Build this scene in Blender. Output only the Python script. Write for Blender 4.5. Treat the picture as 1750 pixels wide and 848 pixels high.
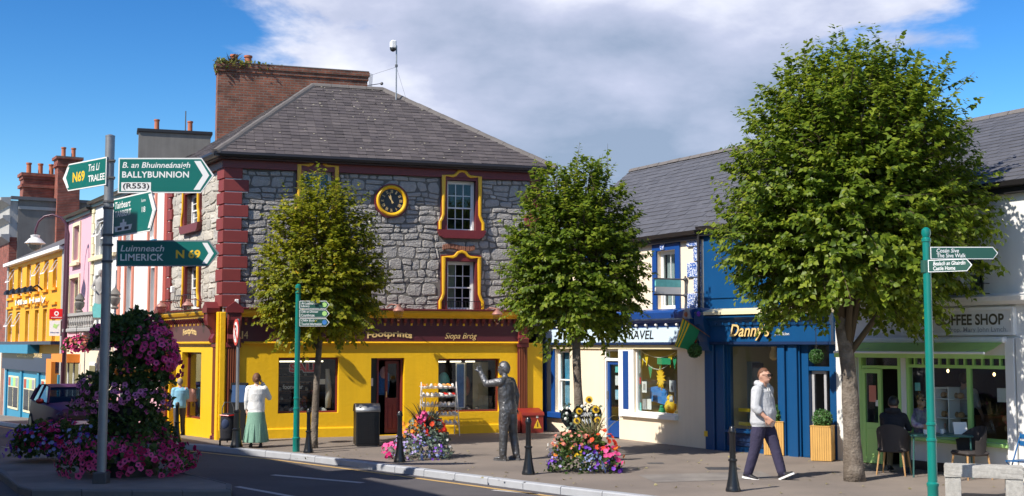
import bpy, bmesh, math, random
import numpy as np
from mathutils import Vector, Matrix, kdtree, noise

for o in list(bpy.data.objects):
 bpy.data.objects.remove(o, do_unlink=True)
SC = bpy.context.scene
COL = SC.collection
random.seed(7)
R = math.radians

# ------------------------------------------------------------------ camera
CAM_H = 2.3
FPX = 2100.0                       # focal length in photo pixels (photo 1750 x 848)
PITCH = math.atan(166.0 / FPX)
cd = bpy.data.cameras.new('camera')
cd.sensor_width = 36.0
cd.lens = FPX / 1750.0 * 36.0
cd.clip_end = 3000
cam = bpy.data.objects.new('camera', cd)
cam.location = (0, 0, CAM_H)
cam.rotation_euler = (math.pi / 2 + PITCH, 0, 0)
COL.objects.link(cam)
SC.camera = cam

# ------------------------------------------------------------------ sun + sky
SUN_AZ = R(39)                     # how far the sun stands behind the picture plane, to the left
SUN_EL = R(43)
to_sun = Vector((-math.cos(SUN_AZ) * math.cos(SUN_EL), -math.sin(SUN_AZ) * math.cos(SUN_EL), math.sin(SUN_EL)))
sl = bpy.data.lights.new('sun', 'SUN')
sl.energy = 4.7
sl.angle = R(0.53)
sl.color = (1.0, 0.94, 0.85)
so = bpy.data.objects.new('sun', sl)
so.rotation_euler = to_sun.to_track_quat('Z', 'Y').to_euler()
so.location = to_sun * 60
COL.objects.link(so)

W = bpy.data.worlds.new('World')
SC.world = W
W.use_nodes = True
nt = W.node_tree
nt.nodes.clear()
def wn(t, **kw):
 n = nt.nodes.new(t)
 for k, v in kw.items():
  setattr(n, k, v)
 return n
def wl(a, b):
 nt.links.new(a, b)
def wmath(op, a, b=None, c=None, clamp=False):
 n = wn('ShaderNodeMath', operation=op, use_clamp=clamp)
 for i, v in enumerate((a, b, c)):
  if v is None:
   continue
  if isinstance(v, (int, float)):
   n.inputs[i].default_value = v
  else:
   wl(v, n.inputs[i])
 return n.outputs[0]
sky = wn('ShaderNodeTexSky', sky_type='NISHITA')
sky.sun_disc = False
sky.sun_elevation = SUN_EL
sky.sun_rotation = math.atan2(to_sun.x, to_sun.y)
sky.altitude = 0
sky.air_density = 1.0
sky.dust_density = 0.25
sky.ozone_density = 2.2
hs = wn('ShaderNodeHueSaturation')
hs.inputs['Saturation'].default_value = 1.3
hs.inputs['Value'].default_value = 1.0
hs.inputs['Hue'].default_value = 0.497
wl(sky.outputs[0], hs.inputs['Color'])
bg_sky = wn('ShaderNodeBackground')
bg_sky.inputs['Strength'].default_value = 0.050
gm = wn('ShaderNodeGamma')
gm.inputs[1].default_value = 1.5
wl(hs.outputs[0], gm.inputs[0])
wl(gm.outputs[0], bg_sky.inputs['Color'])
tc = wn('ShaderNodeTexCoord')
sx = wn('ShaderNodeSeparateXYZ')
wl(tc.outputs['Generated'], sx.inputs[0])
X, Y, Z = sx.outputs
# a broad bank of broken cumulus to the north-east, scattered cloud elsewhere
def blob(cx, cz, rx, rz):
 a = wmath('DIVIDE', wmath('SUBTRACT', X, cx), rx)
 b = wmath('DIVIDE', wmath('SUBTRACT', Z, cz), rz)
 d = wmath('SQRT', wmath('ADD', wmath('MULTIPLY', a, a), wmath('MULTIPLY', b, b)))
 d = wmath('SUBTRACT', 1.0, d)
 return wmath('MULTIPLY', d, wmath('MULTIPLY', Y, 3.0, clamp=True))
mass = wmath('MAXIMUM', blob(0.065, 0.205, 0.27, 0.14), blob(-0.03, 0.32, 0.25, 0.10))
mass = wmath('MAXIMUM', mass, blob(0.25, 0.29, 0.12, 0.06))
mp = wn('ShaderNodeMapping')
mp.inputs['Scale'].default_value = (1.0, 1.0, 1.9)
mp.inputs['Location'].default_value = (3.1, 0.4, 1.7)
wl(tc.outputs['Generated'], mp.inputs[0])
n1 = wn('ShaderNodeTexNoise')
n1.inputs['Scale'].default_value = 6.0
n1.inputs['Detail'].default_value = 9.0
n1.inputs['Roughness'].default_value = 0.58
n1.inputs['Distortion'].default_value = 0.25
wl(mp.outputs[0], n1.inputs['Vector'])
n2 = wn('ShaderNodeTexNoise')
n2.inputs['Scale'].default_value = 2.3
n2.inputs['Detail'].default_value = 4.0
wl(mp.outputs[0], n2.inputs['Vector'])
fb = wmath('SUBTRACT', n1.outputs['Fac'], 0.5)
dens = wmath('ADD', wmath('MULTIPLY', mass, 1.25), wmath('MULTIPLY', fb, 1.7))
scat = wmath('MULTIPLY', wmath('ADD', wmath('MULTIPLY', fb, 0.9), wmath('SUBTRACT', n2.outputs['Fac'], 0.60)), 1.6)
scat = wmath('MULTIPLY', scat, wmath('MULTIPLY', wmath('SUBTRACT', 0.62, Y), 4.0, clamp=True))
dens = wmath('MAXIMUM', dens, scat)
mr = wn('ShaderNodeMapRange', interpolation_type='SMOOTHSTEP')
mr.inputs['From Min'].default_value = 0.0
mr.inputs['From Max'].default_value = 0.30
wl(dens, mr.inputs['Value'])
# cloud colour: bright tops and edges, blue-grey thick bases
n3 = wn('ShaderNodeTexNoise')
n3.inputs['Scale'].default_value = 5.0
n3.inputs['Detail'].default_value = 6.0
mp3 = wn('ShaderNodeMapping')
mp3.inputs['Location'].default_value = (8.3, 2.0, 5.1)
mp3.inputs['Scale'].default_value = (1, 1, 2.2)
wl(tc.outputs['Generated'], mp3.inputs[0])
wl(mp3.outputs[0], n3.inputs['Vector'])
tone = wmath('ADD', wmath('MULTIPLY', wmath('SUBTRACT', n3.outputs['Fac'], 0.5), 2.4), wmath('MULTIPLY', wmath('SUBTRACT', Z, 0.175), 3.6))
tone = wmath('ADD', tone, wmath('MULTIPLY', wmath('SUBTRACT', n1.outputs['Fac'], 0.5), 1.5))
tone = wmath('SUBTRACT', tone, wmath('MULTIPLY', wmath('SUBTRACT', dens, 0.3), 0.30))
tone = wmath('ADD', tone, 0.32, clamp=True)
ramp = wn('ShaderNodeValToRGB')
ramp.color_ramp.elements[0].color = (0.25, 0.31, 0.42, 1)
ramp.color_ramp.elements[1].color = (0.88, 0.88, 0.93, 1)
e = ramp.color_ramp.elements.new(0.5)
e.color = (0.46, 0.49, 0.62, 1)
wl(tone, ramp.inputs[0])
bg_cl = wn('ShaderNodeBackground')
bg_cl.inputs['Strength'].default_value = 0.98
wl(ramp.outputs[0], bg_cl.inputs['Color'])
mx = wn('ShaderNodeMixShader')
wl(wmath('MULTIPLY', mr.outputs[0], 0.93), mx.inputs[0])
wl(bg_sky.outputs[0], mx.inputs[1])
wl(bg_cl.outputs[0], mx.inputs[2])
wo = wn('ShaderNodeOutputWorld')
wl(mx.outputs[0], wo.inputs[0])

vs = SC.view_settings
vs.view_transform = 'Standard'
vs.look = 'None'
vs.exposure = 0.5
vs.gamma = 1.0
vs.use_curve_mapping = False
SC.render.engine = 'CYCLES'

# ------------------------------------------------------------------ pixel -> world helpers (photo pixels)
CP, SP = math.cos(PITCH), math.sin(PITCH)
def ray(px, py):
 u = (px - 875.0) / FPX
 v = (424.0 - py) / FPX
 return Vector((u, CP - v * SP, SP + v * CP))
def at(px, py, y):
 d = ray(px, py)
 t = y / d.y
 return Vector((d.x * t, y, CAM_H + d.z * t))
C0 = None
ST = Vector((-0.519, 0.855))       # direction of the left-hand street
def gz(x, y):
 "height of the pavement surface: the left street runs downhill from the corner"
 if C0 is None:
  return 0.0
 q = (x - C0[0]) * ST.x + (y - C0[1]) * ST.y
 if q < -3:
  return 0.0
 if q < 3:
  return -0.03 * (q + 3) ** 2 / 12.0
 return -0.03 * q
def gnd(px, py, dz=0.0):
 d = ray(px, py)
 z = dz
 for _ in range(25):
  t = (z - CAM_H) / d.z
  x, y = d.x * t, d.y * t
  z = 0.5 * z + 0.5 * (gz(x, y) + dz)
 return Vector((x, y, gz(x, y) + dz))
def mpp(y):
 "metres per photo pixel at depth y"
 return y / FPX

class Fr:
 "wall frame: a along the wall (to the right seen from outside), n outwards, z up"
 def __init__(s, p0, p1, off=0.0):
  s.o = Vector((p0[0], p0[1], 0))
  d = Vector((p1[0] - p0[0], p1[1] - p0[1], 0))
  s.L = d.length
  s.d = d.normalized()
  s.n = Vector((s.d.y, -s.d.x, 0))
  s.o = s.o + s.n * off
 def pt(s, a, n, z):
  return s.o + s.d * a + s.n * n + Vector((0, 0, z))
 def px(s, px, py, n=0.0):
  r = ray(px, py)
  c = Vector((0, 0, CAM_H))
  q = s.o + s.n * n
  t = (q - c).dot(s.n) / r.dot(s.n)
  p = c + r * t
  return ((p - s.o).dot(s.d), p.z)
 def a(s, px, py=590, n=0.0):
  return s.px(px, py, n)[0]
 def z(s, px, py, n=0.0):
  return s.px(px, py, n)[1]
 def rect(s, x0, x1, y0, y1, n=0.0):
  "photo rectangle -> a0,a1,z0,z1 (z taken at the middle)"
  xm, ym = (x0 + x1) / 2, (y0 + y1) / 2
  return s.a(x0, ym, n), s.a(x1, ym, n), s.z(xm, y1, n), s.z(xm, y0, n)
class Id:
 "local frame: plain x, y, z"
 def pt(s, a, n, z):
  return Vector((a, n, z))
ID = Id()
class Loc:
 "frame given by origin and three axes"
 def __init__(s, o, ax, ay, az):
  s.o, s.ax, s.ay, s.az = Vector(o), Vector(ax), Vector(ay), Vector(az)
 def pt(s, a, n, z):
  return s.o + s.ax * a + s.ay * n + s.az * z

# ------------------------------------------------------------------ mesh builder
def wloc(o):
 v = Vector((0, 0, 0))
 while o is not None:
  v = v + o.location
  o = o.parent
 return v
class MB:
 def __init__(s):
  s.v, s.f, s.m = [], [], []
 def add(s, verts, faces, mi=0):
  b = len(s.v)
  s.v.extend([tuple(p) for p in verts])
  s.f.extend([tuple(i + b for i in f) for f in faces])
  s.m.extend([mi] * len(faces))
  return s
 def box(s, a0, a1, n0, n1, z0, z1, fr=ID, mi=0, bev=0.0):
  if bev > 0:
   bev = min(bev, (a1 - a0) * .45, (n1 - n0) * .45, (z1 - z0) * .45)
   e = bev
   vs, idx = [], {}
   A, N, Zz = (a0, a1), (n0, n1), (z0, z1)
   for i in (0, 1):
    for j in (0, 1):
     for k in (0, 1):
      sa, sn, sz = (e if i == 0 else -e), (e if j == 0 else -e), (e if k == 0 else -e)
      for w in range(3):
       p = [A[i], N[j], Zz[k]]
       q = [sa, sn, sz]
       for c in range(3):
        if c != w:
         p[c] += q[c]
       idx[(i, j, k, w)] = len(vs)
       vs.append(fr.pt(*p))
   fs = []
   for w in range(3):
    o1, o2 = [c for c in range(3) if c != w]
    for side in (0, 1):
     q = []
     for (u, v) in ((0, 0), (1, 0), (1, 1), (0, 1)):
      c = [0, 0, 0]; c[w] = side; c[o1] = u; c[o2] = v
      q.append(idx[(c[0], c[1], c[2], w)])
     fs.append(q)
   for w in range(3):
    o1, o2 = [c for c in range(3) if c != w]
    for u in (0, 1):
     for v in (0, 1):
      c0 = [0, 0, 0]; c1 = [0, 0, 0]
      c0[w] = 0; c1[w] = 1
      for c in (c0, c1):
       c[o1] = u; c[o2] = v
      fs.append([idx[(*c0, o1)], idx[(*c1, o1)], idx[(*c1, o2)], idx[(*c0, o2)]])
   for i in (0, 1):
    for j in (0, 1):
     for k in (0, 1):
      fs.append([idx[(i, j, k, 0)], idx[(i, j, k, 1)], idx[(i, j, k, 2)]])
   return s.add(vs, fs, mi)
  vs = [fr.pt(a, n, z) for z in (z0, z1) for n in (n0, n1) for a in (a0, a1)]
  return s.add(vs, [(0, 1, 3, 2), (4, 6, 7, 5), (0, 4, 5, 1), (2, 3, 7, 6), (0, 2, 6, 4), (1, 5, 7, 3)], mi)
 def quad(s, p, mi=0):
  return s.add(p, [tuple(range(len(p)))], mi)
 def prism(s, poly, n0, n1, fr=ID, mi=0):
  "polygon in (a,z) swept from n0 to n1"
  k = len(poly)
  vs = [fr.pt(a, n0, z) for a, z in poly] + [fr.pt(a, n1, z) for a, z in poly]
  fs = [tuple(range(k)), tuple(range(2 * k - 1, k - 1, -1))]
  fs += [(i, (i + 1) % k, k + (i + 1) % k, k + i) for i in range(k)]
  return s.add(vs, fs, mi)
 def profile(s, prof, a0, a1, fr=ID, mi=0):
  "profile polygon in (n,z) swept along a (cornices, kerbs)"
  k = len(prof)
  vs = [fr.pt(a0, n, z) for n, z in prof] + [fr.pt(a1, n, z) for n, z in prof]
  fs = [tuple(range(k)), tuple(range(2 * k - 1, k - 1, -1))]
  fs += [(i, (i + 1) % k, k + (i + 1) % k, k + i) for i in range(k)]
  return s.add(vs, fs, mi)
 def tube(s, pts, rad, seg=8, mi=0, cap=True):
  pts = [Vector(p) for p in pts]
  n = len(pts)
  rs = rad if isinstance(rad, (list, tuple)) else [rad] * n
  vs, fs = [], []
  prev = None
  for i, p in enumerate(pts):
   t = (pts[min(i + 1, n - 1)] - pts[max(i - 1, 0)]).normalized()
   if prev is None:
    x = t.cross(Vector((0, 0, 1)))
    if x.length < 1e-3:
     x = Vector((1, 0, 0))
    x.normalize()
   else:
    x = (prev - t * prev.dot(t)).normalized()
   prev = x
   y = t.cross(x)
   for k in range(seg):
    a = 2 * math.pi * k / seg
    vs.append(p + (x * math.cos(a) + y * math.sin(a)) * rs[i])
  for i in range(n - 1):
   for k in range(seg):
    fs.append((i * seg + k, i * seg + (k + 1) % seg, (i + 1) * seg + (k + 1) % seg, (i + 1) * seg + k))
  if cap:
   fs.append(tuple(range(seg - 1, -1, -1)))
   fs.append(tuple(range((n - 1) * seg, n * seg)))
  return s.add(vs, fs, mi)
 def lathe(s, prof, c=(0, 0, 0), seg=16, mi=0, fr=ID, sq=0.0):
  "profile of (r,z) turned about z"
  vs, fs = [], []
  for r, z in prof:
   for k in range(seg):
    a = 2 * math.pi * k / seg
    vs.append(fr.pt(c[0] + r * math.cos(a), c[1] + r * math.sin(a), c[2] + z))
  n = len(prof)
  for i in range(n - 1):
   for k in range(seg):
    fs.append((i * seg + k, i * seg + (k + 1) % seg, (i + 1) * seg + (k + 1) % seg, (i + 1) * seg + k))
  fs.append(tuple(range(seg - 1, -1, -1)))
  fs.append(tuple(range((n - 1) * seg, n * seg)))
  return s.add(vs, fs, mi)
 def ell(s, c, r, seg=12, rings=8, mi=0, rot=None):
  vs, fs = [], []
  c = Vector(c)
  for i in range(1, rings):
   th = math.pi * i / rings
   for k in range(seg):
    a = 2 * math.pi * k / seg
    p = Vector((r[0] * math.sin(th) * math.cos(a), r[1] * math.sin(th) * math.sin(a), r[2] * math.cos(th)))
    vs.append(c + (rot @ p if rot else p))
  top, bot = len(vs), len(vs) + 1
  pt = Vector((0, 0, r[2]))
  vs.append(c + (rot @ pt if rot else pt))
  vs.append(c - (rot @ pt if rot else pt))
  for i in range(rings - 2):
   for k in range(seg):
    fs.append((i * seg + k, (i + 1) * seg + k, (i + 1) * seg + (k + 1) % seg, i * seg + (k + 1) % seg))
  for k in range(seg):
   fs.append((top, k, (k + 1) % seg))
   fs.append((bot, (rings - 2) * seg + (k + 1) % seg, (rings - 2) * seg + k))
  return s.add(vs, fs, mi)
 def ring(s, poly_in, poly_out, n0, n1, fr=ID, mi=0):
  "closed frame between two polygons of equal count in (a,z), swept n0..n1"
  k = len(poly_in)
  vs = [fr.pt(a, n, z) for n in (n0, n1) for P in (poly_in, poly_out) for a, z in P]
  fs = []
  for i in range(k):
   j = (i + 1) % k
   fs.append((i, j, k + j, k + i))
   fs.append((2 * k + i, 3 * k + i, 3 * k + j, 2 * k + j))
   fs.append((i, 2 * k + i, 2 * k + j, j))
   fs.append((k + i, k + j, 3 * k + j, 3 * k + i))
  return s.add(vs, fs, mi)
 def build(s, name, mat, parent=None, smooth=False, local=False, loc=None, recalc=True, **tags):
  me = bpy.data.meshes.new(name)
  if loc is not None:
   off = Vector(loc)
  elif parent is not None and not local:
   off = wloc(parent)
  else:
   off = Vector((0, 0, 0))
  vs = s.v if off.length == 0 else [(a - off.x, b - off.y, c - off.z) for a, b, c in s.v]
  me.from_pydata(vs, [], s.f)
  mats = mat if isinstance(mat, (list, tuple)) else [mat]
  for m in mats:
   me.materials.append(m)
  if len(mats) > 1:
   me.polygons.foreach_set('material_index', s.m)
  if recalc and len(s.f) < 60000:
   bm = bmesh.new()
   bm.from_mesh(me)
   bmesh.ops.recalc_face_normals(bm, faces=bm.faces)
   bm.to_mesh(me)
   bm.free()
  if smooth:
   me.polygons.foreach_set('use_smooth', [True] * len(me.polygons))
   if smooth != 'all':
    try:
     me.set_sharp_from_angle(angle=R(38))
    except Exception:
     pass
  o = bpy.data.objects.new(name, me)
  COL.objects.link(o)
  if loc is not None:
   o.location = off
  if parent is not None:
   o.parent = parent
  for k, v in tags.items():
   o[k] = v
  return o
def empty(name, loc, label, cat, group=None, rz=0.0):
 o = bpy.data.objects.new(name, None)
 o.empty_display_size = 0.2
 COL.objects.link(o)
 o.location = loc
 o.rotation_euler = (0, 0, rz)
 o['label'] = label
 o['category'] = cat
 if group:
  o['group'] = group
 return o
def share(name, src, parent, loc=None, rz=0.0):
 "another object with the same mesh data"
 o = bpy.data.objects.new(name, src.data)
 COL.objects.link(o)
 o.parent = parent
 if loc is not None:
  o.location = loc
 o.rotation_euler = (0, 0, rz)
 return o
def copy_tree(o, parent=None):
 c = o.copy()
 COL.objects.link(c)
 c.parent = parent
 for ch in list(o.children):
  copy_tree(ch, c)
 return c
# ------------------------------------------------------------------ materials
MATS = {}
def mat(name, col, rough=0.6, var=0.10, vs=2.5, bump=0.0, bs=60.0, metal=0.0, island=0.0, spec=0.5, streak=0.0, col2=None, isl_hue=0.0, coat=0.0, bdist=0.01):
 m = bpy.data.materials.new(name)
 m.use_nodes = True
 t = m.node_tree
 b = t.nodes['Principled BSDF']
 b.inputs['Roughness'].default_value = rough
 b.inputs['Metallic'].default_value = metal
 b.inputs['Specular IOR Level'].default_value = spec
 if coat:
  b.inputs['Coat Weight'].default_value = coat
  b.inputs['Coat Roughness'].default_value = 0.08
 N = t.nodes.new
 L = t.links.new
 geo = N('ShaderNodeNewGeometry')
 pos = geo.outputs['Position']
 tex = N('ShaderNodeTexNoise')
 tex.inputs['Scale'].default_value = vs
 tex.inputs['Detail'].default_value = 6
 tex.inputs['Roughness'].default_value = 0.6
 L(pos, tex.inputs['Vector'])
 val = None
 def mth(op, a, bb):
  n = N('ShaderNodeMath'); n.operation = op
  for i, v in enumerate((a, bb)):
   if isinstance(v, (int, float)):
    n.inputs[i].default_value = v
   else:
    L(v, n.inputs[i])
  return n.outputs[0]
 val = mth('MULTIPLY_ADD', tex.outputs['Fac'], var * 2.0)
 val.node.inputs[2].default_value = 1.0 - var
 if island:
  r = mth('MULTIPLY_ADD', geo.outputs['Random Per Island'], island * 2.0)
  r.node.inputs[2].default_value = 1.0 - island
  val = mth('MULTIPLY', val, r)
 if streak:
  mpn = N('ShaderNodeMapping')
  mpn.inputs['Scale'].default_value = (5, 5, 0.35)
  L(pos, mpn.inputs['Vector'])
  s2 = N('ShaderNodeTexNoise')
  s2.inputs['Scale'].default_value = 1.6
  s2.inputs['Detail'].default_value = 5
  L(mpn.outputs[0], s2.inputs['Vector'])
  r = mth('MULTIPLY_ADD', s2.outputs['Fac'], streak * 2)
  r.node.inputs[2].default_value = 1.0 - streak
  val = mth('MULTIPLY', val, r)
 h = N('ShaderNodeHueSaturation')
 h.inputs['Color'].default_value = (*col, 1)
 if col2 is not None:
  mxn = N('ShaderNodeMix'); mxn.data_type = 'RGBA'
  mxn.inputs[6].default_value = (*col, 1)
  mxn.inputs[7].default_value = (*col2, 1)
  if island:
   wv = N('ShaderNodeTexWhiteNoise'); wv.noise_dimensions = '1D'
   L(geo.outputs['Random Per Island'], wv.inputs['W'])
   L(wv.outputs['Value'], mxn.inputs[0])
  else:
   rp = N('ShaderNodeMapRange')
   rp.inputs['From Min'].default_value = 0.4
   rp.inputs['From Max'].default_value = 0.62
   t4 = N('ShaderNodeTexNoise')
   t4.inputs['Scale'].default_value = vs * 0.37
   t4.inputs['Detail'].default_value = 5
   L(pos, t4.inputs['Vector'])
   L(t4.outputs['Fac'], rp.inputs['Value'])
   L(rp.outputs[0], mxn.inputs[0])
  L(mxn.outputs[2], h.inputs['Color'])
 if isl_hue:
  r = mth('MULTIPLY_ADD', geo.outputs['Random Per Island'], isl_hue * 2)
  r.node.inputs[2].default_value = 0.5 - isl_hue
  L(r, h.inputs['Hue'])
 L(val, h.inputs['Value'])
 L(h.outputs[0], b.inputs['Base Color'])
 if bump:
  bt = N('ShaderNodeTexNoise')
  bt.inputs['Scale'].default_value = bs
  bt.inputs['Detail'].default_value = 5
  L(pos, bt.inputs['Vector'])
  bn = N('ShaderNodeBump')
  bn.inputs['Strength'].default_value = bump
  bn.inputs['Distance'].default_value = bdist
  L(bt.outputs['Fac'], bn.inputs['Height'])
  L(bn.outputs[0], b.inputs['Normal'])
 MATS[name] = m
 return m
def brick_mat(name, c1, c2, mortar, bw=0.225, bh=0.075, dirx=(1, 0)):
 m = mat(name, c1, rough=0.9)
 t = m.node_tree
 N, L = t.nodes.new, t.links.new
 b = t.nodes['Principled BSDF']
 geo = N('ShaderNodeNewGeometry')
 dt = N('ShaderNodeVectorMath'); dt.operation = 'DOT_PRODUCT'
 dt.inputs[1].default_value = (dirx[0], dirx[1], 0)
 L(geo.outputs['Position'], dt.inputs[0])
 sp = N('ShaderNodeSeparateXYZ'); L(geo.outputs['Position'], sp.inputs[0])
 cb = N('ShaderNodeCombineXYZ')
 L(dt.outputs['Value'], cb.inputs[0]); L(sp.outputs[2], cb.inputs[1])
 br = N('ShaderNodeTexBrick')
 br.inputs['Color1'].default_value = (*c1, 1)
 br.inputs['Color2'].default_value = (*c2, 1)
 br.inputs['Mortar'].default_value = (*mortar, 1)
 br.inputs['Scale'].default_value = 1.0
 br.inputs['Brick Width'].default_value = bw
 br.inputs['Row Height'].default_value = bh
 br.inputs['Mortar Size'].default_value = 0.010
 L(cb.outputs[0], br.inputs['Vector'])
 nz = N('ShaderNodeTexNoise'); nz.inputs['Scale'].default_value = 3.0; nz.inputs['Detail'].default_value = 6
 L(geo.outputs['Position'], nz.inputs['Vector'])
 mr_ = N('ShaderNodeMapRange'); mr_.inputs['From Min'].default_value = 0.3; mr_.inputs['From Max'].default_value = 0.7
 mr_.inputs['To Min'].default_value = 0.55; mr_.inputs['To Max'].default_value = 1.15
 L(nz.outputs['Fac'], mr_.inputs['Value'])
 mu = N('ShaderNodeVectorMath'); mu.operation = 'SCALE'
 L(br.outputs['Color'], mu.inputs[0]); L(mr_.outputs[0], mu.inputs['Scale'])
 L(mu.outputs[0], b.inputs['Base Color'])
 bp = N('ShaderNodeBump'); bp.inputs['Strength'].default_value = 0.7; bp.inputs['Distance'].default_value = 0.01
 L(br.outputs['Fac'], bp.inputs['Height']); bp.invert = True
 L(bp.outputs[0], b.inputs['Normal'])
 return m
def leaf_mat(name, c1, c2, c3=None, rough=0.45, trans=0.35, spec=0.35):
 m = bpy.data.materials.new(name)
 m.use_nodes = True
 t = m.node_tree
 t.nodes.clear()
 N, L = t.nodes.new, t.links.new
 geo = N('ShaderNodeNewGeometry')
 cr = N('ShaderNodeValToRGB')
 cr.color_ramp.elements[0].color = (*c1, 1)
 cr.color_ramp.elements[1].color = (*(c3 or c2), 1)
 e = cr.color_ramp.elements.new(0.6); e.color = (*c2, 1)
 cn = N('ShaderNodeTexNoise'); cn.inputs['Scale'].default_value = 2.2; cn.inputs['Detail'].default_value = 2
 L(geo.outputs['Position'], cn.inputs['Vector'])
 ad = N('ShaderNodeMath'); ad.operation = 'MULTIPLY_ADD'; ad.inputs[1].default_value = 1.5; ad.inputs[2].default_value = -0.75
 L(cn.outputs['Fac'], ad.inputs[0])
 a2 = N('ShaderNodeMath'); a2.operation = 'ADD'; a2.use_clamp = True
 L(ad.outputs[0], a2.inputs[0]); L(geo.outputs['Random Per Island'], a2.inputs[1])
 L(a2.outputs[0], cr.inputs[0])
 b = N('ShaderNodeBsdfPrincipled')
 b.inputs['Roughness'].default_value = rough
 b.inputs['Specular IOR Level'].default_value = spec
 L(cr.outputs[0], b.inputs['Base Color'])
 tr = N('ShaderNodeBsdfTranslucent')
 hs_ = N('ShaderNodeHueSaturation')
 hs_.inputs['Hue'].default_value = 0.485
 hs_.inputs['Value'].default_value = 1.5
 L(cr.outputs[0], hs_.inputs['Color'])
 L(hs_.outputs[0], tr.inputs['Color'])
 mxs = N('ShaderNodeMixShader')
 mxs.inputs[0].default_value = trans
 L(b.outputs[0], mxs.inputs[1]); L(tr.outputs[0], mxs.inputs[2])
 out = N('ShaderNodeOutputMaterial')
 L(mxs.outputs[0], out.inputs[0])
 MATS[name] = m
 return m
def glass_mat(name, tint=(0.92, 0.95, 0.95), refl=1.0, rough=0.0):
 m = bpy.data.materials.new(name)
 m.use_nodes = True
 t = m.node_tree
 t.nodes.clear()
 N, L = t.nodes.new, t.links.new
 tr = N('ShaderNodeBsdfTransparent'); tr.inputs[0].default_value = (*tint, 1)
 gl = N('ShaderNodeBsdfGlossy'); gl.inputs['Roughness'].default_value = rough
 gl.inputs['Color'].default_value = (1, 1, 1, 1)
 lw = N('ShaderNodeLayerWeight'); lw.inputs['Blend'].default_value = 0.5
 po = N('ShaderNodeMath'); po.operation = 'POWER'; po.inputs[1].default_value = 4.0
 L(lw.outputs['Facing'], po.inputs[0])
 ma = N('ShaderNodeMath'); ma.operation = 'MULTIPLY_ADD'
 ma.inputs[1].default_value = 0.8 * refl
 ma.inputs[2].default_value = 0.035 * refl
 ma.use_clamp = True
 L(po.outputs[0], ma.inputs[0])
 geo = N('ShaderNodeNewGeometry')
 nz = N('ShaderNodeTexNoise'); nz.inputs['Scale'].default_value = 1.1; nz.inputs['Detail'].default_value = 1
 L(geo.outputs['Position'], nz.inputs['Vector'])
 bp = N('ShaderNodeBump'); bp.inputs['Strength'].default_value = 0.06; bp.inputs['Distance'].default_value = 0.05
 L(nz.outputs['Fac'], bp.inputs['Height'])
 L(bp.outputs[0], gl.inputs['Normal'])
 mxs = N('ShaderNodeMixShader')
 L(ma.outputs[0], mxs.inputs[0]); L(tr.outputs[0], mxs.inputs[1]); L(gl.outputs[0], mxs.inputs[2])
 out = N('ShaderNodeOutputMaterial'); L(mxs.outputs[0], out.inputs[0])
 MATS[name] = m
 return m
def emis_mat(name, col, strength):
 m = bpy.data.materials.new(name); m.use_nodes = True
 b = m.node_tree.nodes['Principled BSDF']
 b.inputs['Base Color'].default_value = (*col, 1)
 b.inputs['Emission Color'].default_value = (*col, 1)
 b.inputs['Emission Strength'].default_value = strength
 MATS[name] = m
 return m

M = MATS
mat('asphalt', (0.100, 0.090, 0.092), 0.9, var=0.22, vs=1.3, bump=0.9, bs=140, island=0, col2=(0.080, 0.072, 0.075))
mat('pavement', (0.225, 0.185, 0.153), 0.88, var=0.24, vs=1.1, bump=0.5, bs=90, col2=(0.180, 0.149, 0.126))
mat('kerb', (0.36, 0.37, 0.39), 0.8, var=0.18, vs=4, bump=0.4, bs=120, island=0.12)
mat('dark_kerb', (0.16, 0.155, 0.15), 0.85, var=0.25, vs=3, bump=0.5, bs=90, island=0.15)
mat('island_concrete', (0.24, 0.215, 0.19), 0.9, var=0.3, vs=2.2, bump=0.4, bs=90, col2=(0.17, 0.15, 0.135))
mat('line_white', (0.48, 0.46, 0.44), 0.8, var=0.25, vs=9, bump=0.3, bs=140)
mat('line_yellow', (0.52, 0.33, 0.12), 0.85, var=0.3, vs=8, bump=0.3, bs=140)
mat('mortar', (0.15, 0.138, 0.122), 0.95, var=0.25, vs=6, bump=0.6, bs=70)
mat('mortar_sunlit', (0.44, 0.41, 0.35), 0.95, var=0.2, vs=6, bump=0.6, bs=70)  # mortar again, its colour lightened as if in full sun
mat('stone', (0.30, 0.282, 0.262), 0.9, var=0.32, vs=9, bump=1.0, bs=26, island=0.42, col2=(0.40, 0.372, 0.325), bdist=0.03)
mat('stone_sunlit', (0.42, 0.40, 0.36), 0.9, var=0.25, vs=9, bump=0.9, bs=26, island=0.25, col2=(0.50, 0.46, 0.38), bdist=0.03)  # the same stone with sunlight put into its colour
mat('brick_piece', (0.30, 0.13, 0.08), 0.9, var=0.3, vs=12, island=0.3)
mat('maroon', (0.155, 0.020, 0.022), 0.45, var=0.14, vs=3, streak=0.08, bump=0.08, bs=60)
mat('maroon_fascia', (0.085, 0.018, 0.026), 0.4, var=0.1, vs=2)
mat('quoin_red', (0.215, 0.032, 0.028), 0.6, var=0.16, vs=5, bump=0.15, bs=50, island=0.08)
mat('white_joint', (0.6, 0.57, 0.53), 0.8)
mat('yellow', (0.80, 0.47, 0.004), 0.5, var=0.12, vs=1.1, streak=0.10, bump=0.3, bs=14, bdist=0.02)
mat('gold', (0.76, 0.42, 0.012), 0.38, var=0.1, vs=4)
mat('gilt', (0.72, 0.50, 0.20), 0.45, var=0.08, vs=5)
mat('black_face', (0.006, 0.007, 0.012), 0.35)
mat('slate', (0.072, 0.060, 0.060), 0.75, var=0.25, vs=5, island=0.22, bump=0.3, bs=40, col2=(0.098, 0.082, 0.078))
mat('slate_blue', (0.095, 0.095, 0.104), 0.6, var=0.16, vs=4, island=0.10, bump=0.2, bs=40)
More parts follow.
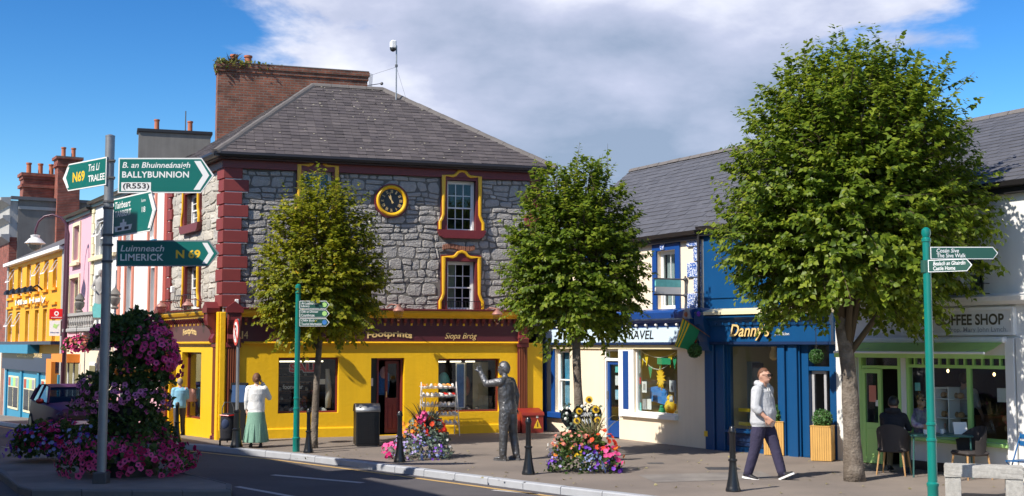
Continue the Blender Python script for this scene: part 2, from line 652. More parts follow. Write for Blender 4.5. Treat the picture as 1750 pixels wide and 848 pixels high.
mat('slate_far', (0.12, 0.115, 0.12), 0.7, var=0.3, vs=3, streak=0.1)
mat('ridge_tile', (0.13, 0.115, 0.105), 0.85, var=0.35, vs=6, island=0.2)
mat('lichen', (0.42, 0.38, 0.28), 0.95, var=0.3, vs=9)
mat('gutter', (0.022, 0.020, 0.021), 0.4, var=0.2)
mat('soffit', (0.05, 0.024, 0.026), 0.5)
mat('white_paint', (0.78, 0.77, 0.74), 0.5, var=0.05, vs=3, streak=0.04)
mat('off_white', (0.70, 0.69, 0.66), 0.7, var=0.08, vs=1.4, streak=0.07, bump=0.1, bs=40)
mat('cream', (0.80, 0.68, 0.51), 0.7, var=0.10, vs=1.4, streak=0.05, bump=0.12, bs=40)
mat('cream_trim', (0.74, 0.66, 0.42), 0.6, var=0.08)
mat('royal_blue', (0.006, 0.055, 0.235), 0.40, var=0.10, vs=2, streak=0.05)
mat('navy', (0.010, 0.028, 0.085), 0.4, var=0.10, vs=2)
mat('danny_blue', (0.004, 0.062, 0.180), 0.36, var=0.12, vs=2.4, streak=0.06, bump=0.05, bs=40)
mat('pale_blue', (0.56, 0.70, 0.80), 0.5, var=0.05)
mat('quoin_blue', (0.05, 0.13, 0.38), 0.7, var=0.2, vs=30)
mat('cafe_green', (0.40, 0.66, 0.20), 0.45, var=0.08, vs=2)
mat('awning_green', (0.46, 0.64, 0.17), 0.8, var=0.10, vs=6, streak=0.08)
mat('post_green', (0.002, 0.185, 0.150), 0.32, var=0.12, vs=4, coat=0.3)
mat('sign_green', (0.004, 0.140, 0.118), 0.35, var=0.05, vs=3)
mat('finger_green', (0.020, 0.085, 0.062), 0.4, var=0.06)
mat('sign_white', (0.78, 0.78, 0.76), 0.4, var=0.04)
mat('sign_yellow', (0.85, 0.53, 0.03), 0.4, var=0.03)
mat('galv', (0.30, 0.31, 0.32), 0.45, var=0.22, vs=5, metal=0.55, streak=0.15)
mat('galv_dark', (0.10, 0.10, 0.105), 0.5, var=0.2, metal=0.4)
mat('black_iron', (0.010, 0.011, 0.013), 0.33, var=0.2, vs=9, coat=0.15)
mat('black_plastic', (0.012, 0.012, 0.013), 0.45, var=0.15)
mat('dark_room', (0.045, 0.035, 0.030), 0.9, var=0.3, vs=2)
mat('dim_room', (0.16, 0.13, 0.10), 0.9, var=0.3, vs=2)
mat('warm_room', (0.42, 0.36, 0.22), 0.9, var=0.2, vs=2)
mat('grey_room', (0.20, 0.20, 0.20), 0.9, var=0.3, vs=2)
mat('timber', (0.20, 0.10, 0.045), 0.6, var=0.25, vs=7)
mat('curtain', (0.62, 0.60, 0.55), 0.9, var=0.1)
mat('blind', (0.60, 0.50, 0.33), 0.9, var=0.1)
mat('copper', (0.50, 0.25, 0.20), 0.4, metal=0.5, var=0.2, vs=6)
mat('orange_wall', (0.80, 0.36, 0.010), 0.65, var=0.08, vs=1.2, streak=0.06)
mat('pink_wall', (0.72, 0.41, 0.47), 0.7, var=0.06, vs=1.2, streak=0.05)
mat('salmon', (0.66, 0.24, 0.16), 0.6, var=0.08)
mat('dull_red', (0.40, 0.06, 0.035), 0.5, var=0.1)
mat('render_grey', (0.165, 0.155, 0.14), 0.9, var=0.35, vs=1.4, streak=0.25, bump=0.2, bs=30)
mat('stone_grey', (0.36, 0.35, 0.33), 0.8, var=0.2, vs=3)
mat('teal_shop', (0.03, 0.24, 0.38), 0.5, var=0.1)
mat('terracotta', (0.42, 0.13, 0.06), 0.8, var=0.25, vs=6)
mat('orange_paint', (0.85, 0.26, 0.03), 0.5, var=0.06)
brick_mat('brick', (0.30, 0.10, 0.055), (0.18, 0.065, 0.04), (0.20, 0.16, 0.13), dirx=(0.948, 0.318))
brick_mat('brick_red', (0.36, 0.085, 0.05), (0.25, 0.06, 0.04), (0.22, 0.15, 0.12), dirx=(0.519, -0.855))
mat('bark', (0.125, 0.098, 0.074), 0.92, var=0.4, vs=16, bump=1.0, bs=26, col2=(0.20, 0.165, 0.13), bdist=0.03)
mat('twig', (0.085, 0.062, 0.035), 0.9, var=0.2)
leaf_mat('leaf_lime', (0.066, 0.115, 0.010), (0.150, 0.222, 0.019), (0.265, 0.322, 0.033), trans=0.48)
leaf_mat('leaf_yellowish', (0.110, 0.145, 0.009), (0.235, 0.262, 0.016), (0.37, 0.355, 0.026), trans=0.48)
leaf_mat('leaf_dark', (0.018, 0.045, 0.010), (0.035, 0.075, 0.015), (0.07, 0.11, 0.03), trans=0.25)
leaf_mat('leaf_petunia', (0.030, 0.065, 0.014), (0.065, 0.115, 0.026), (0.12, 0.165, 0.04), trans=0.3)
leaf_mat('leaf_silver', (0.11, 0.16, 0.13), (0.17, 0.22, 0.16), trans=0.2)
leaf_mat('leaf_moss', (0.09, 0.13, 0.02), (0.17, 0.19, 0.03), (0.24, 0.19, 0.05), trans=0.25)
leaf_mat('leaf_box', (0.03, 0.09, 0.018), (0.06, 0.16, 0.04), (0.11, 0.24, 0.07), trans=0.15)
leaf_mat('leaf_straw', (0.22, 0.20, 0.08), (0.34, 0.30, 0.15), trans=0.25)
leaf_mat('leaf_bronze', (0.04, 0.03, 0.02), (0.10, 0.08, 0.04), trans=0.2)
def petal(name, c1, c2):
 leaf_mat(name, c1, c2, trans=0.25, rough=0.6, spec=0.2)
petal('petal_magenta', (0.60, 0.025, 0.17), (0.86, 0.13, 0.34))
petal('petal_pink', (0.55, 0.12, 0.33), (0.72, 0.25, 0.48))
petal('petal_crimson', (0.35, 0.008, 0.06), (0.52, 0.02, 0.11))
petal('petal_red', (0.62, 0.03, 0.02), (0.80, 0.09, 0.03))
petal('petal_orange', (0.75, 0.20, 0.02), (0.85, 0.34, 0.05))
petal('petal_violet', (0.12, 0.02, 0.38), (0.24, 0.08, 0.55))
petal('petal_lilac', (0.32, 0.25, 0.55), (0.45, 0.38, 0.66))
petal('petal_blue', (0.20, 0.26, 0.55), (0.33, 0.38, 0.66))
petal('petal_yellow', (0.80, 0.50, 0.02), (0.88, 0.62, 0.05))
petal('petal_white', (0.70, 0.70, 0.66), (0.80, 0.79, 0.74))
petal('petal_coral', (0.62, 0.16, 0.12), (0.72, 0.28, 0.20))
mat('flower_eye', (0.10, 0.02, 0.06), 0.8)
mat('seed_brown', (0.05, 0.025, 0.012), 0.9, var=0.3, vs=60)
glass_mat('glass')
glass_mat('glass_up', tint=(0.75, 0.82, 0.84), refl=1.1)
glass_mat('glass_car', tint=(0.25, 0.3, 0.33), refl=1.2)
glass_mat('lamp_glass', tint=(0.80, 0.80, 0.74), refl=0.8)
mat('skin', (0.55, 0.30, 0.21), 0.55, var=0.06, vs=20, spec=0.35)
mat('skin_pale', (0.60, 0.36, 0.26), 0.55, var=0.05, vs=20, spec=0.35)
mat('hair_ginger', (0.15, 0.062, 0.03), 0.6, var=0.3, vs=60, bump=0.6, bs=120)
mat('hair_brown', (0.055, 0.028, 0.016), 0.6, var=0.3, vs=60, bump=0.6, bs=120)
mat('hair_grey', (0.30, 0.24, 0.20), 0.6, var=0.3, vs=60)
mat('hoodie_grey', (0.47, 0.475, 0.49), 0.95, var=0.14, vs=12, bump=0.5, bs=18, bdist=0.03)
mat('trouser_navy', (0.035, 0.030, 0.065), 0.9, var=0.15, vs=10, bump=0.5, bs=16, bdist=0.03)
mat('shoe_black', (0.012, 0.012, 0.014), 0.6)
mat('rubber_white', (0.75, 0.73, 0.70), 0.6)
mat('jacket_white', (0.78, 0.77, 0.74), 0.85, var=0.06, vs=9, bump=0.5, bs=14, bdist=0.03)
mat('skirt_green', (0.20, 0.36, 0.27), 0.9, var=0.42, vs=34, bump=0.3, bs=20)
mat('tee_blue', (0.23, 0.50, 0.68), 0.9, var=0.08, vs=9, bump=0.4, bs=14, bdist=0.03)
mat('trouser_grey', (0.075, 0.068, 0.075), 0.9, var=0.15, vs=10, bump=0.4, bs=14, bdist=0.03)
mat('bag_peach', (0.72, 0.34, 0.24), 0.7, var=0.1)
mat('bronze', (0.205, 0.205, 0.210), 0.40, metal=0.6, var=0.4, vs=7, bump=0.8, bs=11, col2=(0.105, 0.105, 0.108), bdist=0.05)
mat('coat_dark', (0.014, 0.015, 0.022), 0.9, var=0.2, bump=0.4, bs=14, bdist=0.03)
mat('shirt_print', (0.30, 0.22, 0.42), 0.9, var=0.9, vs=22, col2=(0.62, 0.55, 0.58))
mat('khaki', (0.12, 0.10, 0.055), 0.9, var=0.15)
mat('denim', (0.03, 0.045, 0.10), 0.9, var=0.15)
mat('grey_cloth', (0.36, 0.36, 0.37), 0.9, var=0.12)
mat('chair_brown', (0.042, 0.034, 0.032), 0.8, var=0.15, vs=12)
mat('oak', (0.44, 0.25, 0.10), 0.55, var=0.2, vs=14)
mat('planter_oak', (0.58, 0.33, 0.09), 0.55, var=0.18, vs=5, streak=0.10, island=0.08)
mat('table_green', (0.03, 0.10, 0.09), 0.4)
mat('chair_blue', (0.01, 0.10, 0.26), 0.4)
mat('granite', (0.40, 0.385, 0.35), 0.85, var=0.3, vs=40, bump=0.5, bs=80, col2=(0.34, 0.325, 0.295))
mat('car_paint', (0.060, 0.018, 0.075), 0.5, var=0.05, metal=0.0, spec=0.25)
mat('car_red', (0.30, 0.015, 0.02), 0.25, metal=0.3, coat=0.6)
mat('tyre', (0.012, 0.012, 0.012), 0.85)
mat('red_plastic', (0.24, 0.022, 0.016), 0.45, var=0.08)
mat('sign_red', (0.62, 0.012, 0.012), 0.35, var=0.03)
mat('print_black', (0.012, 0.012, 0.013), 0.5)
mat('print_brown', (0.085, 0.075, 0.045), 0.5)
mat('print_blue', (0.05, 0.20, 0.52), 0.5, var=0.5, vs=6)
mat('print_teal', (0.16, 0.52, 0.50), 0.5, var=0.3, vs=9)
mat('print_white', (0.70, 0.69, 0.66), 0.6, var=0.1)
mat('print_grey', (0.30, 0.30, 0.31), 0.6, var=0.5, vs=18)
mat('poster_sea', (0.10, 0.42, 0.62), 0.45, var=0.45, vs=5, col2=(0.45, 0.62, 0.70))
mat('flag_green', (0.012, 0.24, 0.10), 0.8, var=0.1)
mat('flag_gold', (0.82, 0.55, 0.02), 0.8, var=0.06)
mat('board_black', (0.008, 0.009, 0.011), 0.8, spec=0.2)
mat('board_blue', (0.012, 0.06, 0.17), 0.7, var=0.3, vs=8)
mat('pink_garment', (0.70, 0.42, 0.42), 0.9)
mat('garment_blue', (0.05, 0.16, 0.42), 0.9, var=0.6, vs=14)
mat('lamp_white', (0.75, 0.74, 0.72), 0.4)
mat('lamp_purple', (0.085, 0.03, 0.05), 0.4)
mat('rope', (0.65, 0.62, 0.55), 0.9)
emis_mat('strip_light', (1.0, 0.86, 0.62), 2.2)
emis_mat('warm_bulb', (1.0, 0.72, 0.32), 4.0)
# ------------------------------------------------------------------ shared builders
def lettering(s, fr, a0, a1, z0, z1, n, m, parent, shear=0.0, bold=0.0, arch=0.0, name='lettering', depth=0.003, local=False, rise=0.0, spacing=1.0):
 cu = bpy.data.curves.new('t', 'FONT')
 cu.body = s
 cu.shear = shear
 cu.offset = bold
 cu.space_character = spacing
 cu.resolution_u = 4
 to = bpy.data.objects.new('t', cu)
 COL.objects.link(to)
 bpy.context.view_layer.update()
 dg = bpy.context.evaluated_depsgraph_get()
 me = bpy.data.meshes.new_from_object(to.evaluated_get(dg))
 co = np.zeros(len(me.vertices) * 3)
 me.vertices.foreach_get('co', co)
 co = co.reshape(-1, 3)
 fs = [tuple(p.vertices) for p in me.polygons]
 bpy.data.objects.remove(to)
 bpy.data.curves.remove(cu)
 bpy.data.meshes.remove(me)
 lo, hi = co.min(0), co.max(0)
 mb = MB()
 vs = []
 for p in co:
  u = (p[0] - lo[0]) / max(hi[0] - lo[0], 1e-6)
  v = (p[1] - lo[1]) / max(hi[1] - lo[1], 1e-6)
  z = z0 + (z1 - z0) * v + arch * (1 - (2 * u - 1) ** 2) + rise * u
  vs.append(fr.pt(a0 + (a1 - a0) * u, n + depth, z))
 mb.add(vs, fs)
 return mb.build(name, m, parent, recalc=False, local=local)

def wall_sheet(fr, a0, a1, z0, z1, holes, n=0.0, t=0.3, mi=0, mb=None):
 "front face with rectangular openings and their reveals"
 mb = mb or MB()
 A = sorted({a0, a1, *[min(max(h[0], a0), a1) for h in holes], *[min(max(h[1], a0), a1) for h in holes]})
 Zs = sorted({z0, z1, *[min(max(h[2], z0), z1) for h in holes], *[min(max(h[3], z0), z1) for h in holes]})
 for i in range(len(A) - 1):
  for j in range(len(Zs) - 1):
   am, zm = (A[i] + A[i + 1]) / 2, (Zs[j] + Zs[j + 1]) / 2
   if any(h[0] < am < h[1] and h[2] < zm < h[3] for h in holes):
    continue
   mb.quad([fr.pt(A[i], n, Zs[j]), fr.pt(A[i + 1], n, Zs[j]), fr.pt(A[i + 1], n, Zs[j + 1]), fr.pt(A[i], n, Zs[j + 1])], mi)
 for h in holes:
  b0, b1, c0, c1 = h[:4]
  p = [(b0, c0), (b1, c0), (b1, c1), (b0, c1)]
  for i in range(4):
   q, r = p[i], p[(i + 1) % 4]
   mb.quad([fr.pt(q[0], n, q[1]), fr.pt(r[0], n, r[1]), fr.pt(r[0], n - t, r[1]), fr.pt(q[0], n - t, q[1])], mi)
 return mb

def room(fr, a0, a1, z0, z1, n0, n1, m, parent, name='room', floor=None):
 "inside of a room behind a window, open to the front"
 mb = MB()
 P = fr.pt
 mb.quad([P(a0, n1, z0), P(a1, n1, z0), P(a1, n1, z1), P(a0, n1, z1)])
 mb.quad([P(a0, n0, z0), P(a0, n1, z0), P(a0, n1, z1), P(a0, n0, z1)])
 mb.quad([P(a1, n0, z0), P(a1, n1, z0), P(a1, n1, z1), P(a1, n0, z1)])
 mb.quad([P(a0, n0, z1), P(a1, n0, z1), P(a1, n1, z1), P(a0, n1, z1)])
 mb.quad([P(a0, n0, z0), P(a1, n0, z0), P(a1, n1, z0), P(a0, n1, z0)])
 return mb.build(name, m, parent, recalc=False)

def rect_ring(mb, fr, a0, a1, z0, z1, w, n0, n1, mi=0):
 mb.ring([(a0 + w, z0 + w), (a1 - w, z0 + w), (a1 - w, z1 - w), (a0 + w, z1 - w)],
   [(a0, z0), (a1, z0), (a1, z1), (a0, z1)], n0, n1, fr, mi)

def curtain_sheet(fr, a0, a1, z0, z1, n, m, parent, name='curtain', folds=9, amp=0.025):
 mb = MB()
 k = folds * 4
 vs = []
 for i in range(k + 1):
  u = i / k
  nn = n + amp * math.sin(u * folds * 2 * math.pi)
  vs += [fr.pt(a0 + (a1 - a0) * u, nn, z0), fr.pt(a0 + (a1 - a0) * u, nn, z1)]
 mb.add(vs, [(2 * i, 2 * i + 2, 2 * i + 3, 2 * i + 1) for i in range(k)])
 return mb.build(name, m, parent, smooth='all', recalc=False)

def sash_window(bld, fr, r, rec=0.12, cols=3, rows=(2, 2), fm='white_paint', glass='glass_up', fw=0.05, bar=0.02, back='dark_room', curtain=None, panes=True, split=0.5, open_top=False):
 a0, a1, z0, z1 = r
 mb = MB()
 rect_ring(mb, fr, a0, a1, z0, z1, fw, -rec - 0.09, -rec)
 win = mb.build('window', M[fm], bld)
 ia0, ia1, iz0, iz1 = a0 + fw, a1 - fw, z0 + fw, z1 - fw
 zm = iz0 + (iz1 - iz0) * split
 sashes = [(zm - 0.02, iz1, -rec - 0.045, rows[1]), (iz0, zm + 0.02, -rec - 0.085, rows[0])] if rows[0] else [(iz0, iz1, -rec - 0.05, rows[1])]
 for (s0, s1, n, nr) in sashes:
  mb = MB()
  sw = 0.035
  rect_ring(mb, fr, ia0, ia1, s0, s1, sw, n, n + 0.035)
  pa, pz = [], []
  wa = (ia1 - ia0 - 2 * sw) / cols
  wz = (s1 - s0 - 2 * sw) / nr
  for i in range(1, cols):
   c = ia0 + sw + wa * i
   mb.box(c - bar / 2, c + bar / 2, n + 0.005, n + 0.03, s0 + sw, s1 - sw, fr)
  for j in range(1, nr):
   c = s0 + sw + wz * j
   mb.box(ia0 + sw, ia1 - sw, n + 0.007, n + 0.028, c - bar / 2, c + bar / 2, fr)
  mb.build('sash', M[fm], win)
  if panes:
   for i in range(cols):
    for j in range(nr):
     b = MB()
     x0, y0 = ia0 + sw + wa * i, s0 + sw + wz * j
     b.box(x0 - .004, x0 + wa + .004, n + 0.014, n + 0.019, y0 - .004, y0 + wz + .004, fr)
     b.build('pane', M[glass], win)
  else:
   b = MB()
   b.box(ia0 + sw - .004, ia1 - sw + .004, n + 0.014, n + 0.019, s0 + sw - .004, s1 - sw + .004, fr)
   b.build('pane', M[glass], win)
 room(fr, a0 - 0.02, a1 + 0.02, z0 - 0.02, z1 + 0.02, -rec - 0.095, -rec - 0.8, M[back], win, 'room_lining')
 if curtain:
  kind, frac = curtain
  if kind == 'left':
   curtain_sheet(fr, ia0, ia0 + (ia1 - ia0) * frac, iz0, iz1, -rec - 0.16, M['curtain'], win, folds=4)
  elif kind == 'both':
   curtain_sheet(fr, ia0, ia0 + (ia1 - ia0) * frac, iz0, iz1, -rec - 0.16, M['curtain'], win, folds=4)
   curtain_sheet(fr, ia1 - (ia1 - ia0) * frac, ia1, iz0, iz1, -rec - 0.16, M['curtain'], win, folds=4)
  elif kind == 'blind':
   MB().box(ia0, ia0 + (ia1 - ia0) * frac, -rec - 0.15, -rec - 0.14, iz0, iz1, fr).build('blind', M['blind'], win)
  elif kind == 'top':
   MB().box(ia0, ia1, -rec - 0.15, -rec - 0.14, iz1 - (iz1 - iz0) * frac, iz1, fr).build('blind', M['blind'], win)
 return win

def rubble(a0, a1, z0, z1, holes, rnd, hmin=0.11, hmax=0.30, wmin=0.13, wmax=0.50):
 "irregular stones filling a rectangle around openings -> list of (a0,a1,z0,z1)"
 out = []
 z = z0
 cells = []
 while z < z1 - 0.05:
  h = rnd.uniform(hmin, hmax)
  if z1 - (z + h) < hmin * 0.7:
   h = z1 - z
  a = a0 - rnd.uniform(0, 0.2)
  while a < a1:
   w = rnd.uniform(wmin, wmax) * (1.25 if h > 0.27 else 1.0)
   if a1 - (a + w) < wmin * 0.6:
    w = a1 - a
   if h > 0.20 and rnd.random() < 0.36:
    k = rnd.uniform(0.38, 0.62)
    if rnd.random() < 0.5 and w > 0.42:
     m = rnd.uniform(0.4, 0.6)
     cells += [(a, a + w * m, z, z + h * k), (a + w * m, a + w, z, z + h * k), (a, a + w, z + h * k, z + h)]
    else:
     cells += [(a, a + w, z, z + h * k), (a, a + w, z + h * k, z + h)]
   else:
    cells.append((a, a + w, z, z + h))
   a += w
  z += h
 for c in cells:
  parts = [(max(c[0], a0), min(c[1], a1), c[2], c[3])]
  for h in holes:
   new = []
   for p in parts:
    if p[0] >= h[1] or p[1] <= h[0] or p[2] >= h[3] or p[3] <= h[2]:
     new.append(p); continue
    if p[0] < h[0]: new.append((p[0], h[0], p[2], p[3]))
    if p[1] > h[1]: new.append((h[1], p[1], p[2], p[3]))
    m0, m1 = max(p[0], h[0]), min(p[1], h[1])
    if p[2] < h[2]: new.append((m0, m1, p[2], h[2]))
    if p[3] > h[3]: new.append((m0, m1, h[3], p[3]))
   parts = new
  out += [p for p in parts if p[1] - p[0] > 0.05 and p[3] - p[2] > 0.045]
 return out
def warp(a, z):
 v = noise.noise_vector(Vector((a * 2.1, z * 2.6, 3.3))) * .075 + noise.noise_vector(Vector((a * 5.3, z * 6.1, 9.1))) * .028
 return (a + v.x * 1.0, z + v.y * 1.0)
def stone_mesh(mb, fr, r, rnd, n0=0.0, j=0.009, proud=(0.006, 0.032)):
 a0, a1, z0, z1 = r
 w, h = a1 - a0, z1 - z0
 jj = min(j, w * .15, h * .15)
 c = min(w, h)
 P = []
 sk = rnd.uniform(-0.05, 0.05) * c
 for (a, z, da, dz) in ((a0, z0, 1, 1), (a1, z0, -1, 1), (a1, z1, -1, -1), (a0, z1, 1, -1)):
  k1, k2 = rnd.uniform(0.06, 0.36) * c, rnd.uniform(0.06, 0.36) * c
  e1, e2 = jj + rnd.uniform(0, .05) * c, jj + rnd.uniform(0, .05) * c
  pa = (a + da * e1, z + dz * (k1 + e2))
  pb = (a + da * (k2 + e1), z + dz * e2)
  P += [pa, pb] if (da, dz) in ((1, 1), (-1, -1)) else [pb, pa]
 P = [warp(*q) for q in P]
 ca, cz = warp((a0 + a1) / 2, (z0 + z1) / 2)
 pr = rnd.uniform(*proud)
 ta, tz = rnd.uniform(-.03, .03), rnd.uniform(-.03, .03)
 ins = rnd.uniform(.78, .92)
 vs = [fr.pt(a, n0 - 0.01, z) for a, z in P]
 vs += [fr.pt(a, n0 + pr * .75, z) for a, z in [(ca + (a - ca) * .96, cz + (z - cz) * .95) for a, z in P]]
 vs += [fr.pt(ca + (a - ca) * ins, n0 + pr + ta * (a - ca) + tz * (z - cz) + rnd.uniform(-.008, .01), cz + (z - cz) * ins) for a, z in P]
 fs = []
 for lv in (0, 8):
  fs += [(lv + i, lv + (i + 1) % 8, lv + 8 + (i + 1) % 8, lv + 8 + i) for i in range(8)]
 vs.append(fr.pt(ca, n0 + pr + rnd.uniform(0, .014), cz))
 fs += [(16 + i, 16 + (i + 1) % 8, 24) for i in range(8)]
 mb.add(vs, fs)

def slate_courses(fr, rows_u, course, width, rnd, lift=0.016, mb=None, lichen=None):
 """fr: frame of the slope (a along eave, z up the slope, n out of the roof).
 rows_u(v) -> (u0,u1) of the roof at slope height v"""
 mb = mb or MB()
 v = 0.0
 vmax = rows_u(None)
 k = 0
 while v < vmax - 0.02:
  v1 = min(v + course, vmax)
  u0, u1 = rows_u((v + v1) / 2)
  a = u0 - (width * 0.5 if k % 2 else 0)
  while a < u1:
   b0, b1 = max(a, u0), min(a + width, u1)
   a += width
   if b1 - b0 < 0.03:
    continue
   l = lift * rnd.uniform(0.7, 1.35)
   dv = rnd.uniform(-.007, .004)
   g = 0.003
   sk = rnd.uniform(-.004, .004)
   top = v1 + course * 0.25 if v1 < vmax - 0.02 else v1
   P = fr.pt
   vs = [P(b0 + g, l, v + dv), P(b1 - g, l + sk, v + dv), P(b1 - g, 0.001, top), P(b0 + g, 0.001, top), P(b0 + g, -0.004, v + dv), P(b1 - g, -0.004, v + dv)]
   mb.add(vs, [(0, 1, 2, 3), (4, 5, 1, 0), (4, 0, 3), (5, 2, 1)])
  v = v1
  k += 1
 return mb

# ---- foliage (numpy)
def _norm(a):
 return a / np.maximum(np.linalg.norm(a, axis=1, keepdims=True), 1e-9)
def mesh_np(name, V, F4, mats, parent=None, local=False, mi=None, tri=True, smooth=False):
 me = bpy.data.meshes.new(name)
 if parent is not None and not local:
  V = V - np.array(wloc(parent))
 nv, nf, k = len(V), len(F4), F4.shape[1]
 me.vertices.add(nv)
 me.vertices.foreach_set('co', V.astype(np.float32).ravel())
 me.loops.add(nf * k)
 me.loops.foreach_set('vertex_index', F4.astype(np.int32).ravel())
 me.polygons.add(nf)
 me.polygons.foreach_set('loop_start', (np.arange(nf) * k).astype(np.int32))
 for m in (mats if isinstance(mats, (list, tuple)) else [mats]):
  me.materials.append(m)
 if mi is not None:
  me.polygons.foreach_set('material_index', mi.astype(np.int32))
 if smooth:
  me.polygons.foreach_set('use_smooth', np.ones(nf, dtype=bool))
 me.update(calc_edges=True)
 o = bpy.data.objects.new(name, me)
 COL.objects.link(o)
 if parent is not None:
  o.parent = parent
 return o
def leaf_cloud(name, C, T, Nn, S, m, parent, width=0.42, fold=0.12, droop=0.12, local=False):
 "many heart-shaped folded leaves: centres C (leaf base), tip directions T, normals Nn, lengths S"
 T = _norm(T)
 Nn = _norm(Nn - T * (Nn * T).sum(1, keepdims=True))
 B = np.cross(Nn, T)
 S = S[:, None]
 v0 = C
 vl = C + T * S * 0.36 - B * S * width + Nn * S * fold
 vm = C + T * S * 0.48
 vr = C + T * S * 0.36 + B * S * width + Nn * S * fold
 vl2 = C + T * S * 0.10 - B * S * width * .62 + Nn * S * fold * .6
 vr2 = C + T * S * 0.10 + B * S * width * .62 + Nn * S * fold * .6
 vt = C + T * S - Nn * S * droop
 n = len(C)
 V = np.stack([v0, vl, vm, vr, vt, vl2, vr2], 1).reshape(-1, 3)
 base = (np.arange(n) * 7)[:, None]
 tri = np.array([[0, 2, 5], [5, 2, 1], [1, 2, 4], [2, 3, 4], [0, 6, 2], [6, 3, 2]])
 F = (base[:, :, None] + tri[None]).reshape(-1, 3)
 o = mesh_np(name, V, F, m, parent, local)
 return o
def bloom_cloud(name, C, Nn, rad, m, parent, eye=None, petals=5, cup=0.25, local=False):
 Nn = _norm(Nn)
 up = np.tile(np.array([[0.13, 0.31, 0.94]]), (len(C), 1))
 A = _norm(np.cross(up, Nn))
 B = np.cross(Nn, A)
 rad = rad[:, None]
 k = petals * 2
 Vs = [C - Nn * rad * cup]
 for i in range(k):
  a = 2 * math.pi * i / k
  Vs.append(C + (A * math.cos(a) + B * math.sin(a)) * rad * 0.33 - Nn * rad * cup * 0.35)
 for i in range(k):
  a = 2 * math.pi * i / k
  r = 1.0 if i % 2 == 0 else 0.80
  Vs.append(C + (A * math.cos(a) + B * math.sin(a)) * rad * r + Nn * rad * (0.05 if i % 2 == 0 else -0.03))
 V = np.stack(Vs, 1).reshape(-1, 3)
 tri, mi = [], []
 for i in range(k):
  j = (i + 1) % k
  tri.append([0, 1 + i, 1 + j]); mi.append(1 if eye else 0)
  tri.append([1 + i, 1 + k + i, 1 + k + j]); mi.append(0)
  tri.append([1 + i, 1 + k + j, 1 + j]); mi.append(0)
 tri = np.array(tri)
 n = len(C)
 F = ((np.arange(n) * (2 * k + 1))[:, None, None] + tri[None]).reshape(-1, 3)
 MI = np.tile(np.array(mi), n)
 return mesh_np(name, V, F, [m] + ([eye] if eye else []), parent, local, MI)

def dome_pts(rs, n, c, r, zmin=-0.1, jitter=0.12, inner=0.75):
 "points on an uneven ellipsoidal mound with outward normals"
 P, Nn = [], []
 d = rs.normal(size=(n * 4, 3))
 d = _norm(d)
 d = d[d[:, 2] > zmin][:n]
 k = rs.uniform(inner, 1.0, len(d))[:, None] ** 0.5
 lump = 1 + jitter * (np.sin(d[:, 0:1] * 5.1 + 1) * np.cos(d[:, 1:2] * 4.3) + np.sin(d[:, 2:3] * 6 + d[:, 0:1] * 3))
 P = np.array(c) + d * np.array(r) * k * lump
 return P, _norm(d / np.array(r))

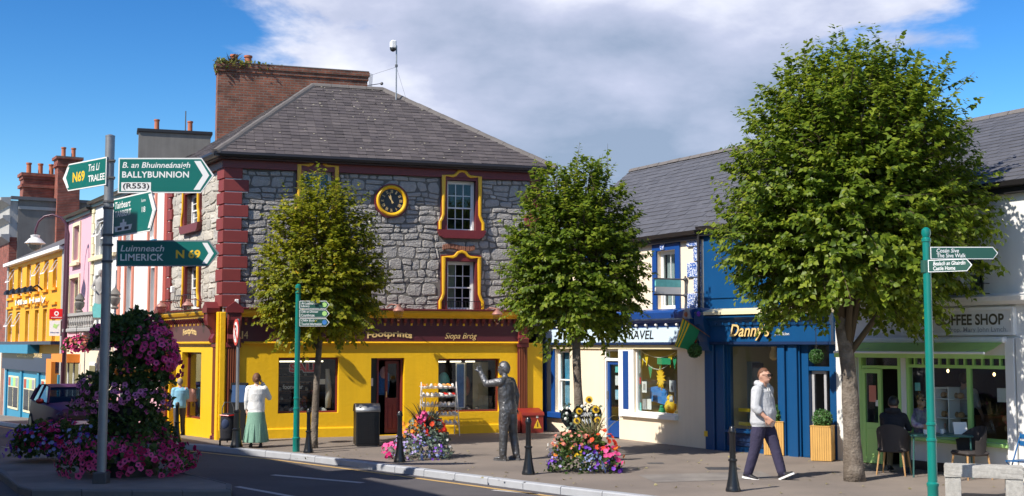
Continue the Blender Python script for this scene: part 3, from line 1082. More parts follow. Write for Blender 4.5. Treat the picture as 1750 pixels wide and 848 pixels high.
# ---- trees
def tree(label, base, trunk_r, fork_z, crown, nt, lpt, leaf, m, seed, lean=(0, 0), name='lime_tree', group='pollarded lime trees on the pavement', top=0.10, tw=(0.35, 0.7), sink=0.62):
 """crown: centre (x,y,z), radii (rx,ry,rz_up,rz_down)"""
 rs = np.random.RandomState(seed)
 rnd = random.Random(seed)
 root = empty(name, base, label, 'tree', group)
 cx, cy, cz = crown[0]
 rx, ry, ru, rd = crown[1]
 # trunk
 mb = MB()
 bx, by, bz = base
 seg = 14
 pts, rad = [], []
 H = fork_z - bz
 for i in range(14):
  u = i / 13
  wob = 0.35 * trunk_r
  pts.append((bx + (cx - bx) * u * .8 + lean[0] * u + wob * math.sin(u * 5 + seed) * u, by + (cy - by) * u * .8 + lean[1] * u + wob * math.cos(u * 4.2 + seed) * u, bz - 0.05 + (H + 0.6) * u))
  fl = 1 + 0.22 * math.exp(-u * 16)
  kn = 1 + 0.05 * math.sin(u * 19 + seed) + (0.10 if 0.78 < u < .9 else 0)
  rad.append(trunk_r * fl * kn * (1 - 0.30 * u))
 mb.tube(pts, rad, seg)
 tr = mb.build('trunk', M['bark'], root, smooth='all')
 # limbs
 top_p = Vector(pts[-1])
 mb = MB()
 for i in range(11):
  a = i * 2.399 + seed
  el = 0.35 + 0.75 * ((i * 0.37) % 1)
  d = Vector((math.cos(a) * math.cos(el) * rx, math.sin(a) * math.cos(el) * ry, math.sin(el) * (ru + 0.4)))
  st = Vector(pts[9 + i % 5])
  e = Vector((cx, cy, cz - rd * .35)) + d * 0.8
  mid = st.lerp(e, 0.5) + Vector((0, 0, -0.12))
  q = st.lerp(e, 0.78) + Vector((0.05 * math.sin(i), 0, 0.03))
  r0 = trunk_r * rnd.uniform(0.30, 0.5)
  mb.tube([st, mid, q, e], [r0, r0 * .62, r0 * .4, r0 * .15], 6)
 mb.build('limbs', M['twig'], tr, smooth='all')
 # twigs carrying leaves
 d = _norm(rs.normal(size=(nt * 3, 3)))
 d = d[d[:, 2] > -0.92][:nt]
 def env(dd):
  rz = np.where(dd[:, 2] > 0, ru, rd)
  lump = 1 + 0.07 * np.sin(dd[:, 0] * 7 + seed) * np.cos(dd[:, 2] * 6 + seed * 2) + 0.07 * np.sin(dd[:, 1] * 9 + dd[:, 2] * 5 + seed) + 0.05 * np.sin(dd[:, 0] * 15 + dd[:, 2] * 13)
  az = np.abs(dd[:, 2])
  ex = np.where(dd[:, 2] > 0, 2.25, 2.7)
  sq = np.sqrt(np.clip(1 - az ** ex, .0, 1) / np.clip(1 - az ** 2, .02, 1))
  lump = 1 + (lump - 1) * .75
  lump = lump * sq
  # narrower towards the top, fuller low down
  nar = 1 - top * np.clip(dd[:, 2], 0, 1) ** 1.5 * (1 - np.clip(dd[:, 2], 0, 1)) * 2.2
  return np.stack([dd[:, 0] * rx * lump * nar, dd[:, 1] * ry * lump * nar, dd[:, 2] * rz * (lump / sq)], 1)
 E = env(d)
 k = rs.uniform(sink ** 2, 1.0, len(d))[:, None] ** 0.5
 P0 = np.array([cx, cy, cz]) + E * k * 0.88
 out = _norm(E)
 TD = _norm(out + np.array([0, 0, 0.30]) + rs.normal(scale=0.35, size=out.shape))
 TL = rs.uniform(tw[0], tw[1], len(d))[:, None]
 tall = rs.rand(len(d)) < 0.10
 TL[tall] *= 1.35
 hi = (d[:, 2] > .72) & (rs.rand(len(d)) < .16)
 TL[hi] *= 1.55
 TD[hi] = _norm(TD[hi] + np.array([0, 0, .9]))
 # leaves
 Cs, Ts, Ns, Ss = [], [], [], []
 side0 = _norm(np.cross(TD, np.array([0, 0, 1.0])) + 1e-4)
 for j in range(lpt):
  u = (j + 0.6) / lpt
  p = P0 + TD * TL * u + np.array([0, 0, -0.10]) * TL * u * u
  sg = 1.0 if j % 2 else -1.0
  t = _norm(side0 * sg * rs.uniform(0.5, 1.0, (len(d), 1)) + TD * 0.55 + np.array([0, 0, -0.35]) + rs.normal(scale=0.28, size=TD.shape))
  nn = _norm(np.array([0, 0, 1.0]) + out * 0.75 + rs.normal(scale=0.38, size=TD.shape))
  Cs.append(p + t * 0.03); Ts.append(t); Ns.append(nn)
  Ss.append(leaf * rs.uniform(0.45, 1.2, len(d)) * (1.0 - 0.25 * u))
 leaf_cloud('crown', np.concatenate(Cs), np.concatenate(Ts), np.concatenate(Ns), np.concatenate(Ss), m, root, width=0.43)
 # bare twigs
 mb = MB()
 for i in range(0, len(d), 2):
  a = Vector(P0[i]); b = a + Vector(TD[i]) * float(TL[i, 0])
  mb.tube([a - Vector(TD[i]) * 0.25, b], [0.008, 0.003], 3, cap=False)
 o = mb.build('twigs', M['twig'], root, recalc=False)
 o['kind'] = 'stuff'
 return root

def topiary_ball(mb_parent, c, r, seed, name='leaf_ball', local=False):
 rs = np.random.RandomState(seed)
 n = 900
 d = _norm(rs.normal(size=(n, 3)))
 P = np.array(c) + d * r * rs.uniform(0.86, 0.97, (n, 1))
 T = _norm(d * 0.7 + rs.normal(scale=0.7, size=d.shape))
 o = leaf_cloud(name, P, T, d + rs.normal(scale=0.5, size=d.shape), np.full(n, r * 0.17), M['leaf_box'], mb_parent, local=local)
 MB().ell(c, (r * .87,) * 3, 14, 10).build('core', M['leaf_dark'], mb_parent, smooth='all', local=local)
 return o

# ---- people
def remesh_body(name, mb_parts, mats, parent, voxel=0.011, smooth_it=3, hem=None):
 "parts: list of (MB, material index); fused into one continuous skin"
 allmb = MB()
 src = []
 for mb, mi in mb_parts:
  allmb.add(mb.v, mb.f, mi)
  src += [(Vector(v), mi) for v in mb.v]
 tmp = allmb.build('tmp', M['skin'], None)
 md = tmp.modifiers.new('r', 'REMESH')
 md.mode = 'VOXEL'
 md.voxel_size = voxel
 sm = tmp.modifiers.new('s', 'SMOOTH')
 sm.factor = 0.5
 sm.iterations = smooth_it
 bpy.context.view_layer.update()
 dg = bpy.context.evaluated_depsgraph_get()
 me = bpy.data.meshes.new_from_object(tmp.evaluated_get(dg))
 me.name = name
 bpy.data.objects.remove(tmp)
 me.materials.clear()
 for m in mats:
  me.materials.append(m)
 kd = kdtree.KDTree(len(src))
 for i, (v, mi) in enumerate(src):
  kd.insert(v, i)
 kd.balance()
 idx = [src[kd.find(p.center)[1]][1] for p in me.polygons]
 if hem:
  hz, hw, ti, li = hem
  for i, p in enumerate(me.polygons):
   if abs(p.center.x) < hw and idx[i] in (ti, li):
    idx[i] = ti if p.center.z > hz else li
 me.polygons.foreach_set('material_index', idx)
 me.polygons.foreach_set('use_smooth', [True] * len(me.polygons))
 o = bpy.data.objects.new(name, me)
 COL.objects.link(o)
 o.parent = parent
 return o
def limb(pts, rad, seg=14, sub=7):
 "smooth tapered chain with rounded ends, dense rings"
 P, Rr = [], []
 pts = [Vector(p) for p in pts]
 for i in range(len(pts) - 1):
  for k in range(sub):
   u = k / sub
   P.append(pts[i].lerp(pts[i + 1], u)); Rr.append(rad[i] * (1 - u) + rad[i + 1] * u)
 P.append(pts[-1]); Rr.append(rad[-1])
 d0 = (P[0] - P[1]).normalized(); d1 = (P[-1] - P[-2]).normalized()
 P = [P[0] + d0 * Rr[0] * .9, P[0] + d0 * Rr[0] * .6] + P + [P[-1] + d1 * Rr[-1] * .6, P[-1] + d1 * Rr[-1] * .9]
 Rr = [Rr[0] * .35, Rr[0] * .78] + Rr + [Rr[-1] * .78, Rr[-1] * .35]
 return MB().tube(P, Rr, seg)
def loft(secs, seg=20, sub=4):
 "secs: (x,y,z,rx,ry) elliptical sections, rounded closed ends"
 S = []
 for i in range(len(secs) - 1):
  for k in range(sub):
   u = k / sub
   S.append([secs[i][j] * (1 - u) + secs[i + 1][j] * u for j in range(5)])
 S.append(list(secs[-1]))
 mb = MB()
 vs, fs = [], []
 for (x, y, z, rx, ry) in S:
  for k in range(seg):
   a = 2 * math.pi * k / seg
   vs.append((x + rx * math.cos(a), y + ry * math.sin(a), z))
 for i in range(len(S) - 1):
  for k in range(seg):
   fs.append((i * seg + k, i * seg + (k + 1) % seg, (i + 1) * seg + (k + 1) % seg, (i + 1) * seg + k))
 fs.append(tuple(range(seg - 1, -1, -1)))
 fs.append(tuple(range((len(S) - 1) * seg, len(S) * seg)))
 return mb.add(vs, fs)
def hand(wrist, direction, palm_n, side, size=1.0, curl=0.35, spread=0.12, mi=0):
 "palm with four fingers and a thumb; direction = along fingers, palm_n = palm facing"
 d = Vector(direction).normalized()
 n = Vector(palm_n); n = (n - d * n.dot(d)).normalized()
 b = d.cross(n) * side            # towards the thumb
 w = Vector(wrist)
 out = []
 L = 0.19 * size
 palm_end = w + d * L * 0.50
 for k, off in enumerate((-0.30, -0.1, 0.1, 0.30)):
  out.append(limb([w + b * off * L * .5, palm_end + b * off * L * .75], [0.017 * size, 0.017 * size], 8, 3))
 for k, (off, ln) in enumerate(((-0.33, .34), (-0.11, .44), (0.11, .47), (0.33, .43))):
  p = palm_end + b * off * L * .75
  dd = (d + b * off * spread * 4 + n * curl * .35).normalized()
  q = p + dd * L * ln * .55
  d2 = (dd + n * curl * 1.2).normalized()
  r = q + d2 * L * ln * .5
  out.append(limb([p, q, r], [0.0105 * size, 0.0095 * size, 0.0075 * size], 7, 3))
 p = w + d * L * .12 + b * L * .22
 q = p + (d * .7 + b * .75 + n * .2).normalized() * L * .26
 r = q + (d * .95 + b * .3 + n * .3).normalized() * L * .24
 out.append(limb([p, q, r], [0.014 * size, 0.0115 * size, 0.009 * size], 7, 3))
 return out
def shoe(ankle, fwd, pitch=0.0, size=1.0):
 "returns (upper, sole) builders"
 f = Vector(fwd).normalized()
 up = Vector((0, 0, 1))
 f2 = (f * math.cos(pitch) + up * math.sin(pitch)).normalized()
 u2 = (up * math.cos(pitch) - f * math.sin(pitch)).normalized()
 s = f2.cross(u2)
 fr = Loc(ankle, s, f2, u2)
 up_mb, so_mb = MB(), MB()
 # upper: sections from heel to toe
 secs = [(-0.075, .034, .075), (-0.04, .040, .085), (0.02, .042, .078), (0.08, .046, .058), (0.14, .044, .044), (0.185, .030, .034)]
 seg = 12
 vs, fs = [], []
 for (y, rx, h) in secs:
  for k in range(seg):
   a = math.pi * 2 * k / seg
   vs.append(fr.pt(rx * math.cos(a) * size, y * size, (-0.085 + 0.02 + h * .5 + h * .5 * math.sin(a)) * size))
 for i in range(len(secs) - 1):
  for k in range(seg):
   fs.append((i * seg + k, i * seg + (k + 1) % seg, (i + 1) * seg + (k + 1) % seg, (i + 1) * seg + k))
 fs.append(tuple(range(seg - 1, -1, -1))); fs.append(tuple(range((len(secs) - 1) * seg, len(secs) * seg)))
 up_mb.add(vs, fs)
 out = [(-0.085, 0.030), (-0.06, 0.038), (0.02, 0.040), (0.09, 0.049), (0.15, 0.045), (0.19, 0.030), (0.205, 0.012)]
 ring = [(w, y) for y, w in out] + [(-w, y) for y, w in reversed(out)]
 k = len(ring)
 vs = [fr.pt(x * size, y * size, -0.088 * size) for x, y in ring] + [fr.pt(x * size, y * size, -0.058 * size) for x, y in ring]
 so_mb.add(vs, [tuple(range(k)), tuple(range(2 * k - 1, k - 1, -1))] + [(i, (i + 1) % k, k + (i + 1) % k, k + i) for i in range(k)])
 return up_mb, so_mb
def face_parts(c, fwd, s=1.0):
 "nose, ears, brow, jaw, lips added to a skull at c looking along fwd"
 f = Vector(fwd).normalized(); up = Vector((0, 0, 1)); r = f.cross(up).normalized()
 c = Vector(c)
 out = []
 rot = Matrix((r, f, up)).transposed()
 out.append(MB().ell(c, (.077 * s, .098 * s, .112 * s), 16, 12, rot=rot))
 out.append(MB().ell(c - up * .055 * s + f * .028 * s, (.060 * s, .068 * s, .066 * s), 14, 10, rot=rot))
 out.append(MB().ell(c - up * .095 * s + f * .058 * s, (.030 * s, .030 * s, .024 * s), 10, 8, rot=rot))
 out.append(limb([c + f * .090 * s + up * .012 * s, c + f * .112 * s - up * .028 * s], [.010 * s, .016 * s], 8, 3))
 out.append(limb([c + f * .088 * s + up * .028 * s - r * .04 * s, c + f * .088 * s + up * .028 * s + r * .04 * s], [.012 * s, .012 * s], 8, 3))
 out.append(limb([c + f * .092 * s - up * .062 * s - r * .02 * s, c + f * .092 * s - up * .062 * s + r * .02 * s], [.010 * s, .010 * s], 8, 3))
 for g in (-1, 1):
  out.append(MB().ell(c + r * g * .078 * s - f * .01 * s - up * .008 * s, (.012 * s, .022 * s, .034 * s), 8, 8, rot=rot))
 return out
def hair_cap(c, fwd, m, parent, s=1.0, low=-0.02, front=0.05, thick=1.07, name='hair', back=-0.07):
 "short hair: part of a slightly larger skull, cut along a hairline"
 s = s * 1.06
 f = Vector(fwd).normalized(); up = Vector((0, 0, 1)); r = f.cross(up).normalized()
 c = Vector(c)
 mb = MB()
 seg, rings = 26, 16
 vs, fs, ok = [], [], {}
 rnd = random.Random(3)
 for i in range(rings + 1):
  th = math.pi * 0.80 * i / rings
  for k in range(seg):
   a = 2 * math.pi * k / seg
   x, y, z = math.sin(th) * math.cos(a), math.sin(th) * math.sin(a), math.cos(th)
   j = thick + rnd.uniform(-.012, .014)
   vs.append(c + (r * x * .079 + f * y * .100 + up * z * .115) * s * j)
   lim = low + (front - low) * max(0, y) ** .6 if y > 0 else low + (back - low) * min(1, -y * 1.4)
   ok[(i, k)] = z * .115 > lim
 for i in range(rings):
  for k in range(seg):
   k2 = (k + 1) % seg
   if all(ok[q] for q in ((i, k), (i, k2), (i + 1, k), (i + 1, k2))):
    fs.append((i * seg + k, i * seg + k2, (i + 1) * seg + k2, (i + 1) * seg + k))
 mb.add(vs, fs)
 o = mb.build(name, m, parent, smooth='all', local=True)
 so_ = o.modifiers.new('thick', 'SOLIDIFY'); so_.thickness = 0.012 * s; so_.offset = -0.6
 return o
# ------------------------------------------------------------------ setting
_c = gnd(378, 750)
C0 = (_c.x, _c.y)
_e = gnd(926, 737.5)
C1 = (_e.x, _e.y)                                   # right end of the corner building's front
FRONT = Fr(C0, C1)
def street(t, off=0.0):
 nx, ny = -ST.y, ST.x                            # towards the road
 return (C0[0] + ST.x * t - ST.y * off, C0[1] + ST.y * t + ST.x * off)
LEFTROW = Fr(street(40), C0)                        # facade line of the left-hand street
PA = gnd(930, 735.5)
PB = gnd(1206, 767)
TRAVEL = Fr(PA.xy, PB.xy)
PD = gnd(1432, 786.5)
DANNY = Fr(PB.xy, PD.xy)
_cd = Vector((0.5, -0.866))
PE = PD.xy + _cd * 9.0
CAFE = Fr(PD.xy, PE)

# ground to the horizon, road on it (the left street falls away)
def sheet(name, xs, ys, dz, m, kind='structure'):
 nx, ny = len(xs), len(ys)
 V = np.array([(x, y, gz(x, y) + dz) for y in ys for x in xs])
 F = np.array([(j * nx + i, j * nx + i + 1, (j + 1) * nx + i + 1, (j + 1) * nx + i) for j in range(ny - 1) for i in range(nx - 1)])
 o = mesh_np(name, V, F, m)
 o['kind'] = kind
 return o
sheet('ground', [-900, -300, -120, -60, -30, 0, 30, 60, 200, 900], [-300, -60, -20, 0, 20, 40, 60, 90, 140, 300, 1500], -0.30, M['render_grey'])
road = sheet('road', list(np.arange(-46, 30.1, 1.0)), list(np.arange(-8, 92.1, 1.0)), -0.12, M['asphalt'])

# kerb line of the pavement, from far down the left street round the corner and across the front
kpx = [(336, 760), (400, 766.5), (480, 773.5), (560, 783), (640, 792.5), (720, 802.5), (800, 812.5), (880, 822.5), (960, 832.5), (1050, 843), (1130, 852)]
K = [Vector(street(t, 1.9)) for t in (46, 38, 30, 24, 19, 15, 12, 9, 7, 5, 3, 1.6)]
K += [Vector((-8.55, 29.55)), Vector((-8.1, 29.05))]
K += [gnd(*p).xy for p in kpx]
d_ = (K[-1] - K[-2]).normalized()
K += [K[-1] + d_ * 3, K[-1] + d_ * 7, K[-1] + d_ * 14]
# resample the kerb evenly
def resample(P, step):
 out = [P[0].copy()]
 acc = 0.0
 for i in range(len(P) - 1):
  a, b = P[i], P[i + 1]
  L = (b - a).length
  pos = step - acc
  while pos < L:
   out.append(a.lerp(b, pos / L)); pos += step
  acc = (acc + L) % step
 out.append(P[-1].copy())
 return out
KR = resample(K, 0.915)
# pavement: a strip from kerb to behind the facades
def inward(i):
 a = KR[max(i - 1, 0)]; b = KR[min(i + 1, len(KR) - 1)]
 t = (b - a).normalized()
 return Vector((-t.y, t.x))
rows = []
for i, p in enumerate(KR):
 n = inward(i)
 q0 = p + n * 0.16
 # reach: to the facade line and a little beyond
 if p.y > 30.5:
  wdt = 2.6
  back = q0 + Vector((0.855, 0.519)) * wdt
 else:
  back = None
 rows.append((q0, back))
mb = MB()
bk = [Vector(street(46, -0.4)), Vector(street(38, -.4)), Vector(street(30, -.4)), Vector(street(24, -.4)), Vector(street(19, -.4)), Vector(street(15, -.4)), Vector(street(12, -.4)), Vector(street(9, -.4)), Vector(street(7, -.4)), Vector(street(5, -.4)), Vector(street(3, -.4)), Vector((C0[0] + .3, C0[1] + .45))]
bk2 = [FRONT.pt(a, -0.4, 0).xy for a in (1.5, 3, 4.5, 6, 7.5, 8.6)] + [Vector((1.6, 33.5))] + [TRAVEL.pt(a, -0.4, 0).xy for a in (1.5, 3, 4.5, 6)] + [DANNY.pt(a, -.4, 0).xy for a in (.5, 1.5, 2.5)] + [CAFE.pt(a, -.4, 0).xy for a in (.5, 2, 4, 6, 9)] + [Vector((16, 9)), Vector((22, 2))]
def param(P, n):
 L = [0]
 for i in range(len(P) - 1):
  L.append(L[-1] + (P[i + 1] - P[i]).length)
 out = []
 for k in range(n):
  s = L[-1] * k / (n - 1)
  j = max(i for i in range(len(L)) if L[i] <= s + 1e-9)
  j = min(j, len(P) - 2)
  out.append(P[j].lerp(P[j + 1], (s - L[j]) / max(L[j + 1] - L[j], 1e-9)))
 return out
ic = min(range(len(KR)), key=lambda i: (KR[i] - Vector((-8.3, 29.3))).length)
B1 = param(bk, ic + 1)
B2 = param([B1[-1]] + bk2, len(KR) - ic)
BB = B1 + B2[1:]
NS = 8
vs, fs = [], []
for i, (q0, _) in enumerate(rows):
 for k in range(NS + 1):
  p = q0.lerp(BB[i], k / NS)
  vs.append((p.x, p.y, gz(p.x, p.y)))
for i in range(len(rows) - 1):
 for k in range(NS):
  fs.append((i * (NS + 1) + k, (i + 1) * (NS + 1) + k, (i + 1) * (NS + 1) + k + 1, i * (NS + 1) + k + 1))
mb.add(vs, fs)
pavement = mb.build('pavement', M['pavement'], recalc=False, kind='structure')
# kerb stones, each laid on its own
rnd = random.Random(11)
for i in range(len(KR) - 1):
 a, b = KR[i], KR[i + 1]
 if a.y < 8:
  continue
 na, nb = inward(i), inward(i + 1)
 mb = MB()
 t = (b - a).normalized() * 0.006
 a, b = a + t, b - t
 za, zb = gz(a.x, a.y) + rnd.uniform(0.002, 0.007), gz(b.x, b.y) + rnd.uniform(0.002, 0.007)
 e = 0.02
 w = 0.165
 pr = [(0, -0.2), (0, -e), (e, 0), (w, 0), (w, -0.2)]
 vs = []
 for (p, n, z) in ((a, na, za), (b, nb, zb)):
  vs += [(p.x + n.x * u, p.y + n.y * u, z + v) for u, v in pr]
 mb.add(vs, [(0, 1, 2, 3, 4), (9, 8, 7, 6, 5)] + [(k, (k + 1) % 5, 5 + (k + 1) % 5, 5 + k) for k in range(5)])
 mb.build('kerb_stone', M['kerb'], pavement)
# yellow line along the kerb and white dashes
def ribbon(pts, w, name, m, dz=-0.116):
 mb = MB()
 vs = []
 for i, p in enumerate(pts):
  t = (pts[min(i + 1, len(pts) - 1)] - pts[max(i - 1, 0)]).normalized()
  n = Vector((-t.y, t.x)) * w / 2
  for q in (p - n, p + n):
   vs.append((q.x, q.y, gz(q.x, q.y) + dz))
 mb.add(vs, [(2 * i, 2 * i + 2, 2 * i + 3, 2 * i + 1) for i in range(len(pts) - 1)])
 return mb.build(name, m, road, recalc=False)
ribbon([KR[i] - inward(i) * 0.30 for i in range(len(KR))], 0.11, 'painted_line', M['line_yellow'])
def dash(p, q, w):
 a, b = gnd(*p, dz=-0.12).xy, gnd(*q, dz=-0.12).xy
 ribbon(resample([a, b], 0.6), w, 'painted_line', M['line_white'])
dash((466, 812), (620, 825.5), 0.15)
dash((405, 832), (505, 850), 0.12)
dash((0, 764), (40, 768), 0.12)
dash((842, 838), (920, 845), 0.10)
# patched trench and manhole cover in the footway
mb = MB()
P = [gnd(*p) for p in ((1090, 812), (1300, 806), (1330, 818), (1120, 825))]
mb.quad([(p.x, p.y, 0.004) for p in P])
mb.build('repair_patch', M['island_concrete'], pavement, recalc=False)
P = gnd(1235, 801)
mb = MB()
mb.box(P.x - .3, P.x + .3, P.y - .22, P.y + .22, 0.001, 0.006)
mb.build('manhole_cover', M['galv_dark'], pavement)

for (x, y, w, d) in ((760, 772, .22, .16), (1120, 792, .16, .12), (1010, 770, .25, .2)):
 P = gnd(x, y)
 MB().box(P.x - w, P.x + w, P.y - d, P.y + d, 0.001, 0.005).build('manhole_cover', M['galv_dark'], pavement)
# gully grate at the kerb, leaf litter and gum spots
P = gnd(700, 803, dz=-.12)
mb = MB()
for i in range(7):
 mb.box(P.x - .28 + i * .08, P.x - .24 + i * .08, P.y - .42, P.y - .1, -.118, -.108)
mb.build('gully_grate', M['galv_dark'], road)
mb = MB()
for i in range(170):
 x, y = rnd.uniform(-7, 8), rnd.uniform(18.5, 29)
 if y < 20.4 - x * .98 + .3:
  continue
 s = rnd.uniform(.012, .03); a0 = rnd.uniform(0, 6)
 mb.quad([(x + s * math.cos(a0 + t), y + s * math.sin(a0 + t), .004) for t in (0, 1.2, 2.5, 3.7, 5.0)])
mb.build('gum_spots', M['island_concrete'], pavement, recalc=False, kind='stuff')
rs = np.random.RandomState(44)
n = 150
LX = rs.uniform(-6, 8, n); LY = rs.uniform(18.6, 28, n)
ok = LY > 20.4 - LX * .98 + .3
Cl = np.stack([LX, LY, np.full(n, .012)], 1)[ok]
Tl = rs.normal(size=(len(Cl), 3)) * np.array([1, 1, .12])
leaf_cloud('fallen_leaves', Cl, Tl, np.tile(np.array([[0, 0, 1.]]), (len(Cl), 1)) + rs.normal(scale=.2, size=(len(Cl), 3)), rs.uniform(.05, .09, len(Cl)), M['leaf_straw'], pavement)['kind'] = 'stuff'
# traffic island with its own kerb stones
ip = [(-40, 790), (0, 808), (40, 838), (230, 838), (395, 838), (409, 832), (355, 817), (300, 806), (200, 792), (90, 777), (0, 766), (-40, 762)]
IP = [gnd(*p).xy for p in ip]
isl = MB()
IR = resample(IP + [IP[0]], 0.8)[:-1]
cI = sum(IR, Vector((0, 0))) / len(IR)
inner = [p + (cI - p).normalized() * 0.16 for p in IR]
isl.add([(p.x, p.y, 0.0) for p in inner], [tuple(range(len(inner)))])
island = isl.build('traffic_island', M['island_concrete'], recalc=False, kind='structure')
for i in range(len(IR)):
 a, b = IR[i], IR[(i + 1) % len(IR)]
 a2, b2 = inner[i], inner[(i + 1) % len(IR)]
 z = rnd.uniform(0.002, 0.012)
 mb = MB()
 g = (b - a).normalized() * 0.006
 vs = []
 for p, q in ((a + g, a2 + g), (b - g, b2 - g)):
  d = (q - p).normalized()
  vs += [(p.x, p.y, -0.2), (p.x, p.y, z - .025), (p.x + d.x * .03, p.y + d.y * .03, z), (q.x, q.y, z), (q.x, q.y, -0.2)]
 mb.add(vs, [(0, 1, 2, 3, 4), (9, 8, 7, 6, 5)] + [(k, (k + 1) % 5, 5 + (k + 1) % 5, 5 + k) for k in range(5)])
 mb.build('kerb_stone', M['dark_kerb'], island)
# ------------------------------------------------------------------ the yellow corner shop
F = FRONT
LW = 4.95                                            # depth of the building along the left street
LF = Fr(street(LW), C0)                              # its left face; a = LW at the corner
corner = empty('corner_shop', (C0[0], C0[1], 0), 'three-storey corner shop, rubble stone above a bright yellow shopfront, clock between its windows', 'building')
rnd = random.Random(21)
EAVE = 6.93
SILLZ = F.z(650, 529)                                # top of the shop cornice
FL = F.L
# openings on the front (photo rectangles)
def fr_rect(x0, x1, y0, y1):
 return F.rect(x0, x1, y0, y1)
wUR = fr_rect(763, 812, 309, 396)
wLR = fr_rect(763, 811, 447, 531)
wUL = fr_rect(517, 567, 291, 378)
wLL = (wUL[0], wUL[1], wLR[2], wLR[3])
up_holes = [wUR, wLR, wUL, wLL]
def grow(r, l, rr, b, t):
 return (r[0] - l, r[1] + rr, r[2] - b, r[3] + t)
sur_holes = [grow(r, .20, .20, .22, .22) for r in up_holes]
# mortar wall behind the stones
mb = wall_sheet(F, 0, FL, SILLZ - 0.4, EAVE, up_holes, n=0.0, t=0.35)
mb.quad([F.pt(FL, 0, -0.3), F.pt(FL, -5.2, -0.3), F.pt(FL, -5.2, EAVE), F.pt(FL, 0, EAVE)])
mb.quad([F.pt(0, -5.0, 0), F.pt(FL, -5.2, 0), F.pt(FL, -5.2, EAVE), F.pt(0, -5.0, EAVE)])
mb.build('wall', M['mortar'], corner, recalc=False)
QW = 0.42
ckc = F.px(668, 344)
clock_hole = (ckc[0] - .42, ckc[0] + .42, ckc[1] - .42, ckc[1] + .42)
stones = rubble(0.30, FL - 0.28, SILLZ - 0.02, EAVE - 0.22, sur_holes, rnd)
cz_ = ckc
big = sorted(stones, key=lambda r: -(r[1] - r[0]) * (r[3] - r[2]))
rest = MB()
k = 0
for r in big:
 c = ((r[0] + r[1]) / 2, (r[2] + r[3]) / 2)
 if math.hypot(c[0] - ckc[0], c[1] - ckc[1]) < 0.33:
  continue
 if k < 300:
  mb = MB(); stone_mesh(mb, F, r, rnd)
  mb.build('stone', M['stone'], corner)
 else:
  stone_mesh(rest, F, r, rnd)
 k += 1
if rest.v:
 rest.build('small_stones', M['stone'], corner, kind='stuff')
# bricks of a relieving course over the lower right window
for i in range(17):
 a = wLR[0] - 0.12 + i * 0.052
 zz = wLR[3] + 0.30 + 0.035 * math.sin(i * .4)
 MB().box(a, a + 0.044, 0.0, 0.068 + rnd.uniform(0, .01), zz, zz + 0.13, F, bev=.006).build('brick', M['brick_piece'], corner)
# left face: full sun is put into the paler stone and mortar colours
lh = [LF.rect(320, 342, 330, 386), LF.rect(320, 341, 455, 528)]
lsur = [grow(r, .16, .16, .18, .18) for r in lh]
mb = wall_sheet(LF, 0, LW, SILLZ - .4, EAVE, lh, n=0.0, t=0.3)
mb.build('side_wall', M['mortar_sunlit'], corner, recalc=False)
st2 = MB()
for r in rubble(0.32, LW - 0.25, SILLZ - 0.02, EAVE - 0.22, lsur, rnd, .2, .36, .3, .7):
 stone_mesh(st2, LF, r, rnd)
st2.build('side_stones', M['stone_sunlit'], corner, kind='stuff')
# quoins at the corner, alternately long and short, with white joints; a few at the right end
nq = 11
zq0, zq1 = SILLZ + 0.02, EAVE - 0.16
hq = (zq1 - zq0) / nq
for i in range(nq):
 z0, z1 = zq0 + hq * i, zq0 + hq * (i + 1)
 long = i % 2 == 0
 wa = 0.56 if (i % 2) else 0.40
 wb = 0.34 if (i % 2) else 0.46
 mb = MB()
 mb.box(-0.07, wa, 0.0, 0.085, z0 + 0.012, z1 - 0.012, F, bev=.012)
 mb.build('quoin', M['quoin_red'], corner)
 mb = MB()
 mb.box(LW - wb, LW + 0.015, 0.0, 0.085, z0 + 0.012, z1 - 0.012, LF, bev=.012)
 mb.build('quoin', M['quoin_red'], corner)
 MB().box(-0.03, wa - .02, 0.0, 0.072, z0 - 0.013, z0 + 0.013, F).build('joint', M['white_joint'], corner)
 if zq1 - 1.9 < z0 or i < 2:
  MB().box(FL - wa + .06, FL + 0.02, 0.0, 0.08, z0 + 0.012, z1 - 0.012, F, bev=.012).build('quoin', M['quoin_red'], corner)
 MB().box(0.0, 0.30 if i % 2 else .42, 0.0, 0.08, z0 + 0.012, z1 - 0.012, LF, bev=.012).build('quoin', M['quoin_red'], corner)
# eaves band, soffit and gutter
EV = 0.30
mb = MB()
mb.box(-0.09, FL + .03, 0.0, 0.11, EAVE - 0.20, EAVE, F)
mb.build('eaves_band', M['maroon'], corner)
mb = MB()
mb.box(0, LW + .04, 0.0, 0.11, EAVE - 0.20, EAVE, LF)
mb.build('eaves_band', M['maroon'], corner)
MB().profile([(0.0, EAVE), (EV - .02, EAVE), (EV - .02, EAVE + .14), (0, EAVE + .14)], -EV * .72, FL + EV * .8, F).build('soffit_board', M['soffit'], corner)
MB().profile([(0.0, EAVE + .002), (EV - .02, EAVE + .002), (EV - .02, EAVE + .14), (0, EAVE + .14)], 0, LW + EV * .72, LF).build('soffit_board', M['soffit'], corner)
gp = [(EV - .02, EAVE + .03), (EV + .09, EAVE + .04), (EV + .12, EAVE + .10), (EV + .11, EAVE + .155), (EV - .02, EAVE + .155)]
MB().profile(gp, -EV * .74 - .12, FL + EV * .8, F).build('gutter', M['gutter'], corner)
MB().profile(gp, 0, LW + EV * .74 + .12, LF).build('gutter', M['gutter'], corner)
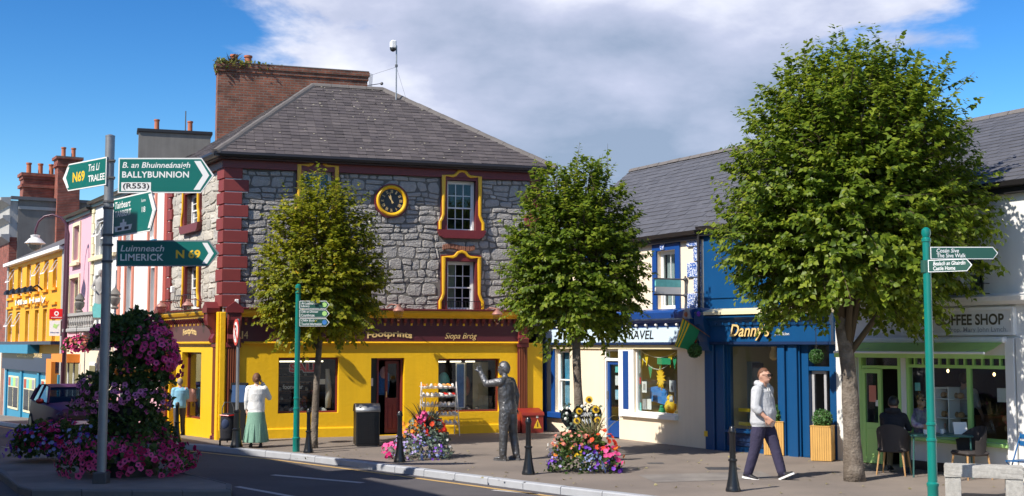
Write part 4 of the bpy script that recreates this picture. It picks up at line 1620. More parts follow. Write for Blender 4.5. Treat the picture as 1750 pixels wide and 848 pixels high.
# roof: hipped, covered in slates
RZ = EAVE + 0.155
ridge_b = 3.5
aL = F.a(535, 145, -ridge_b)
aR = F.a(655, 153, -ridge_b)
RH = F.z(595, 149, -ridge_b)
e = EV + 0.08
pA = F.pt(-e * .8, e, RZ); pB = F.pt(FL + e * .8, e, RZ)
pL = F.pt(aL, -ridge_b, RH); pR = F.pt(aR, -ridge_b, RH)
farL = LF.pt(-0.1, e, RZ)
backR = F.pt(FL + e * .8, -7.2, RZ)
backL = F.pt(aL, -7.2, RZ)
mb = MB()
mb.quad([pA, pB, pR, pL]); mb.quad([pB, backR, pR]); mb.quad([pL, pR, backR, backL])
lv = (pA - farL)
pLb = pL + (farL - pA).normalized() * 1.6
mb.quad([farL, pA, pL, pLb])
roof = mb.build('roof', M['slate'], corner, recalc=False)
def slope_frame(p, q, r):
 d = (q - p).normalized()
 up = (r - p); up = (up - d * up.dot(d)).normalized()
 n = d.cross(up)
 return Loc(p, d, n, up), (q - p).length, (r - p).dot(up), (r - p).dot(d)
fs_, LA, VH, offL = slope_frame(pA, pB, pL)
offR = (pR - pA).dot(fs_.ax)
def rows_front(v):
 if v is None:
  return VH
 u = v / VH
 return (offL * u, LA + (offR - LA) * u)
sm = slate_courses(fs_, rows_front, 0.195, 0.235, rnd)
sm.build('slates', M['slate'], roof, kind='stuff')
fs2, LA2, VH2, offL2 = slope_frame(farL, pA, pL)
o2 = (pLb - farL).dot(fs2.ax)
def rows_side(v):
 if v is None:
  return VH2
 u = v / VH2
 return (o2 * u, LA2 + (offL2 - LA2) * u)
slate_courses(fs2, rows_side, 0.195, 0.235, rnd).build('slates', M['slate'], roof, kind='stuff')
fs3, LA3, VH3, off3 = slope_frame(pB, backR, pR)
def rows_r(v):
 if v is None:
  return VH3
 u = v / VH3
 return (off3 * u, LA3 + (off3 - LA3) * u)
# hip and ridge tiles
def ridge_run(p, q, m, parent, step=0.42, r=0.085, name='ridge_tile'):
 L = (q - p).length
 n = max(1, int(L / step))
 for i in range(n):
  a = p.lerp(q, i / n); b = p.lerp(q, (i + 0.98) / n)
  d = (b - a).normalized()
  s = d.cross(Vector((0, 0, 1))).normalized()
  u = s.cross(d)
  mb = MB()
  prof = [(-1.5, -.65), (-1.0, .12), (-.45, .55), (.45, .55), (1.0, .12), (1.5, -.65)]
  lift = rnd.uniform(0.0, .012)
  vs = []
  for pnt, g in ((a, 1.0), (b, 1.05)):
   vs += [pnt + (s * x * r + u * (y * r + lift)) * g for x, y in prof]
  mb.add(vs, [(k, k + 1, 7 + k, 6 + k) for k in range(5)] + [tuple(range(6)), tuple(range(11, 5, -1))])
  mb.build(name, m, parent)
ridge_run(pA, pL, M['ridge_tile'], roof)
ridge_run(pB, pR, M['ridge_tile'], roof)
ridge_run(pL, pR, M['ridge_tile'], roof)
# lichen dabs and mortar crumbs on the slates
mb = MB()
for i in range(90):
 v = rnd.uniform(0.1, VH - .1); u0, u1 = rows_front(v)
 u = rnd.uniform(u0 + .2, u1 - .2); s = rnd.uniform(.012, .035)
 P = [fs_.pt(u + s * math.cos(t + .3) * rnd.uniform(.6, 1.3), 0.021, v + s * .6 * math.sin(t + .3)) for t in (0, 1.05, 2.1, 3.1, 4.2, 5.2)]
 mb.quad(P)
mb.build('lichen_spots', M['lichen'], roof, recalc=False, kind='stuff')
# dark gaps where slates have slipped
mb = MB()
for i in range(46):
 v = rnd.uniform(0.2, VH - .2); u0, u1 = rows_front(v)
 u = rnd.uniform(u0 + .2, u1 - .2); s = rnd.uniform(.02, .05)
 mb.quad([fs_.pt(u, .022, v), fs_.pt(u + s, .022, v), fs_.pt(u + s * .8, .022, v + s * .7), fs_.pt(u + .01, .022, v + s * .6)])
mb.build('slate_chips', M['gutter'], roof, recalc=False, kind='stuff')
# long brick chimney wall on the rear party wall
CB = 4.75
ca0, ca1 = F.a(372, 150, -CB), F.a(628, 140, -CB)
czt = F.z(500, 116, -CB)
mb = MB()
mb.box(ca0, ca1, -CB - 0.62, -CB, EAVE - 0.8, czt - 0.24, F)
mb.box(ca0 - .03, ca1 + .03, -CB - 0.65, -CB + .03, czt - 0.24, czt - 0.12, F)
mb.box(ca0 - .06, ca1 + .06, -CB - 0.68, -CB + .06, czt - 0.12, czt, F)
chim = mb.build('chimney', M['brick'], roof)
MB().box(ca0 - .05, ca1 + .05, -CB - .66, -CB + .05, czt, czt + .05, F, bev=.02).build('coping', M['ridge_tile'], chim)
for k, px_ in enumerate((402, 426)):
 a = F.a(px_, 100, -CB)
 c = F.pt(a, -CB - .3, czt + .04)
 MB().lathe([(.11, 0), (.115, .05), (.10, .07), (.10, .22), (.125, .24), (.125, .29), (.09, .30), (.085, .2)], c, 14).build('chimney_pot', M['terracotta'], chim, smooth=True)
# weeds growing on the chimney top
rs = np.random.RandomState(4)
n = 520
A_ = ca0 - .08 + np.abs(rs.normal(scale=.75, size=n)) % 1.9
Cc = np.array([F.pt(a, -CB + rs.uniform(-.5, .14), czt - abs(rs.normal(scale=.12)) + .1) for a in A_])
T = rs.normal(size=(n, 3)); T[:, 2] += .2
leaf_cloud('weeds', Cc, T, rs.normal(size=(n, 3)) + np.array([0, 0, .6]), rs.uniform(.06, .13, n), M['leaf_moss'], chim)['kind'] = 'stuff'
n = 60
c = np.array(F.pt(ca0 + .42, -CB - .2, czt + .05))
D = rs.normal(size=(n, 3)) * np.array([1, .6, .5]); D[:, 2] = np.abs(D[:, 2]) + .3
leaf_cloud('weed_stems', np.tile(c, (n, 1)) + rs.normal(scale=.05, size=(n, 3)), D, rs.normal(size=(n, 3)), rs.uniform(.15, .42, n), M['leaf_bronze'], chim, width=.05)['kind'] = 'stuff'
# stepped lead flashing where the side slope meets the chimney
for i in range(11):
 u = i / 10
 a = ca0 + .02 + (aL + .35 - ca0) * u
 zt = RZ + (RH - RZ) * min(1, max(0, (a * 1.0 + .35) / (aL + .6))) + .12
 MB().box(a, a + .24, -CB, -CB + .03, zt - .3, zt + .10, F).build('flashing', M['slate_blue'], chim)

# ---- window surrounds: maroon backing, gold moulding with a raised centre and splayed feet
def surround_path(r, g, foot=0.11, hump=0.15):
 a0, a1, z0, z1 = r
 am = (a0 + a1) / 2
 P = [(a0 - g - foot * .75, z0 + .02), (a0 - g - foot * .75, z0 + .22), (a0 - g - foot * .35, z0 + .30), (a0 - g, z0 + .42), (a0 - g, z1 + g)]
 h = [(am - .24, z1 + g), (am - .17, z1 + g + .035), (am - .10, z1 + g + hump * .8), (am, z1 + g + hump), (am + .10, z1 + g + hump * .8), (am + .17, z1 + g + .035), (am + .24, z1 + g)]
 Q = [(a1 + (a0 - p[0]), p[1]) for p in P[::-1]]
 return P + h + Q
def ribbon_frame(mb, fr, path, w, n0, n1, mi=0):
 "strip of width w following an open (a,z) path, swept n0..n1 with a rounded face"
 k = len(path)
 L, Rr = [], []
 for i, p in enumerate(path):
  a = Vector(path[max(i - 1, 0)]); b = Vector(path[min(i + 1, k - 1)])
  t = (b - a).normalized(); nn = Vector((-t.y, t.x))
  if 0 < i < k - 1:
   t1 = (Vector(p) - a).normalized(); t2 = (b - Vector(p)).normalized()
   s = 1 / max(.5, math.sqrt((1 + t1.dot(t2)) / 2))
  else:
   s = 1
  L.append(Vector(p) + nn * w / 2 * s); Rr.append(Vector(p) - nn * w / 2 * s)
 vs = []
 for l, r in zip(L, Rr):
  m = (l + r) / 2
  q = [(l, n0), (l, n1 - .015), (l.lerp(r, .25), n1), (l.lerp(r, .75), n1), (r, n1 - .015), (r, n0)]
  vs += [fr.pt(p.x, n, p.y) for p, n in q]
 fs = []
 for i in range(k - 1):
  for j in range(5):
   fs.append((i * 6 + j, i * 6 + j + 1, (i + 1) * 6 + j + 1, (i + 1) * 6 + j))
 fs += [tuple(range(6)), tuple(range((k - 1) * 6, k * 6))]
 mb.add(vs, fs, mi)
def surround(bld, fr, r, sill=True):
 a0, a1, z0, z1 = r
 out = surround_path(r, 0.165, .12)
 inn = [(a0, z0 + .02)] * 1 + [(a0, z0 + .22), (a0, z0 + .30), (a0, z0 + .42), (a0, z1)]
 am = (a0 + a1) / 2
 inn += [(am + d, z1) for d in (-.24, -.17, -.10, 0, .10, .17, .24)]
 inn += [(a1, z1), (a1, z0 + .42), (a1, z0 + .30), (a1, z0 + .22), (a1, z0 + .02)]
 mb = MB()
 k = len(out)
 vs = [fr.pt(a, .075, z) for a, z in out] + [fr.pt(a, .075, z) for a, z in inn] + [fr.pt(a, 0, z) for a, z in out] + [fr.pt(a, -.12, z) for a, z in inn]
 fs = []
 for i in range(k - 1):
  fs.append((i, i + 1, k + i + 1, k + i))
  fs.append((i, 2 * k + i, 2 * k + i + 1, i + 1))
  fs.append((k + i, k + i + 1, 3 * k + i + 1, 3 * k + i))
 mb.add(vs, fs)
 s = mb.build('window_surround', M['maroon'], bld)
 mb = MB()
 ribbon_frame(mb, fr, surround_path((a0, a1, z0 + .02, z1), 0.105, .12), 0.075, .07, .125)
 mb.build('gold_moulding', M['gold'], s, smooth=True)
 if sill:
  mb = MB()
  P = [(a0 - .27, z0 + .03), (a1 + .27, z0 + .03), (a1 + .20, z0 - .13), (a1 + .10, z0 - .19), (a0 - .10, z0 - .19), (a0 - .20, z0 - .13)]
  mb.prism(P, 0.0, .15, fr)
  mb.build('sill', M['maroon'], s)
 return s
for r, sl, cur in ((wUR, True, None), (wLR, False, ('blind', .36)), (wUL, True, None), (wLL, False, None)):
 surround(corner, F, r, sl)
 sash_window(corner, F, r, rec=.13, cols=3, rows=(2, 2), curtain=cur, split=.47)
for r, sl in zip(lh, (True, False)):
 surround(corner, LF, r, sl)
 sash_window(corner, LF, r, rec=.12, cols=2, rows=(2, 2), panes=False)
# low iron window guard in front of the lower right window
def window_guard(bld, fr, a0, a1, z0, z1, n=0.17, bars=12):
 mb = MB()
 P = fr.pt
 mb.tube([P(a0, 0, z1), P(a0, n, z1), P(a1, n, z1), P(a1, 0, z1)], .009, 6)
 mb.tube([P(a0, 0, z0), P(a0, n, z0), P(a1, n, z0), P(a1, 0, z0)], .009, 6)
 for i in range(bars + 1):
  a = a0 + (a1 - a0) * i / bars
  mb.tube([P(a, n, z0), P(a, n + .05, (z0 * .6 + z1 * .4)), P(a, n, z1)], .006, 5)
 return mb.build('window_guard', M['black_iron'], bld)
window_guard(corner, F, wLR[0] - .10, wLR[1] + .12, wLR[2] + .0, wLR[2] + .24)
window_guard(corner, LF, lh[1][0] - .1, lh[1][1] + .1, lh[1][2] + .05, lh[1][2] + .36, n=.3, bars=6)
window_guard(corner, LF, .5, 1.35, lh[1][2] - .05, lh[1][2] + .25, n=.3, bars=6)
# ---- clock
ck = MB()
Ro, Rg, Ri = .45, .40, .312
seg = 40
def circ(r, m=seg):
 return [(ckc[0] + r * math.cos(2 * math.pi * i / m), ckc[1] + r * math.sin(2 * math.pi * i / m)) for i in range(m)]
ck.ring(circ(Rg), circ(Ro), 0.0, .10, F)
clock = ck.build('clock', M['maroon'], corner, smooth=True)
mb = MB()
prof = [(Rg + .012, .09), (Rg, .125), (Rg - .025, .15), (Rg - .05, .145), (Ri + .01, .105), (Ri, .08)]
vs, fs = [], []
for r, n in prof:
 vs += [F.pt(ckc[0] + r * math.cos(2 * math.pi * i / seg), n, ckc[1] + r * math.sin(2 * math.pi * i / seg)) for i in range(seg)]
for j in range(len(prof) - 1):
 fs += [(j * seg + i, j * seg + (i + 1) % seg, (j + 1) * seg + (i + 1) % seg, (j + 1) * seg + i) for i in range(seg)]
mb.add(vs, fs)
mb.build('gold_rim', M['gold'], clock, smooth=True)
MB().prism(circ(Ri + .01), .03, .085, F).build('dial', M['black_face'], clock)
numerals = ['XII', 'I', 'II', 'III', 'IIII', 'V', 'VI', 'VII', 'VIII', 'IX', 'X', 'XI']
for h, s in enumerate(numerals):
 th = math.pi / 2 - h * math.pi / 6
 c = (ckc[0] + .245 * math.cos(th), ckc[1] + .245 * math.sin(th))
 up = Vector((math.cos(th), math.sin(th))); rt = Vector((up.y, -up.x))
 fr2 = Loc(F.pt(c[0], .088, c[1]), F.d * rt.x + Vector((0, 0, rt.y)), F.n, F.d * up.x + Vector((0, 0, up.y)))
 w = {1: .018, 2: .034, 3: .048, 4: .062}[min(len(s), 4)]
 lettering(s, fr2, -w / 2 - .008, w / 2 + .008, -.042, .042, 0, M['gilt'], clock, name='numeral', bold=.02)
def clock_hand(ang, L, w, n):
 th = math.pi / 2 - ang
 up = Vector((math.cos(th), math.sin(th))); rt = Vector((up.y, -up.x))
 fr2 = Loc(F.pt(ckc[0], n, ckc[1]), F.d * rt.x + Vector((0, 0, rt.y)), F.n, F.d * up.x + Vector((0, 0, up.y)))
 MB().prism([(-w, -.07), (w, -.07), (w * .8, 0), (w * 1.2, L * .55), (0, L), (-w * 1.2, L * .55), (-w * .8, 0)], 0, .006, fr2).build('clock_hand', M['gilt'], clock)
clock_hand(R(-14), .235, .012, .094)
clock_hand(R(-33), .165, .016, .104)

# ---- shopfront (ground floor, front)
zF0 = F.z(640, 586)          # bottom of the fascia
zF1 = F.z(640, 546)
zC1 = SILLZ
dW1 = F.rect(475, 578, 611, 706)
dW2 = F.rect(748, 853, 613, 704)
dD = F.rect(633, 690, 612, 738)
dD = (dD[0], dD[1], 0.0, dD[3])
# the left opening of the side face
sd_door = LF.rect(293, 304, 602, 730); sd_door = (sd_door[0], sd_door[1], -0.1, sd_door[3])
sd_win = LF.rect(314, 347, 602, 716)
YT = 0.06
mb = wall_sheet(F, 0.0, FL, -0.2, zF0, [dW1, dW2, dD], n=YT, t=.26)
mb.build('shopfront', M['yellow'], corner, recalc=False)
mb = wall_sheet(LF, 0.0, LW, -0.6, zF0, [sd_door, sd_win], n=YT, t=.24)
mb.build('side_shopfront', M['yellow'], corner, recalc=False)
# plinth
for a0, a1 in ((0.55, dD[0] - .02), (dD[1] + .02, FL)):
 MB().profile([(YT, -.2), (YT + .05, -.2), (YT + .05, .20), (YT + .035, .225), (YT, .235)], a0, a1, F).build('plinth', M['yellow'], corner)
# corner pier and fluted pilasters
MB().box(-.09, .05, YT, YT + .10, -.2, SILLZ - .1, F, bev=.015).build('corner_pier', M['yellow'], corner)
MB().box(LW - .08, LW + .09, YT, YT + .10, -.3, SILLZ - .1, LF, bev=.015).build('corner_pier', M['yellow'], corner)
MB().box(-.11, .06, YT + .1, YT + .12, -.2, .22, F).build('pier_base', M['yellow'], corner)
def pilaster(fr, a0, a1, z0, z1, m='maroon', flutes=5, n=YT):
 p = MB()
 p.box(a0, a1, n, n + .06, z0, z1, fr)
 pil = p.build('pilaster', M[m], corner)
 w = (a1 - a0 - .04) / flutes
 for i in range(flutes):
  c = a0 + .02 + w * (i + .5)
  f = MB()
  prof = [(n + .06, -w * .36), (n + .082, -w * .2), (n + .086, 0), (n + .082, w * .2), (n + .06, w * .36)]
  vs = [fr.pt(c + x, nn, z) for z in (z0 + .42, z1 - .12) for nn, x in prof]
  f.add(vs, [(k, k + 1, 5 + k + 1, 5 + k) for k in range(4)])
  f.build('flute', M['pilaster_brown'], pil, recalc=False)
 MB().box(a0 - .03, a1 + .03, n, n + .10, z0, z0 + .36, fr, bev=.012).build('base', M[m], pil)
 MB().box(a0 - .03, a1 + .03, n, n + .10, z1 - .12, z1, fr, bev=.012).build('capital', M[m], pil)
 # console bracket above the capital
 b = MB()
 P = [(n, z1), (n + .14, z1), (n + .17, z1 + .10), (n + .11, z1 + .22), (n + .16, z1 + .34), (n + .27, z1 + .44), (n + .30, z1 + .56), (n + .30, SILLZ - .12), (n, SILLZ - .12)]
 b.profile(P, a0 + .02, a1 - .02, fr)
 b.build('console', M['maroon'], pil)
 for ee in (a0 - .005, a1 - .02):
  v = MB()
  v.profile([(nn + .012, z) for nn, z in P[1:8]] + [(n + .05, SILLZ - .12), (n + .05, z1)], ee, ee + .025, fr)
  v.build('console_cheek', M['quoin_red'], pil)
 MB().prism([(a0 - .05, SILLZ - .12), (a1 + .05, SILLZ - .12), (a1 + .05, SILLZ + .0), ((a0 + a1) / 2, SILLZ + .16), (a0 - .05, SILLZ + .0)], n, n + .34, fr).build('console_cap', M['maroon'], pil)
 return pil
mat('pilaster_brown', (0.20, 0.055, 0.02), 0.5, var=0.1)
pilaster(F, .09, .40, -.2, zF0)
pr0, pr1 = F.a(883, 640), F.a(899, 640)
pilaster(F, pr0, pr1, -.2, zF0)
pilaster(LF, LW - .40, LW - .12, -.3, zF0, flutes=4)
pilaster(LF, .05, .40, -.45, zF0, flutes=4)
# fascia, dentils, cornice
MB().box(.38, pr0 + .02, YT, YT + .05, zF0, zF1 + .06, F).build('fascia', M['maroon_fascia'], corner)
MB().box(.38, LW - .38, YT, YT + .05, zF0, zF1 + .06, LF).build('fascia', M['maroon_fascia'], corner)
MB().profile([(YT, zF0 - .03), (YT + .09, zF0 - .03), (YT + .10, zF0), (YT + .06, zF0 + .03), (YT, zF0 + .03)], .5, pr0 + .02, F).build('bead', M['gold'], corner)
MB().profile([(YT, zF0 - .03), (YT + .09, zF0 - .03), (YT + .10, zF0), (YT + .06, zF0 + .03), (YT, zF0 + .03)], .38, LW - .5, LF).build('bead', M['gold'], corner)
for fr_, b0, b1 in ((F, .38, pr1 + .1), (LF, .3, LW - .36)):
 zc = zF1 + .03
 MB().profile([(YT + .05, zc), (YT + .16, zc), (YT + .16, zc + .03), (YT + .22, zc + .07), (YT + .26, zc + .14), (YT + .26, zc + .19), (YT, zc + .19)], b0, b1, fr_).build('cornice', M['gold'], corner)
 MB().profile([(YT, zc + .192), (YT + .30, zc + .192), (YT + .31, zc + .23), (YT + .06, SILLZ + .02), (-.02, SILLZ + .02)], b0 - .02, b1 + .02, fr_).build('cornice_lead', M['maroon'], corner)
 step = .176
 n_ = int((b1 - b0 - .2) / step)
 for i in range(n_):
  a = b0 + .12 + i * step
  MB().profile([(YT + .05, zc - .13), (YT + .085, zc - .12), (YT + .15, zc - .03), (YT + .15, zc + .002), (YT + .05, zc + .002)], a, a + .075, fr_).build('bracket', M['maroon'], corner)
  MB().box(a + .012, a + .063, YT + .05, YT + .066, zc - .19, zc - .131, fr_).build('dentil', M['pilaster_brown'] if i % 2 else M['gold'], corner)
# lettering on the fascia
def F_text(s, x0, x1, y0, y1, **kw):
 a0, a1, z0, z1 = F.rect(x0, x1, y0, y1, YT + .05)
 lettering(s, F, a0, a1, z0, z1, YT + .052, M['gilt'], corner, **kw)
F_text('Footprints', 627, 704, 568, 582, bold=.035, arch=.05, depth=.018)
F_text('Siopa Bróg', 760, 815, 569, 582, shear=.35, bold=.004, depth=.012)
F_text('1', 413, 415.5, 566, 579)
F_text('4', 417, 424, 566, 579)
a0, a1, z0, z1 = LF.rect(313, 336, 563, 577, YT + .05)
lettering('Footprints', LF, a0, a1, z0, z1, YT + .052, M['gilt'], corner, bold=.035, arch=.05)
# shop windows
def shop_window(bld, fr, r, n, fm, fw=.05, rm='dark_room', depth=1.7, glass='glass', low=0.0):
 a0, a1, z0, z1 = r
 mb = MB(); rect_ring(mb, fr, a0, a1, z0, z1, fw, n - .07, n)
 w = mb.build('shop_window', M[fm], bld)
 MB().box(a0 + fw - .005, a1 - fw + .005, n - .04, n - .032, z0 + fw - .005, z1 - fw + .005, fr).build('pane', M[glass], w)
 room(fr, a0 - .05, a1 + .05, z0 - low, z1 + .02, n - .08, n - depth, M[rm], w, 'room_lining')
 return w
w1 = shop_window(corner, F, dW1, -.12, 'maroon', fw=.045)
w2 = shop_window(corner, F, dW2, -.12, 'maroon', fw=.045)
def strip_light(fr, a0, a1, z, n, par):
 MB().box(a0, a1, n - .03, n, z, z + .035, fr).build('strip_light', M['strip_light'], par)
strip_light(F, dW1[0] + .06, dW1[1] - .35, dW1[3] - .12, -.25, w1)
strip_light(F, dW2[0] + .06, dW2[0] + .30, dW2[3] - .10, -.3, w2)
strip_light(F, dW2[0] + .42, dW2[0] + .72, dW2[3] - .10, -.3, w2)
strip_light(F, dW2[0] + .84, dW2[0] + 1.10, dW2[3] - .10, -.3, w2)
# stock in the windows
mat('stock_mix', (0.25, 0.20, 0.16), 0.7, var=0.8, vs=7, col2=(0.05, 0.05, 0.08), island=0.5)
mat('stock_pale', (0.5, 0.47, 0.42), 0.7, var=0.3, vs=9, island=0.4)
def shelves(fr, a0, a1, z0, z1, n, rows, par, rnd, dep=.3):
 s = MB()
 for j in range(rows + 1):
  z = z0 + (z1 - z0) * j / rows
  s.box(a0, a1, n - dep, n, z - .012, z + .012, fr)
 for a in (a0, a1 - .02):
  s.box(a, a + .02, n - dep, n - .01, z0 + .013, z1, fr)
 sh = s.build('shelving', M['timber'], par)
 for j in range(rows):
  z = z0 + (z1 - z0) * j / rows + .013
  a = a0 + .05
  while a < a1 - .16:
   w = rnd.uniform(.09, .17)
   shoe_on(sh, fr, a + w / 2, n - dep * .5, z, rnd.choice(('stock_pale', 'stock_mix', 'stock_mix')), .8)
   a += w + rnd.uniform(.02, .1)
SHOE_MESH = {}
def shoe_data(m):
 if m not in SHOE_MESH:
  u, s = shoe((0, 0, .088), (0, 1, 0), 0, 1.0)
  mb = MB(); mb.add(u.v, u.f, 0); mb.add(s.v, s.f, 1)
  o = mb.build('shoe', [M[m], M['rubber_white'] if m != 'stock_mix' else M['shoe_black']], None, smooth=True)
  me = o.data
  bpy.data.objects.remove(o)
  SHOE_MESH[m] = me
 return SHOE_MESH[m]
def shoe_on(par, fr, a, n, z, m, sc=1.0, rz=None, name='shoe', tags=None):
 o = bpy.data.objects.new(name, shoe_data(m))
 COL.objects.link(o)
 p = fr.pt(a, n, z)
 if par is not None:
  o.parent = par
  p = p - wloc(par)
 o.location = p
 o.scale = (sc, sc, sc)
 o.rotation_euler = (0, 0, math.atan2(fr.n.y, fr.n.x) - math.pi / 2 + (rz if rz is not None else random.uniform(-.5, .5)))
 for k, v in (tags or {}).items():
  o[k] = v
 return o
shelves(F, dW1[0] + .1, dW1[1] - .5, dW1[2] + .05, dW1[2] + .75, -1.0, 3, w1, rnd)
shelves(F, dW1[0] + .2, dW1[1] - .2, dW1[2] + .0, dW1[3] - .3, -1.75, 5, w1, rnd)
shelves(F, dW2[0] + .1, dW2[1] - .7, dW2[2] + .05, dW2[2] + .8, -1.3, 3, w2, rnd)
for i in range(5):
 shoe_on(w1, F, dW1[0] + .15 + .26 * i, -.45, dW1[2] + .02, rnd.choice(('stock_pale', 'stock_mix')), 1.0)
 shoe_on(w2, F, dW2[0] + .15 + .26 * i, -.45, dW2[2] + .02, rnd.choice(('stock_pale', 'stock_mix')), 1.0)
MB().box(dW2[0] + .9, dW2[0] + .92, -1.3, -.5, dW2[2], dW2[3] - .1, F).build('partition', M['warm_room'], w2)
MB().box(dW2[1] - .55, dW2[1] - .12, -.62, -.60, dW2[2], dW2[3] - .1, F).build('display_panel', M['warm_room'], w2)
mb = MB(); rect_ring(mb, F, dW2[0] + .60, dW2[0] + .86, dW2[2] + .08, dW2[3] - .12, .03, -.42, -.40)
mb.build('poster_frame', M['white_paint'], w2)
MB().box(dW2[0] + .63, dW2[0] + .83, -.425, -.415, dW2[2] + .11, dW2[3] - .15, F).build('poster', M['garment_blue'], w2)
MB().ell(F.pt(dW2[0] + .35, -.7, dW2[2] + .75), (.17, .12, .28), 12, 8).build('garment', M['print_teal'], w2, smooth='all')
MB().ell(F.pt(dW2[0] + 1.02, -.8, dW2[2] + .65), (.10, .10, .26), 12, 8).build('garment', M['terracotta'], w2, smooth='all')
# SALE banner and smaller notice in the left window
sa = F.rect(495, 547, 621, 636, -.2)
lettering('SALE', F, sa[0] - .012, sa[1] + .012, sa[2] - .015, sa[3] + .015, -.232, M['sign_white'], w1, bold=.075, name='sale_outline')
lettering('SALE', F, sa[0], sa[1], sa[2], sa[3], -.225, M['sign_red'], w1, bold=.045, name='sale_sign')
sb = F.rect(483, 518, 657, 665, -.3)
lettering('footwear', F, sb[0], sb[1], sb[2], sb[3], -.3, M['print_white'], w1, bold=.02, name='window_lettering')
MB().box(*F.rect(540, 556, 648, 657, -.3)[:2], -.31, -.30, *F.rect(540, 556, 648, 657, -.3)[2:], F).build('notice', M['print_white'], w1)
MB().tube([F.pt(dW1[1] - .2, -.35, dW1[2] + .1), F.pt(dW1[1] - .18, -.36, dW1[2] + .5), F.pt(dW1[1] - .22, -.35, dW1[3] - .3)], [.07, .09, .05], 10).build('hanging_garment', M['stock_pale'], w1, smooth='all')
# shop door, standing half open inside its recess
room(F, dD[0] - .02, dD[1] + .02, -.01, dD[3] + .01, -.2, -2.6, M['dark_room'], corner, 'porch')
mb = MB(); rect_ring(mb, F, dD[0] + .19, dD[1] - .004, -.05, dD[3] - .004, .05, -.22, -.12)
mb.build('door_frame', M['maroon'], corner)
MB().box(dD[0] + .004, dD[0] + .19, -.2, -.16, .02, dD[3] - .004, F).build('side_panel', M['black_plastic'], corner)
dm = MB()
da0, da1 = dD[0] + .44, dD[1] - .06
dz1 = dD[3] - .08
dm.box(da0, da1, -.32, -.28, .03, .86, F)
rect_ring(dm, F, da0, da1, .86, dz1, .07, -.32, -.28)
door = dm.build('door', M['maroon'], corner)
MB().box(da0 + .07, da1 - .07, -.303, -.297, .93, dz1 - .07, F).build('pane', M['glass'], door)
for a in (da0 + .08, (da0 + da1) / 2 + .015):
 MB().box(a, a + (da1 - da0) / 2 - .095, -.28, -.268, .14, .76, F, bev=.01).build('panel', M['maroon'], door)
MB().box(da0 + .02, da0 + .04, -.28, -.24, .95, 1.1, F).build('handle', M['gilt'], door)
# bright garments hung inside the doorway
mb = loft([(0, 0, 0, .16, .06), (0, 0, .3, .19, .07), (.02, 0, .55, .16, .06), (0, 0, .66, .05, .04)])
gc = F.pt(dD[0] + .42, -.5, 1.0)
mb.v = [(x + gc.x, y + gc.y, z + gc.z) for x, y, z in mb.v]
mb.build('hung_garment', M['garment_blue'], corner, smooth='all')
MB().ell(F.pt(dD[0] + .44, -.45, 1.58), (.11, .05, .17), 12, 8).build('hung_bag', M['pink_garment'], corner, smooth='all')
MB().box(dD[0] + .02, dD[0] + .09, -.13, -.11, 1.25, 1.45, F).build('notice', M['print_white'], corner)
# side shop window and door
w3 = shop_window(corner, LF, sd_win, -.10, 'maroon', fw=.05, rm='dim_room')
for i in range(4):
 zz = sd_win[2] + .05 + .3 * (i % 2)
 shoe_on(w3, LF, sd_win[0] + .3 + .3 * i, -.5, sd_win[2] + .02, 'stock_pale', 1.1)
for (u, h) in ((.62, .35), (.8, .62)):
 aa = sd_win[0] + (sd_win[1] - sd_win[0]) * u
 MB().box(aa - .18, aa + .18, -.7, -.4, sd_win[2] + h - .15, sd_win[2] + h, LF, bev=.02).build('display_box', M['oak'], w3)
 shoe_on(w3, LF, aa, -.5, sd_win[2] + h, 'stock_pale', 1.0)
room(LF, sd_door[0] - .02, sd_door[1] + .02, -.4, sd_door[3] + .01, -.18, -1.5, M['dim_room'], corner, 'porch')
mb = MB()
mb.box(sd_door[0], sd_door[1], -.32, -.28, -.3, sd_door[3], LF)
mb.build('side_door', M['maroon'], corner)
# globe lanterns standing out over the cornice
def lantern(fr, a, z, n):
 b = MB()
 P = fr.pt
 b.tube([P(a - .18, YT, z + .10), P(a - .14, n * .6, z + .17), P(a, n, z + .14)], .014, 6)
 lan = b.build('lantern', M['copper'], corner)
 MB().lathe([(.02, .16), (.05, .15), (.05, .10), (.11, .05), (.145, 0), (.135, -.02), (.12, -.02)], P(a, n, z), 16).build('cap', M['copper'], lan, smooth=True)
 MB().lathe([(.115, -.02), (.125, -.08), (.11, -.16), (.07, -.215), (.03, -.235)], P(a, n, z), 16).build('globe', M['lamp_glass'], lan, smooth='all')
 MB().lathe([(.03, -.235), (.03, -.25), (.012, -.27)], P(a, n, z), 10).build('finial', M['copper'], lan)
for px_, py_ in ((508, 532), (681, 531), (850, 537)):
 a, z = F.px(px_, py_, .62)
 lantern(F, a, z, .62)
for px_, py_ in ((321, 522), (276, 524)):
 a, z = LF.px(px_, py_, .55)
 lantern(LF, a, z, .55)
# alarm box by the corner
q = F.px(404, 518)
MB().box(q[0] - .05, q[0] + .05, .05, .13, q[1] - .09, q[1] + .09, F, bev=.015).build('alarm_box', M['white_paint'], corner)
q = LF.px(301, 495)
MB().box(q[0] - .07, q[0] + .07, .05, .15, q[1] - .09, q[1] + .09, LF, bev=.015).build('alarm_box', M['white_paint'], corner)
